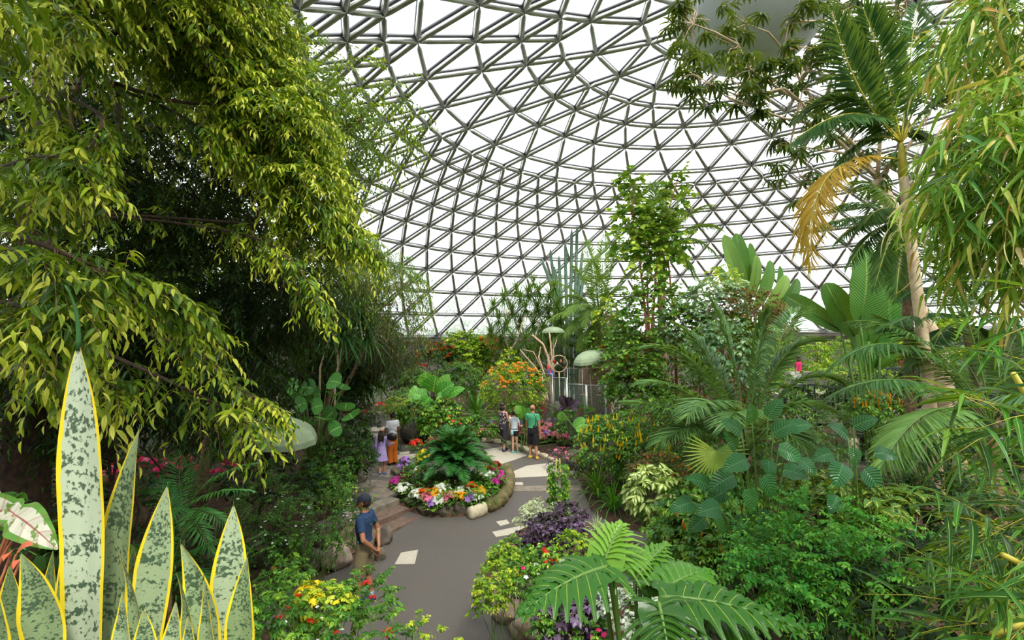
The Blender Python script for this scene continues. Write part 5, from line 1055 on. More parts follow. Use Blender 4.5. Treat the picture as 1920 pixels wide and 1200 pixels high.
def bedding(p, kind, fm, nh, hs, spread, label, name='bedding_plant', h=.14, mat=m_green, ls=.07, nf=26, grp=None, cat='flowering plant', ti=.45):
    t = thing(name, label, cat, p, grp); mb = MB(); P, u = blobpts(np.array(p)+(0, 0, h*.5), (spread, spread, h*.6), nf, .4, -.2)
    foliage(mb, P, u+(0, 0, .5), .1, 6, L_oval, ls, tint=ti, stem=.003, droop=.2); mb.build('foliage', [mat, m_stem], t)
    pts = [np.array(p)+(spread*.9*math.sqrt((i+.5)/nh)*math.cos(i*2.4), spread*.9*math.sqrt((i+.5)/nh)*math.sin(i*2.4), h*(1.1-.35*(i+.5)/nh)) for i in range(nh)]; blooms(t, pts, kind, fm, hs, 'flower_head'); return t
BP = [(793, 858, 'yellow', 'bright yellow flowers behind the left of the cycad'), (780, 845, 'red', 'red flowers at the back left of the cycad bed'), (757, 893, 'magenta', 'large magenta flower cushion at the left of the cycad bed'), (746, 900, 'magenta', 'magenta flowers at the left tip of the cycad bed'), (776, 880, 'white', 'white flowers above the magenta cushion'),
    (785, 880, 'orange', 'orange yellow flowers beside the magenta cushion'), (757, 915, 'white', 'white flowers below the magenta cushion'), (783, 928, 'white', 'white flowers above the left boulder'), (796, 925, 'orange_red', 'orange red flowers left of centre at the bed front'), (818, 925, 'orange', 'yellow orange flowers at the bed front below the cycad'),
    (824, 940, 'white', 'white flowers over the big dark boulder'), (804, 935, 'pink', 'pink flowers between two white clumps'), (842, 932, 'pink', 'purple pink flowers at the bed front'), (830, 918, 'white', 'cream flowers just under the cycad fronds'), (862, 932, 'orange', 'small orange flowers right of the purple pink ones'),
    (878, 914, 'orange_red', 'scarlet flowers under the right cycad fronds'), (868, 922, 'white', 'cream flowers left of the scarlet ones'), (897, 924, 'orange', 'golden orange flowers at the front right of the bed'), (880, 936, 'lilac', 'mauve flowers at the front right of the bed'), (892, 934, 'white', 'white flowers among the mauve ones'),
    (918, 882, 'yellow', 'bright yellow flowers at the right of the cycad bed'), (930, 888, 'magenta', 'magenta flowers at the right edge of the cycad bed'), (934, 900, 'magenta', 'lower magenta flowers at the right edge of the cycad bed'), (928, 876, 'crimson', 'crimson flowers at the back right of the cycad bed'), (914, 892, 'white', 'white flowers at the right of the cycad'),
    (845, 838, 'crimson', 'pink red flowers behind the cycad'), (862, 840, 'red', 'red flowers behind the top of the cycad'), (880, 852, 'orange', 'orange flowers behind the right of the cycad'), (812, 842, 'crimson', 'crimson flowers behind the left of the cycad'), (760, 872, 'lilac', 'lilac flowers at the back left of the bed'), (812, 945, 'lilac', 'tiny mauve flowers over the left boulders')]
MC = dict(yellow=f_yel, red=f_red, magenta=f_mag, white=f_wht, orange=petal('golden', (240, 150, 10), (250, 200, 30)), orange_red=petal('orange_red', (226, 60, 10), (240, 110, 30)), pink=f_pnk, lilac=f_lil, crimson=petal('crimson', (150, 10, 50)))
for x, y, k, lb in BP:
    p, hh = bedspot(x, y) if y < 885 else (bedp(x, y+16), .2)
    bedding(p, 'cluster', MC[k], 16, .085, .2, lb, h=hh*1.15+.03, ls=.06, nf=44)
plant('marigold', 'ferny green filler foliage across the cycad bed', 'flowering plant', [(770, 800, 850, 900, CB[1]-.1, .3), (890, 930, 860, 915, CB[1], .3), (800, 900, 905, 930, CB[1]-1.1, .25), (885, 925, 905, 930, CB[1]-.9, .3), (780, 930, 848, 870, CB[1]+.9, .3)], 380, .18, 12, L_oval, .035, m_fern, tint=.55)
plant('marigold', 'low leafy green edging at the front of the cycad bed', 'flowering plant', [(770, 930, 925, 950, CB[1]-1.1, .2), (750, 790, 880, 930, CB[1]-.2, .3), (900, 940, 880, 930, CB[1]-.2, .3)], 260, .14, 9, L_oval, .05, m_green, tint=.35)
t = thing('groundcover', 'low green groundcover between the flowers of the cycad bed', 'groundcover', (CB[0], CB[1], gz(*CB)+.1)); mb = MB(); a_ = rs.uniform(0, 2*PI, 520); r_ = 1.25*np.sqrt(rs.rand(520)); P = np.array([(x, y, bedh(x, y)) for x, y in [(CB[0]+r*math.cos(a)*1.1, CB[1]+r*math.sin(a)*1.05) for a, r in zip(a_, r_)]])
foliage(mb, P, rs.normal(0, .6, P.shape)+(0, 0, 1), .13, 9, L_oval, .045, tint=.35, tvar=.2, droop=.3); mb.build('foliage', [m_fern, m_stem], t)
# ================================================================ the hydrangea bed behind the kerb
def soilpatch(pts, label, h=.12): return bedmound('planting_bed', GP(pts), h, label)
soilpatch([(884, 822), (925, 825), (960, 832), (995, 845), (1030, 858), (1062, 876), (1090, 880), (1110, 850), (1090, 800), (1000, 780), (880, 780)], 'brown mulch bed with hydrangeas behind the kerb')
HY = [(896, 806, 'lilac', 'lilac hydrangea left of the woman in the floral top'), (888, 818, 'pink', 'pink hydrangea at the left end of the kerb'), (908, 818, 'pink', 'second pink hydrangea beside the lilac one'), (920, 800, 'lilac', 'small lilac hydrangea just left of the woman in the floral top'), (926, 806, 'pink', 'pale pink hydrangea touching the floral top'),
    (973, 812, 'pink', 'pink hydrangea between the child and the man in green'), (975, 800, 'lilac', 'lilac hydrangea behind the child'), (985, 806, 'lilac', 'pale lilac hydrangea touching the green shirt'), (978, 822, 'pink', 'low pink hydrangea between the two men visitors'), (1015, 800, 'pink', 'coral pink hydrangea under the red cordyline'),
    (1038, 796, 'lilac', 'bright lilac hydrangea right of the man in green'), (1046, 808, 'magenta', 'pinkish purple hydrangea right of the bright lilac one'), (1022, 815, 'pink', 'pink hydrangea by the hand of the man in green'), (1028, 824, 'lilac', 'mauve hydrangea low in front of the lilac one'), (1040, 826, 'pink', 'pale pink hydrangea near the climbing vine'),
    (1012, 828, 'pink', 'small pink hydrangea by the black shorts'), (1056, 816, 'white', 'whitish hydrangea behind the climbing vine'), (1080, 812, 'lilac', 'lilac hydrangea right of the climbing vine'), (1060, 830, 'pink', 'rose hydrangea beside the climbing vine'), (1030, 806, 'pink', 'salmon hydrangea in the middle of the cluster')]
for x, y, k, lb in HY:
    p = G(x, y+12); p[1] += .2; bedding(p, 'head', MC[k], 7, .12, .24, lb, 'hydrangea', h=.42, ls=.12, nf=30, cat='hydrangea', ti=.3)
for x, y, lb, s in ((962, 778, 'red cordyline behind the child', 1), (1019, 784, 'pink red cordyline right of the man in green', 1.25), (1087, 790, 'wide red cordyline in front of the dark banana leaves', 1.1), (1125, 806, 'red cordyline above the yellow flower spikes', .9)):
    p = G(x, y+16); t = thing('cordyline', lb, 'cordyline', p); mb = MB(); tube(mb, [p, p+(0, 0, .5*s)], .025, 7); mb.build('stem', m_bark, t)
    mb = MB(); rosette(mb, p+np.array((0, 0, .42*s)), 16, .72*s, .05*s, (.75, 1.45), .25, PR_LANCE, .5, 3, 7, .25, tv=.25); mb.build('leaf_head', m_red, t)
    mb = MB(); rosette(mb, p+np.array((0, 0, .36*s)), 10, .55*s, .045*s, (-.3, .5), .7, PR_LANCE, .05, 3, 7, .25); mb.build('lower_leaves', m_brownleaf, t)
bigleaf('dark_banana', 'near black banana leaves between two red cordylines', G(1065, 800), [(1062, 765, 1050, 742, 17, 18, .3), (1066, 762, 1068, 744, 17, 16, .2), (1070, 764, 1086, 752, 16.8, 16, .4), (1068, 770, 1080, 766, 16.7, 14, .2), (1060, 772, 1046, 764, 16.8, 14, .3)], m_purple, 'banana plant', prof=PR_BAN)
bigleaf('canna', 'broad green leaves behind the child and the man in green', G(980, 800), [(978, 785, 976, 760, 17.2, 14, .4), (974, 790, 966, 768, 17.4, 12, .3), (985, 778, 998, 766, 17.2, 10, .3), (970, 776, 972, 760, 17, 14, .8), (1052, 790, 1054, 772, 16.6, 16, .8), (1075, 800, 1098, 786, 15.5, 18, .6), (1080, 806, 1110, 804, 15.2, 18, .7)], m_alo, 'canna', prof=PR_BAN)
plant('shrub', 'green filler shrub behind the hydrangeas', 'shrub', [(930, 1010, 755, 800, 18.4, .5), (1040, 1120, 760, 810, 17, .5), (870, 930, 775, 815, 17.4, .4)], 300, .3, 7, L_oval, .12, m_green, tint=.3)
plant('shrub', 'low reddish ground plants along the kerb end', 'shrub', [(1030, 1075, 840, 872, 15, .3), (1075, 1120, 850, 880, 13.5, .4)], 120, .2, 8, L_oval, .06, m_purple, tint=.6, fl=[('cluster', f_pnk, .06, 14)])
for q, r, lb in (((1085, 880), (.5, .35, .35), 'grey mossy boulder right of the climbing vine'), ((1125, 878), (.4, .3, .3), 'smaller grey boulder below the yellow flower spikes')): stone(G(*q), r, lb)
# fibrous black trunk
p = G(777, 829); t = thing('tree_fern_stump', 'squat black fibrous stump beside the woman in orange trousers', 'stump', p); mb = MB()
V = []; n_ = 28; prof = [(0, .30), (.02, .42), (.2, .52), (.45, .54), (.65, .48), (.8, .36), (.86, .2), (.87, .02)]
for z, r in prof:
    for j in range(n_): a = 2*PI*j/n_; q = r*(1+.05*math.sin(a*5+z*9)); V.append((p[0]+q*math.cos(a)*1.0, p[1]+q*math.sin(a)*.8, p[2]+z))
mb.add(np.array(V), np.array([(i*n_+j, i*n_+(j+1) % n_, (i+1)*n_+(j+1) % n_, (i+1)*n_+j) for i in range(len(prof)-1) for j in range(n_)]))
mb.build('trunk', m_log, t); mb = MB(); P = np.array([(p[0]+.5*math.cos(a)*k, p[1]+.4*math.sin(a)*k, p[2]+z) for a in np.linspace(0, 6.2, 60) for k, z in ((1.02, .2), (1.05, .42), (.95, .62))])
prisms(mb, P, P+rs.normal(0, .05, P.shape)+(0, 0, .1), .012, .004); mb.build('root_fibres', m_log, t)
plant('anthurium', 'heart leaved anthurium growing on the black stump', 'anthurium', [(752, 800, 755, 790, 17.6, .4)], 90, .25, 6, L_heart, .13, m_green, fl=[('star', f_red, .08, 5)], tint=.35)
# ================================================================ purple island bed at the bottom centre
BED2 = GP([(900, 1110), (893, 1070), (915, 1030), (950, 1000), (1000, 975), (1060, 965), (1130, 985), (1200, 1015), (1240, 1060), (1250, 1110), (1290, 1170), (1330, 1230), (1100, 1260), (1010, 1225), (960, 1190), (925, 1150)])
bedmound('planting_bed', BED2, .35, 'kidney shaped soil bed with purple leaved plants')
for px_, py_, r, rz, lb in ((962, 1165, (.36, .26, .2), .5, 'long pale boulder at the left edge of the purple leaved bed'), (1000, 1195, (.34, .28, .22), .4, 'pale streaked boulder at the bottom centre'), (1068, 1215, (.34, .3, .3), .1, 'smooth brown boulder right of the streaked one'), (1120, 1218, (.22, .2, .2), .1, 'small rounded boulder at the bottom under the white flowers'), (938, 1140, (.2, .16, .16), .8, 'small boulder under the yellow green shrub')):
    stone(G(px_, py_), r, lb, m_rockl, rz=-rz, sink=.3)
for q, r, lb in (((632, 1062), (.3, .26, .26), 'pale rounded boulder left of the man in blue'), ((525, 1070), (.32, .26, .34), 'grey boulder under the white flowered shrub'), ((585, 1062), (.26, .22, .22), 'brown boulder between two grey ones'), ((480, 1058), (.26, .24, .28), 'dark boulder at the left of the rock row'),
    ((722, 1020), (.18, .16, .24), 'upright mossy boulder beside the lowest step'), ((710, 1050), (.16, .16, .16), 'small stone behind the man in blue'), ((560, 1040), (.3, .24, .26), 'back boulder of the rock row'), ((672, 905), (.28, .2, .22), 'dark reddish rock left of the girl in lilac')): stone(G(*q), r, lb, m_rock if q[0] != 632 else m_rockl, rz=rs.uniform(-.5, .5))
stone(G(985, 1052)+np.array((0, 0, .1)), (.2, .2, .15), 'hidden grey stone inside the purple leaved bed')
def sm(name, label, cat, blobs, n, L, m, tpl, size, mat, **kw): return plant(name, label, cat, blobs, n, L, m, tpl, size, mat, stems=3, sr=.006, **kw)
sm('purple_shrub', 'dark purple leaved bush at the top of the island bed', 'shrub', [(985, 1100, 965, 1050, 7.6, .45), (1040, 1090, 950, 1000, 8.0, .3)], 300, .2, 8, L_oval, .085, m_purple, tint=.35, tvar=.2, fl=[('star', f_pnk, .03, 5)])
sm('purple_shrub', 'purple and silver leaved bush under the philodendron leaf', 'shrub', [(1050, 1140, 1080, 1170, 5.6, .3), (1020, 1110, 1130, 1190, 5.2, .25)], 220, .16, 8, L_oval, .085, m_purple, tint=.6, tvar=.25)
sm('yellow_green_shrub', 'bright yellow green shrub at the left edge of the island bed', 'shrub', [(900, 960, 1060, 1130, 6.1, .3), (915, 970, 1030, 1080, 6.6, .3), (895, 940, 1095, 1150, 5.9, .2)], 190, .16, 12, L_oval, .045, m_yg, tint=.45, up=.8)
sm('yellow_green_shrub', 'yellow green fern like plant in the middle of the island bed', 'shrub', [(1040, 1110, 1005, 1060, 6.8, .25)], 90, .18, 12, L_oval, .045, m_yg, tint=.4, up=1.0)
sm('vinca', 'green plant with magenta periwinkle flowers on the island bed', 'flowering plant', [(925, 985, 1015, 1060, 7, .3), (960, 1010, 1050, 1100, 6.2, .3)], 150, .14, 9, L_oval, .055, m_green, tint=.5, fl=[('star', f_hot, .035, 10), ('star', f_wht, .03, 8)])
sm('impatiens', 'green plant with pink flowers over the bottom boulders', 'flowering plant', [(1005, 1050, 1140, 1195, 5.2, .2), (1090, 1140, 1160, 1210, 5.0, .2)], 110, .12, 9, L_oval, .05, m_green, tint=.4, fl=[('star', f_hot, .03, 12)])
sm('silver_variegated_shrub', 'white and green fine leaved shrub at the bottom of the island bed', 'shrub', [(1130, 1250, 1100, 1200, 5.0, .35), (1180, 1290, 1140, 1240, 4.6, .3), (1060, 1110, 1060, 1090, 6, .2)], 250, .16, 10, L_oval, .06, m_silver, tint=.6, up=.6)
sm('white_pentas', 'cluster of pure white flowers behind the yellow stalks', 'flowering plant', [(1195, 1235, 1125, 1175, 4.8, .15)], 40, .12, 8, L_oval, .05, m_green, fl=[('cluster', f_wht, .04, 40)])
sm('coleus', 'red flowered plant in the centre of the island bed', 'flowering plant', [(1000, 1040, 1030, 1070, 6.4, .2)], 50, .14, 8, L_oval, .06, m_green, tint=.6, fl=[('cluster', f_red, .035, 6)])
sm('variegated_shrub', 'pale cream leaved tuft at the top left of the island bed', 'shrub', [(975, 1010, 955, 990, 8.2, .2), (995, 1030, 940, 970, 8.6, .15)], 60, .2, 9, L_long, .08, m_vari, up=1.0)
for q, lb, n_, L_, wd_, mt in (((960, 1125), 'white edged grass fountain over the left boulders', 70, .55, .01, m_vari), ((1120, 1005), 'white edged grass right of the purple bush', 50, .45, .01, m_vari), ((1140, 1075), 'fine green grass clump beside the path bend', 60, .42, .009, m_fern), ((1165, 1050), 'pale grass clump on the rocks at the bend', 50, .35, .009, m_vari), ((945, 1105), 'small white edged grass behind the fountain grass', 40, .4, .009, m_vari)):
    tuft('spider_plant', lb, 'strappy plant', G(q[0], q[1], .15), n_, L_, wd_, mt, arch=.9, tint=.6, e0=(.3, 1.4))
# climbing vine on canes
p = G(1048, 985, .2); t = thing('climbing_vine', 'tall leafy climber on bamboo canes at the tip of the island bed', 'vine', p)
for dx in (-.09, .1): mb = MB(); tube(mb, [p+(dx, 0, -.05), p+(dx*.4, 0, 1.45)], .012, 6); mb.build('cane', m_ystem, t)
mb = MB(); z = rs.uniform(.1, 1.42, 150); a = rs.uniform(0, 6.3, 150); P = p+np.stack([np.cos(a)*.12, np.sin(a)*.12, z], 1); foliage(mb, P, np.stack([np.cos(a), np.sin(a), np.zeros(150)], 1), .12, 5, L_heart, .09, tint=.45, tvar=.15, ldroop=.4, stem=.003); mb.build('foliage', [m_green, m_stem], t)
# ================================================================ parasols
m_par = solid('green_parasol_cloth', (128, 146, 112), .75, col2=(146, 162, 128), sc=3); m_pole = solid('pale_pole', (170, 160, 140), .6); m_grey = solid('grey_parasol_cloth', (60, 68, 72), .8)
def parasol(label, px0, px1, ytop, yrim, y, tilt=(0, 0), mat=m_par, poledx=0, foot=None):
    r = (px1-px0)/2/F_PX*y; c = W((px0+px1)/2, yrim, y); h = (yrim-ytop)/F_PX*y*.95; mb = MB(); n_ = 8; V = []; K = 6
    for k in range(K+1):
        f = k/K
        for j in range(n_*2):
            a = PI*j/n_; rr_ = r*math.sin(f*PI/2)*(1 if j % 2 == 0 else .965); V.append((rr_*math.cos(a), rr_*math.sin(a), h*math.cos(f*PI/2)**1.0))
    V = np.array(V); Rx = np.array([[1, 0, 0], [0, math.cos(tilt[0]), -math.sin(tilt[0])], [0, math.sin(tilt[0]), math.cos(tilt[0])]]); Ry = np.array([[math.cos(tilt[1]), 0, math.sin(tilt[1])], [0, 1, 0], [-math.sin(tilt[1]), 0, math.cos(tilt[1])]])
    Rm = Rx@Ry; m2 = n_*2; F = np.array([(k*m2+j, (k+1)*m2+j, (k+1)*m2+(j+1) % m2, k*m2+(j+1) % m2) for k in range(K) for j in range(m2)])
    ft = on(c[0]+poledx, c[1]); t = thing('parasol', label, 'parasol', ft)
    mb.add(V@Rm.T+c, F); o = mb.build('canopy', mat, t, False); so_ = o.modifiers.new('cloth', 'SOLIDIFY'); so_.thickness = .012
    mb = MB(); tube(mb, [ft, c+Rm@np.array((0, 0, h*.98))], .022, 8); mb.build('pole', m_pole, t)
    mb = MB()
    for j in range(n_): a = 2*PI*j/n_; tube(mb, [c+Rm@np.array((0, 0, h*.9)), c+Rm@np.array((r*.6*math.cos(a), r*.6*math.sin(a), h*.55)), c+Rm@np.array((r*.98*math.cos(a), r*.98*math.sin(a), -.01))], .006, 4)
    mb.build('ribs', m_pole, t)
    mb = MB(); tip = c+Rm@np.array((0, 0, h)); tube(mb, [tip, tip+Rm@np.array((0, 0, .05))], .012, 6); mb.build('finial', m_pole, t)
parasol('small pale green parasol above the driftwood perch', 1016, 1059, 612, 624, 21.5)
parasol('larger tilted green parasol over the glass screens', 1075, 1141, 656, 678, 19.5, tilt=(.12, -.18), poledx=.05)
parasol('wide green parasol half hidden behind the fig leaves', 440, 592, 782, 822, 11, tilt=(.1, .16))
parasol('dark grey parasol at the back below the dome rim', 715, 765, 648, 662, 25, mat=m_grey)
# ================================================================ bird enclosure
poly_ = poly('gravel', GP([(1015, 740), (1060, 715), (1150, 712), (1175, 740), (1172, 778), (1110, 785), (1050, 770)], .03), m_gravel); tag(poly_, 'pale gravel floor of the glass bird enclosure', 'gravel', kind='stuff')
scr = [(1034, 1060, 708, 752, 19.6), (1062, 1096, 720, 762, 18.6), (1098, 1132, 722, 775, 17.7), (1134, 1170, 718, 778, 17.4), (1062, 1090, 690, 725, 21.5), (1016, 1034, 700, 742, 20.6)]
SL = ['framed glass panel left of the gravel enclosure', 'clear glass panel behind the red cordyline', 'clear glass panel in front of the bird perch', 'tall clear glass panel at the right of the enclosure', 'far glass panel below the small parasol', 'narrow glass panel behind the driftwood']
for (x0, x1, y0, y1, y), lb in zip(scr, SL):
    a = gx(x0, y); b = gx(x1, y-.25); h = W(x0, y0, y)[2]-a[2]; t = thing('glass_screen', lb, 'glass screen', a); mb = MB(); d = nrm((b-a)[:2]); nv = np.array((-d[1], d[0], 0))*.006
    V = [a-nv, b-nv, b+nv, a+nv]; V = V+[v+(0, 0, h) for v in V]; mb.add(np.array(V), np.array([(0, 1, 5, 4), (1, 2, 6, 5), (2, 3, 7, 6), (3, 0, 4, 7), (4, 5, 6, 7), (3, 2, 1, 0)])); mb.build('pane', m_screen, t, False)
    for q in (a, b): mb = MB(); tube(mb, [q, q+(0, 0, h)], .018, 6); mb.build('post', m_alu, t)
    mb = MB(); tube(mb, [a+(0, 0, h), b+(0, 0, h)], .012, 6); mb.build('rail', m_alu, t)
t = thing('driftwood_perch', 'tangle of bleached driftwood branches under the small parasol', 'driftwood', gx(1030, 21)); mb = MB()
for l, r in (([(1034, 770, 21), (1032, 720, 21), (1028, 670, 21), (1018, 645, 21), (998, 628, 21)], .07), ([(1032, 720, 21), (1036, 680, 21), (1032, 640, 21), (1030, 622, 21)], .05), ([(1034, 760, 21.2), (1020, 700, 21.2), (1010, 670, 21.2), (1014, 650, 21.2)], .05), ([(1030, 740, 20.8), (1005, 690, 20.8), (985, 668, 20.8), (975, 655, 20.8)], .04), ([(1020, 700, 21.2), (1000, 660, 21.2), (980, 655, 21.2)], .03),
    ([(1032, 700, 21), (1044, 680, 21), (1056, 690, 21)], .025), ([(1028, 670, 21), (1040, 650, 21), (1044, 636, 21)], .025)): tube(mb, [W(*q) for q in l] if l[0][1] != 770 else [gx(1034, 21)]+[W(*q) for q in l[1:]], np.linspace(r, r*.5, len(l)), 8)
mb.build('branch', m_drift, t)
t = thing('bird_perch', 'wooden ring perch with hanging toys beside the small parasol', 'perch', gx(1048, 20.4)); mb = MB(); c = W(1048, 682, 20.4); tube(mb, [gx(1048, 20.4), c-(0, 0, .33)], .02, 6); mb.build('post', m_drift, t)
mb = MB(); tube(mb, [c+(.34*math.cos(a), 0, .34*math.sin(a)) for a in np.linspace(0, 2*PI, 25)], .02, 6, cap=False); mb.build('ring', m_drift, t)
m_pr = solid('painted_toy_red', (170, 40, 40), .5)
for k in range(4): mb = MB(); q = c+(-.2+.14*k, 0, .1-.1*(k % 2)); uvs(mb, q, (.05, .05, .08), 10, 6); mb.build('toy', [m_pr, m_pole, m_barkr, m_grey][k], t)
# perch posts and two parrots
def parrot(label, p, s, m1, m2, m3, face=0.0):
    t = thing('parrot', label, 'bird', p); R = rotz(face); mb = MB(); P = np.array([(0, -.30, -.12), (0, -.16, 0), (0, -.06, .10), (0, .02, .2), (0, .05, .29), (0, .07, .35), (0, .075, .40)])*s
    tube(mb, P@R.T+p, np.array([.012, .045, .075, .08, .06, .055, .02])*s, 12); uvs(mb, (np.array((0, .085, .355))*s)@R.T+p, np.array((.055, .06, .055))*s, 12, 8); mb.build('body', m1, t)
    for sg in (-1, 1): mb = MB(); tube(mb, np.array([(sg*.06, .03, .27), (sg*.08, -.05, .16), (sg*.05, -.2, .0), (sg*.02, -.3, -.1)])@R.T*s+p, np.array([.02, .05, .035, .008])*s, 8); mb.build('wing', m2, t)
    mb = MB(); tube(mb, np.array([(0, .13, .37), (0, .165, .355), (0, .17, .33)])@R.T*s+p, np.array([.025, .018, .004])*s, 8); mb.build('beak', m3, t)
    for sg in (-1, 1): mb = MB(); uvs(mb, (np.array((sg*.045, .11, .375))*s)@R.T+p, .009*s, 8, 6); mb.build('eye', m3, t)
    for sg in (-1, 1): mb = MB(); tube(mb, np.array([(sg*.03, 0, .06), (sg*.03, .02, 0)])@R.T*s+p, .012*s, 6); mb.build('foot', m3, t)
m_wh = solid('white_feather', (214, 210, 206), .8); m_gf = solid('grey_feather', (150, 144, 140), .8); m_bk = solid('black_horn', (26, 24, 24), .4); m_rf = solid('red_feather', (170, 36, 30), .7); m_bf = solid('blue_feather', (40, 70, 140), .7)
q0 = gx(1126, 18.2); pt_ = W(1126, 740, 18.2)
for x, y, y0, lb in ((1126, 18.2, 741, 'dark post perch carrying the pale parrot'), (1095, 18.6, 740, 'slim green perch post left of the pale parrot')):
    t = thing('perch_post', lb, 'perch', gx(x, y)); mb = MB(); tp = W(x, y0, y); tube(mb, [gx(x, y), tp], .03, 8); mb.build('post', m_barkd if x == 1126 else m_stem, t); mb = MB(); tube(mb, [tp+(-.14, 0, 0), tp+(.14, 0, 0)], .022, 8); mb.build('crossbar', m_drift, t)
parrot('pale grey parrot perched on the dark post in the enclosure', pt_+np.array((0, 0, .03)), .95, m_wh, m_gf, m_bk, 2.6)
parrot('red and blue macaw on the driftwood below the small parasol', W(1030, 705, 20.7), 1.1, m_rf, m_bf, m_bk, .6)
t = thing('fallen_branch', 'bare branch lying across the gravel enclosure', 'branch', G(1090, 765)); mb = MB(); tube(mb, wobble(G(1075, 755)+(0, 0, .07), G(1122, 775)+(0, 0, .25), 7, .04), np.linspace(.05, .02, 7), 7); tube(mb, wobble(G(1090, 762)+(0, 0, .1), G(1118, 757)+(0, 0, .12), 5, .05), np.linspace(.03, .012, 5), 6); mb.build('branch', m_drift, t)
t = thing('palm_stump', 'thick brown trunk under the larger parasol', 'stump', gx(1113, 22)); mb = MB(); tube(mb, [gx(1113, 22), W(1113, 730, 22), W(1112, 690, 22)], [.75, .7, .62], 18); mb.build('trunk', m_bark, t)
for k, (x, y, s, lb) in enumerate(((1082, 738, .25, 'pale rock at the back of the gravel enclosure'), (1100, 735, .3, 'second pale rock in the gravel enclosure'), (1060, 745, .2, 'small pale rock near the framed glass panel'), (1140, 742, .24, 'pale rock by the right glass panel'))): stone(G(x, y), (s, s*.8, s*.6), lb, m_kerb)
# small white sign
t = thing('plant_sign', 'small white plant label on a stake near the yuccas', 'sign', gx(739, 20)); mb = MB(); c = W(739, 740, 20); box(mb, c, (.2, .015, .17)); mb.build('panel', f_wht, t, False); mb = MB(); tube(mb, [gx(739, 20), c-(0, -.012, .05)], .01, 6); mb.build('stake', m_grey, t)
# trolley and rail at the far right
t = thing('service_trolley', 'white and grey service trolley behind the kentia palm', 'trolley', gx(1495, 18)); c = gx(1495, 18)
z1 = W(1495, 697, 18)[2]
for dx, mt in ((-.22, f_wht), (.22, m_conc)): mb = MB(); box(mb, (c[0]+dx, c[1], z1-.22), (.4, .4, .42)); mb.build('box', mt, t, False)
mb = MB(); box(mb, (c[0], c[1], z1-.46), (.95, .5, .05)); 
for dx in (-.42, .42):
    for dy in (-.2, .2): tube(mb, [(c[0]+dx, c[1]+dy, c[2]+.06), (c[0]+dx, c[1]+dy, z1-.46)], .02, 6)
mb.build('frame', m_grey, t, False); mb = MB()
for dx in (-.42, .42):
    for dy in (-.2, .2): tube(mb, [(c[0]+dx-.02, c[1]+dy, c[2]+.06), (c[0]+dx+.02, c[1]+dy, c[2]+.06)], .06, 10)
mb.build('wheel', m_bk, t)
t = thing('railing', 'dark railing along the raised path on the right', 'railing', (15, 21.4, 1.75)); a = W(1545, 692, 21.4); b = W(1800, 694, 21.4); mb = MB(); box(mb, (a+b)/2, (b[0]-a[0], .06, .2)); mb.build('board', m_grey, t, False)
for k in range(5): mb = MB(); q = a+(b-a)*(k+.5)/5; tube(mb, [(q[0], q[1], 1.75), q], .03, 6); mb.build('post', m_grey, t)
stp = poly('side_path', GP([(1480, 900), (1500, 850), (1620, 820), (1760, 815), (1920, 800), (1960, 860), (1700, 880), (1560, 920)], .02), m_asph); tag(stp, 'shaded side path behind the broad leaved shrubs', 'path')
# trees outside in the park
m_out = leafmat('park_tree_leaf', [(0, (50, 80, 44)), (1, (120, 140, 80))], .6, .2)
for k, (x, y0, rx, h, lb) in enumerate(((905, 52, 4.5, 9.5, 'hazy park tree outside the glass, the tallest one left of the cactus'), (1000, 60, 4, 8, 'hazy park tree outside behind the dragon tree'), (780, 56, 4, 5.5, 'pale park tree outside behind the weeping tree'), (860, 46, 3.2, 5.2, 'low park shrub outside just above the dome rim'),
    (1500, 56, 5, 4.6, 'hazy park tree outside right of the paddle leaves'), (1600, 52, 4.5, 4.4, 'hazy park tree outside behind the banana plant'), (1720, 54, 5, 8, 'grey green park tree outside behind the pale trunk'), (700, 50, 4, 6, 'park tree outside hidden behind the evergreen'), (940, 48, 3, 5, 'yellow green park tree outside left of the dragon tree'))):
    X = (x-960)/F_PX*y0; t = thing('park_tree', lb, 'tree', (X, y0, -.5)); mb = MB(); tube(mb, [(X, y0, -.5), (X, y0, h*.7)], [.35, .15], 8); mb.build('trunk', m_bark, t); mb = MB()
    P, u = blobpts((X, y0, h*.6), (rx, rx, h*.55), 420, .4); foliage(mb, P, u, .9, 7, L_lo, .5, tint=.4, tvar=.3, stem=0); mb.build('foliage', m_out, t)

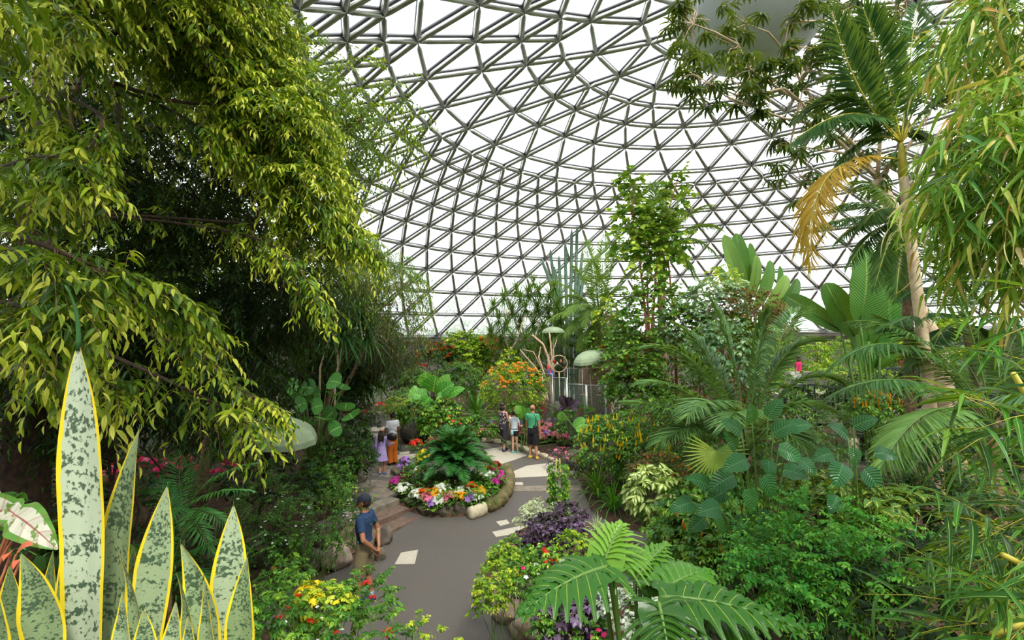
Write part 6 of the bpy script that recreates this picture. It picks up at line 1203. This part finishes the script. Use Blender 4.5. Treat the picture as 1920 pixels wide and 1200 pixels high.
# ================================================================ people
def fuse(mb, name, mat, parent, vox, sm=6):     # many overlapping limbs grown into one continuous skin
    o = mb.build(name, mat, parent); o.modifiers.clear(); r = o.modifiers.new('r', 'REMESH'); r.mode = 'VOXEL'; r.voxel_size = vox; r.use_smooth_shade = True
    s = o.modifiers.new('s', 'SMOOTH'); s.factor = .5; s.iterations = sm
    dg = bpy.context.evaluated_depsgraph_get(); me = bpy.data.meshes.new_from_object(o.evaluated_get(dg)); old = o.data; o.modifiers.clear(); o.data = me; bpy.data.meshes.remove(old)
    if not me.materials: me.materials.append(mat)
    return o
def ball(mb, c, r, Rm=None): uvs(mb, c, r, 14, 10, R=Rm)
def limb(mb, P, r, n=12):
    P = np.array(P, float); tube(mb, P, r, n); ball(mb, P[0], np.ravel(r)[0]); ball(mb, P[-1], np.ravel(r)[-1])
def rings(mb, L, n=20, R=None, o=None, H=1):     # stacked ellipses: (x, y, z, rx, ry)
    V = []
    for x, y, z, rx, ry in L:
        a = np.arange(n)*2*PI/n; V.append(np.stack([x+rx*np.cos(a), y+ry*np.sin(a), np.full(n, z)], 1))
    V = np.concatenate(V)*H; k = len(L); base = mb.n
    mb.add(V@R.T+o, np.array([(i*n+j, i*n+(j+1) % n, (i+1)*n+(j+1) % n, (i+1)*n+j) for i in range(k-1) for j in range(n)]))
    mb.F.append((np.array([[base+j for j in range(n)][::-1]]), 0)); mb.F.append((np.array([[base+(k-1)*n+j for j in range(n)]]), 0))
SK = {}
def skin(c): 
    if c not in SK: SK[c] = solid('skin', c, .5)
    return SK[c]
def cl(nm, c, c2=None, sc=30, thr=None): return solid(nm, c, .85, col2=c2 or tuple(int(x*.88) for x in c), sc=sc, thr=thr, bmp=.15, dist=.01)
HAIR = solid('dark_hair', (30, 20, 16), .5, col2=(54, 36, 28), sc=60, bmp=.5, dist=.01)
def person(label, p, H, face, arms, legs=None, skinc=(176, 122, 92), shirt=None, trous=None, dress=None, hair='short', hairm=HAIR, cap=None, shoe=None, sock=None, lean=0.0, turn=0.0, slim=1.0, vox=.0065):
    p = np.array(p, float); R = rotz(face); t = thing('person', label, 'person', p); sk = skin(skinc)
    def L(v): v = np.array(v, float); return (np.array((v[0], v[1]+lean*max(0, v[2]-.5), v[2]))*H)@R.T+p
    mb = MB(); s_ = slim
    tor = [(0, .0, .47, .082*s_, .058*s_), (0, 0, .52, .092*s_, .064*s_), (0, 0, .57, .082*s_, .056*s_), (0, .004, .62, .075*s_, .052*s_), (0, .006, .70, .088*s_, .060*s_), (0, .0, .77, .098*s_, .062*s_), (0, -.004, .81, .092*s_, .05*s_), (0, -.006, .835, .045, .038), (0, 0, .87, .031, .034)]
    tr_ = [(x, y+lean*max(0, z-.5), z, a, b) for x, y, z, a, b in tor]; rings(mb, tr_, 20, R, p, H)
    hc = np.array((0, .008, .93)); Rh = R@rotz(turn)
    def Hd(v): c = L(hc); return c+(np.array(v, float)*H)@Rh.T
    limb(mb, [L((0, -.005, .82)), L((0, .0, .86)), L((0, .004, .9))], [.034*H, .03*H, .032*H])
    uvs(mb, Hd((0, -.004, .008)), np.array((.044, .054, .056))*H, 20, 14, R=Rh); uvs(mb, Hd((0, .012, -.024)), np.array((.034, .038, .042))*H, 16, 10, R=Rh)
    uvs(mb, Hd((0, .054, -.008)), np.array((.0075, .013, .014))*H, 8, 6, R=Rh); uvs(mb, Hd((0, .046, -.036)), np.array((.017, .007, .006))*H, 8, 6, R=Rh); uvs(mb, Hd((0, .043, -.052)), np.array((.016, .012, .01))*H, 8, 6, R=Rh)
    for sg in (-1, 1): uvs(mb, Hd((sg*.045, -.004, -.006)), np.array((.006, .012, .018))*H, 8, 6, R=Rh); uvs(mb, Hd((sg*.017, .046, .012)), np.array((.014, .006, .004))*H, 8, 6, R=Rh)
    AR = []
    for sg, (el, wr, hd) in zip((-1, 1), arms):
        sh = L((sg*.098*s_, -.004, .80)); e = L(el); w_ = L(wr); AR.append((sh, e, w_)); limb(mb, [sh, (sh+e)/2, e], np.array((.031, .027, .022))*H*s_); limb(mb, [e, e*.6+w_*.4, w_], np.array((.022, .021, .0145))*H*s_)
        d = nrm(np.array(hd, float)@R.T); sd = nrm(np.cross(d, nrm(w_-e)+np.array((.01, .3, .02)))); nz = np.cross(sd, d)
        pc = w_+d*.028*H; Rp = np.stack([sd, d, nz], 1); uvs(mb, pc, np.array((.021, .029, .011))*H, 12, 8, R=Rp)
        for k, (off, ln) in enumerate(((-.016, .036), (-.0055, .042), (.0055, .040), (.016, .031))):
            b_ = pc+sd*off*H+d*.022*H; limb(mb, [b_, b_+d*ln*.5*H-nz*.004*H, b_+d*ln*.85*H-nz*.016*H], np.array((.0056, .005, .004))*H, 7)
        tb = pc-sd*sg*.018*H-d*.008*H; limb(mb, [tb, tb-sd*sg*.014*H+d*.014*H, tb-sd*sg*.016*H+d*.032*H-nz*.006*H], np.array((.0062, .0055, .0042))*H, 7)
    lg = legs or (((-.052, .006, .27), (-.054, -.012, .045), 0.1), ((.052, .012, .27), (.054, .0, .045), -.1)); LG = []
    for sg, (kn, an, toe) in zip((-1, 1), lg):
        hp = L((sg*.046*s_, 0, .5)); k_ = L(kn); a_ = L(an); LG.append((hp, k_, a_)); limb(mb, [hp, (hp+k_)/2, k_], np.array((.052, .043, .031))*H*s_); limb(mb, [k_, k_*.65+a_*.35+(0, 0, 0), a_], np.array((.031, .032, .019))*H*s_)
        fd = rotz(toe).T; f0 = a_; ff = (np.array((0, 1., 0))@fd)@R.T; limb(mb, [f0-(0, 0, .02*H)-ff*.012*H, f0-(0, 0, .026*H)+ff*.03*H, f0-(0, 0, .032*H)+ff*.085*H], np.array((.019, .018, .012))*H)
    fuse(mb, 'body', sk, t, vox)
    mb = MB()
    for sg in (-1, 1): uvs(mb, Hd((sg*.018, .0475, .002)), .0055*H, 8, 6)
    mb.build('eyes', m_bk, t)
    ex = .012
    if shirt:
        m_, sl, top, bot = shirt; mb = MB(); tt = [(x, y, z, a+ex, b+ex) for x, y, z, a, b in tr_ if bot-.03 <= z <= .81]; tt[0] = (tt[0][0], tt[0][1], bot, tt[0][3]*1.04, tt[0][4]*1.06)
        tt += [(0, lean*.3-.006, .83, .058, .044), (0, lean*.32-.004, .845, .042, .038)] if top else [(0, lean*.3-.006, .825, .06, .045)]
        rings(mb, tt, 22, R, p, H)
        for sh, e, w_ in AR:
            if sl > 0:
                q = sh+(e-sh)*min(1, sl); pts = [sh, (sh+q)/2, q]; rr = [.04*H*s_, .037*H*s_, (.036 if sl <= 1 else .031)*H*s_]
                if sl > 1: pts += [e+(w_-e)*(sl-1)]; rr += [.024*H*s_]
                limb(mb, pts[:-1], rr[:-1]) if len(pts) > 2 else None; tube(mb, pts, rr, 12)
        fuse(mb, 'shirt', m_, t, vox*1.1, 3)
    if trous:
        m_, fr, wide = trous; mb = MB(); rings(mb, [(x, y, z, a+.011, b+.011) for x, y, z, a, b in [(0, 0, .47, .088*s_, .062*s_), (0, 0, .52, .094*s_, .066*s_), (0, .0, .58, .084*s_, .058*s_)]], 20, R, p, H)
        for hp, k_, a_ in LG:
            if fr <= 1: q = hp+(k_-hp)*fr; limb(mb, [hp, (hp+q)/2], [.06*H*s_, .056*H*s_*wide]); tube(mb, [hp, (hp+q)/2, q], np.array((.06, .055*wide, .052*wide))*H*s_, 14)
            else: q = k_+(a_-k_)*(fr-1); tube(mb, [hp, (hp+k_)/2, k_, q], np.array((.06, .053*wide, .044*wide, .036*wide*wide))*H*s_, 14); ball(mb, hp, .06*H*s_)
        fuse(mb, 'trousers' if fr > 1 else 'shorts', m_, t, vox*1.1, 3)
    if dress:
        mb = MB(); rings(mb, [(0, 0, .33, .135, .12), (0, 0, .4, .118, .10), (0, 0, .5, .1, .08), (0, 0, .6, .084, .062), (0, .004, .64, .08, .06), (0, .004, .72, .094, .068), (0, 0, .79, .1, .066), (0, 0, .83, .055, .045), (0, 0, .85, .04, .038)], 24, R, p, H)
        v = mb.V[0]; a = np.arange(24); 
        for k in range(3): v[k*24:(k+1)*24, :2] += ((v[k*24:(k+1)*24, :2]-p[:2])*(.07-.02*k)*np.sin(a*3.1)[:, None])
        for sh, e, w_ in AR: limb(mb, [sh, (sh+e)/2, e, e+(w_-e)*.85], np.array((.042, .036, .032, .026))*H)
        fuse(mb, 'dress', dress, t, vox*1.1, 3)
    if hair:
        mb = MB()
        if hair != 'bald':
            uvs(mb, Hd((0, -.012, .014)), np.array((.0505, .056, .058))*H, 22, 14, R=Rh, lim=(0, PI*.62)); uvs(mb, Hd((0, -.022, -.004)), np.array((.049, .046, .05))*H, 20, 12, R=Rh)
            if hair == 'long':
                for k in range(9): x = -.04+.01*k; tube(mb, [Hd((x, -.04, .01)), Hd((x*1.15, -.062, -.06)), Hd((x*1.25, -.066, -.14)), Hd((x*1.0, -.06, -.225-.01*(k % 3)))], np.array((.018, .02, .018, .005))*H, 8)
                for sg in (-1, 1): tube(mb, [Hd((sg*.042, .0, .02)), Hd((sg*.052, -.015, -.04)), Hd((sg*.05, -.04, -.12))], np.array((.014, .016, .008))*H, 8)
            if hair == 'bob':
                for k in range(14): a = PI*(.02+.96*k/13); uvs(mb, Hd((.05*math.cos(a), -.012-.046*math.sin(a), -.03-.012*(k % 2))), np.array((.02, .02, .04))*H, 8, 6)
                uvs(mb, Hd((0, -.02, .035)), np.array((.055, .056, .045))*H, 14, 8)
            if hair == 'bun': uvs(mb, Hd((0, -.055, .045)), np.array((.026, .024, .026))*H, 12, 8)
        else: uvs(mb, Hd((0, -.016, -.004)), np.array((.0455, .046, .042))*H, 20, 10, R=Rh)
        fuse(mb, 'hair', hairm, t, vox*.9, 2)
    if cap:
        mb = MB(); uvs(mb, Hd((0, -.006, .026)), np.array((.053, .062, .05))*H, 24, 12, R=Rh, lim=(0, PI*.55)); c_ = mb.build('cap', cap, t); mb = MB()
        V = []; n_ = 9
        for i in range(n_): a = PI*i/(n_-1); V += [Hd((.046*math.cos(a), .04+.008*math.sin(a), .022)), Hd((.044*math.cos(a), .05+.056*math.sin(a), .012-.0*i))]
        mb.add(np.array(V), np.array([(2*i, 2*i+1, 2*i+3, 2*i+2) for i in range(n_-1)])); b_ = mb.build('brim', cap, c_); b_.modifiers.new('t', 'SOLIDIFY').thickness = .006
    if shoe:
        for (hp, k_, a_), (kn, an, toe) in zip(LG, lg):
            mb = MB(); ff = ((np.array((0, 1., 0))@rotz(toe).T.T))@R.T; sdv = np.cross(ff, (0, 0, 1.)); z0 = a_[2]-.045*H
            Rf = np.stack([sdv, ff, np.array((0, 0, 1.))], 1); b0 = np.array((a_[0], a_[1], 0))+ff*.035*H
            uvs(mb, b0+np.array((0, 0, z0+.026*H)), np.array((.027, .078, .027))*H, 16, 8, R=Rf); uvs(mb, b0-ff*.042*H+np.array((0, 0, z0+.036*H)), np.array((.025, .034, .03))*H, 14, 8, R=Rf)
            v = np.concatenate(mb.V); mb.V = [np.column_stack([v[:, 0], v[:, 1], np.maximum(v[:, 2], z0+.001)])]; mb.U = [np.concatenate(mb.U)]
            s_o = mb.build('shoe', shoe, t)
            mb = MB(); uvs(mb, b0+np.array((0, 0, z0+.006*H)), np.array((.029, .081, .0065))*H, 16, 6, R=Rf); mb.build('sole', f_wht if shoe is not m_yshoe else m_yshoe, s_o)
            if sock: mb = MB(); tube(mb, [a_+(k_-a_)*.0, a_+(k_-a_)*.24], [.024*H, .027*H], 12); mb.build('sock', sock, t)
    return t, L, Hd
m_yshoe = cl('yellow_clog', (226, 190, 60)); m_navy = cl('navy_cap_cloth', (34, 40, 54)); m_blue = cl('navy_tee', (30, 58, 94)); m_khaki = cl('khaki_cloth', (120, 108, 78)); m_blk = cl('black_cloth', (26, 24, 30)); m_lil = cl('lilac_cotton', (170, 150, 206))
m_wtee = cl('white_tee_cloth', (226, 228, 232)); m_orc = cl('orange_trouser_cloth', (206, 108, 20)); m_gtee = cl('green_tee_cloth', (84, 178, 128)); m_flor = cl('floral_print', (34, 28, 36), (214, 200, 204), 22, .55); m_ptee = cl('pale_patterned_cloth', (216, 224, 230), (170, 190, 206), 30, .55)
m_bshoe = cl('blue_trainer', (44, 90, 150)); m_nshoe = cl('navy_trainer', (30, 50, 86)); m_ashoe = cl('aqua_trainer', (110, 190, 176)); m_dshoe = cl('dark_sandal', (50, 38, 30)); m_sock = cl('grey_sock', (150, 160, 176)); m_capri = cl('charcoal_capri', (52, 48, 60)); m_pale = cl('pale_blue_cloth', (160, 196, 220)); m_pink = cl('hot_pink_cloth', (214, 30, 100)); m_beige = cl('cream_canvas', (214, 202, 176))
DN = ((-.125, -.01, .63), (-.135, .03, .485), (0, .15, -1)); DNR = ((.125, -.01, .63), (.135, .03, .485), (0, .15, -1))
g1 = G(684, 1134)
person('man in a navy cap, blue tee and khaki shorts, hands clasped behind his back', g1, 1.78, 1.4, (((-.15, -.06, .64), (-.045, -.115, .525), (.6, -.25, -.75)), ((.15, -.06, .64), (.04, -.12, .52), (-.35, -.2, -.9))), legs=(((-.055, .03, .27), (-.058, .045, .045), .15), ((.055, .0, .27), (.058, -.04, .045), -.1)),
    skinc=(160, 108, 78), shirt=(m_blue, .62, 1, .50), trous=(m_khaki, .95, 1.18), hair='short', cap=m_navy, shoe=m_nshoe, sock=m_sock, turn=.1)
person('girl with long dark hair in a lilac dress and blue trainers, seen from behind', G(716, 893), 1.38, -.12, (((-.13, -.01, .63), (-.135, .05, .5), (0, .2, -1)), ((.135, .04, .65), (.17, .14, .66), (.4, 1, .1))), legs=(((-.04, .02, .27), (-.03, -.03, .06), 0), ((.045, .03, .27), (.035, .06, .045), 0)),
    skinc=(190, 134, 104), dress=m_lil, hair='long', shoe=m_bshoe, turn=.1)
tw, Lw, Hw = person('woman in a white tee and wide orange trousers, turned away to the left', G(736, 873), 1.70, .75, (((-.13, .02, .64), (-.1, .12, .6), (.3, 1, .1)), ((.13, .0, .64), (.11, .1, .56), (-.2, 1, 0))), skinc=(120, 74, 52), shirt=(m_wtee, .55, 1, .58), trous=(m_orc, 1.93, 1.22), hair='bun', shoe=m_dshoe, slim=.95)
q = W(735, 819, 14.6); t = thing('handbag', 'round black bag held between the girl and the woman in orange trousers', 'bag', q); mb = MB(); uvs(mb, q, (.15, .07, .12), 20, 12); mb.build('pouch', m_bk, t); mb = MB(); tube(mb, [q+(.12*math.cos(a), 0, .1+.12*math.sin(a)) for a in np.linspace(0, PI, 10)], .008, 5); mb.build('strap', m_bk, t)
person('woman with curly dark hair in a black and white floral top', G(944, 847), 1.70, -.75, (((-.12, .04, .64), (-.05, .13, .66), (.8, .6, .3)), ((.125, .03, .64), (.06, .13, .67), (-.5, .7, .5))), skinc=(196, 140, 112), shirt=(m_flor, 0, 0, .47), trous=(m_capri, 1.45, 1.05), hair='bob', shoe=m_nshoe, turn=-.2,
    legs=(((-.05, .03, .27), (-.055, .07, .045), .1), ((.055, -.01, .27), (.06, -.05, .045), -.1)))
person('child in a pale patterned tee, black shorts and aqua trainers', G(965, 851), 1.50, -.45, (((-.12, .0, .64), (-.12, .05, .5), (0, .3, -1)), ((.13, .02, .64), (.12, .13, .6), (-.3, .9, .2))), skinc=(206, 158, 132), shirt=(m_ptee, .5, 1, .53), trous=(m_blk, .42, 1.0), hair='bun', shoe=m_ashoe, slim=.85,
    legs=(((-.04, .0, .27), (-.035, -.02, .045), .1), ((.05, .02, .27), (.06, .04, .045), -.15)))
m_al = cl('aqua_cloth', (150, 200, 206)); q = W(960, 807, 16.6); mb = MB(); rings(mb, [(0, 0, -.17, .05, .025), (0, 0, -.08, .045, .025), (0, 0, .0, .035, .02)], 12, rotz(0), q); tag(mb.build('jumper', m_al), "pale aqua jumper hanging at the child's left hip", 'jumper'); 
person('man with a shaved head in a green tee, black shorts and yellow clogs', G(1000, 861), 1.78, -.42, (((-.13, .02, .64), (-.135, .08, .5), (0, .3, -1)), ((.135, -.02, .63), (.145, -.0, .47), (0, .2, -1))), skinc=(186, 132, 100), shirt=(m_gtee, .55, 1, .50), trous=(m_blk, .98, 1.2), hair='bald', hairm=cl('stubble', (120, 84, 66)), shoe=m_yshoe, turn=-.25,
    legs=(((-.055, .06, .27), (-.075, .02, .045), .25), ((.055, .0, .27), (.085, -.03, .045), -.2)))
q = W(1003, 801, 15.9); t = thing('camera', 'black camera on a shoulder strap at the side of the man in green', 'camera', q); mb = MB(); box(mb, q, (.13, .07, .09)); mb.build('camera_body', m_bk, t, False); mb = MB(); tube(mb, [q+(.0, -.03, .0), q+(0, -.1, 0)], .035, 12); mb.build('lens', m_bk, t)
mb = MB(); tube(mb, [q+(0, -.01, .04), W(1005, 785, 15.75), W(1001, 776, 15.9), W(992, 771, 16.2)], .012, 5); mb.build('strap', m_bk, t)
person('distant visitor in a pale blue top and dark trousers beyond the round leaves', gx(655, 21.8), 1.68, .3, (DN, DNR), skinc=(170, 120, 92), shirt=(m_pale, .55, 1, .55), trous=(m_blk, 1.95, 1.05), hair='short', shoe=m_nshoe, vox=.009)
person('man in a navy cap and pale shirt standing behind the broad leaves on the right', gx(1606, 16.2), 1.74, .9, (DN, DNR), skinc=(196, 144, 116), shirt=(m_pale, .6, 1, .5), trous=(m_capri, .95, 1.1), hair='short', cap=m_navy, shoe=m_nshoe, vox=.009)
person('woman with dark red hair and a striped top beside the man in the pale shirt', gx(1608, 15.7), 1.60, .8, (((-.12, .03, .64), (-.06, .13, .66), (.6, .6, .4)), ((.125, .03, .64), (.1, .12, .6), (-.3, .9, .2))), skinc=(206, 156, 130), shirt=(cl('striped_cream_cloth', (226, 222, 206), (140, 140, 140), 60), .6, 1, .52), trous=(m_blk, 1.9, 1.0), hair='long', hairm=solid('auburn_hair', (74, 32, 26), .5), shoe=m_dshoe, vox=.009)
q = W(1602, 832, 15.3); t = thing('tote_bag', 'cream canvas tote bag hanging from the shoulder of the red haired woman', 'bag', q-(0, 0, .2)); mb = MB(); rings(mb, [(0, 0, -.2, .2, .07), (0, 0, -.1, .22, .08), (0, 0, .05, .21, .06), (0, 0, .17, .19, .03)], 18, rotz(.2), q); mb.build('pouch', m_beige, t); mb = MB(); tube(mb, [q+(-.12, 0, .15), q+(-.03, .1, .5), q+(.1, 0, .15)], .012, 5); mb.build('strap', m_beige, t)
# raised deck at the right with two more visitors
zd = 1.75; a = W(1462, 700, 21.5); b = W(1830, 700, 21.5); mb = MB(); box(mb, ((a[0]+b[0])/2, 22.8, (zd+.5)/2), (b[0]-a[0], 2.6, zd-.5)); mb.top('raised_deck', m_conc, 'raised concrete walkway behind the railing on the right', 'walkway', smooth=False)
for x, lb, m_, fc in ((1494, 'distant visitor in a hot pink top behind the service trolley', m_pink, .6), (1708, 'distant visitor in a bright pink top above the railing', m_pink, -.3), (1688, 'distant visitor in a dark crimson top above the railing', cl('crimson_cloth', (140, 16, 50)), .4)):
    person(lb, ((x-960)/F_PX*22.5, 22.5, zd), 1.6, fc, (DN, DNR), shirt=(m_, .6, 1, .5), trous=(m_blk, 1.95, 1.0), hair='bob', shoe=m_nshoe, vox=.01)

# ---------------------------------------------------------------- repeats that belong together
GROUPS = {'hydrangea': 'hydrangeas behind the pale kerb', 'bedding_plant': 'flower clumps in the round cycad bed', 'paving_slab': 'pale slabs set in the asphalt path', 'rock': 'boulders edging the planting beds', 'log_kerb': 'log shaped kerbs round the cycad bed',
    'stone_step': 'steps up to the left landing', 'parasol': 'parasols around the garden', 'glass_screen': 'glass screens around the bird enclosure', 'park_tree': 'park trees outside the dome', 'yucca': 'yuccas beside the far path', 'cordyline': 'red cordylines behind the hydrangeas',
    'lily_turf': 'strappy clumps at the right edge of the path', 'spider_plant': 'grassy clumps on the purple leaved island bed', 'planting_bed': 'soil beds beside the path', 'purple_shrub': 'purple leaved bushes on the island bed', 'iris': 'spear leaved clumps under the left parasol',
    'king_palm': 'king palms at the upper right', 'kentia_palm': 'kentia palms at the right', 'bamboo_palm': 'small palms under the fig', 'golden_candle_shrub': 'shrubs with candle like flower spikes', 'bamboo': 'bamboos at the right edge'}
for o in list(S.objects):
    if o.parent is None and o.get('label') and not o.get('group'):
        g = GROUPS.get(o.name.split('.')[0])
        if g: o['group'] = g
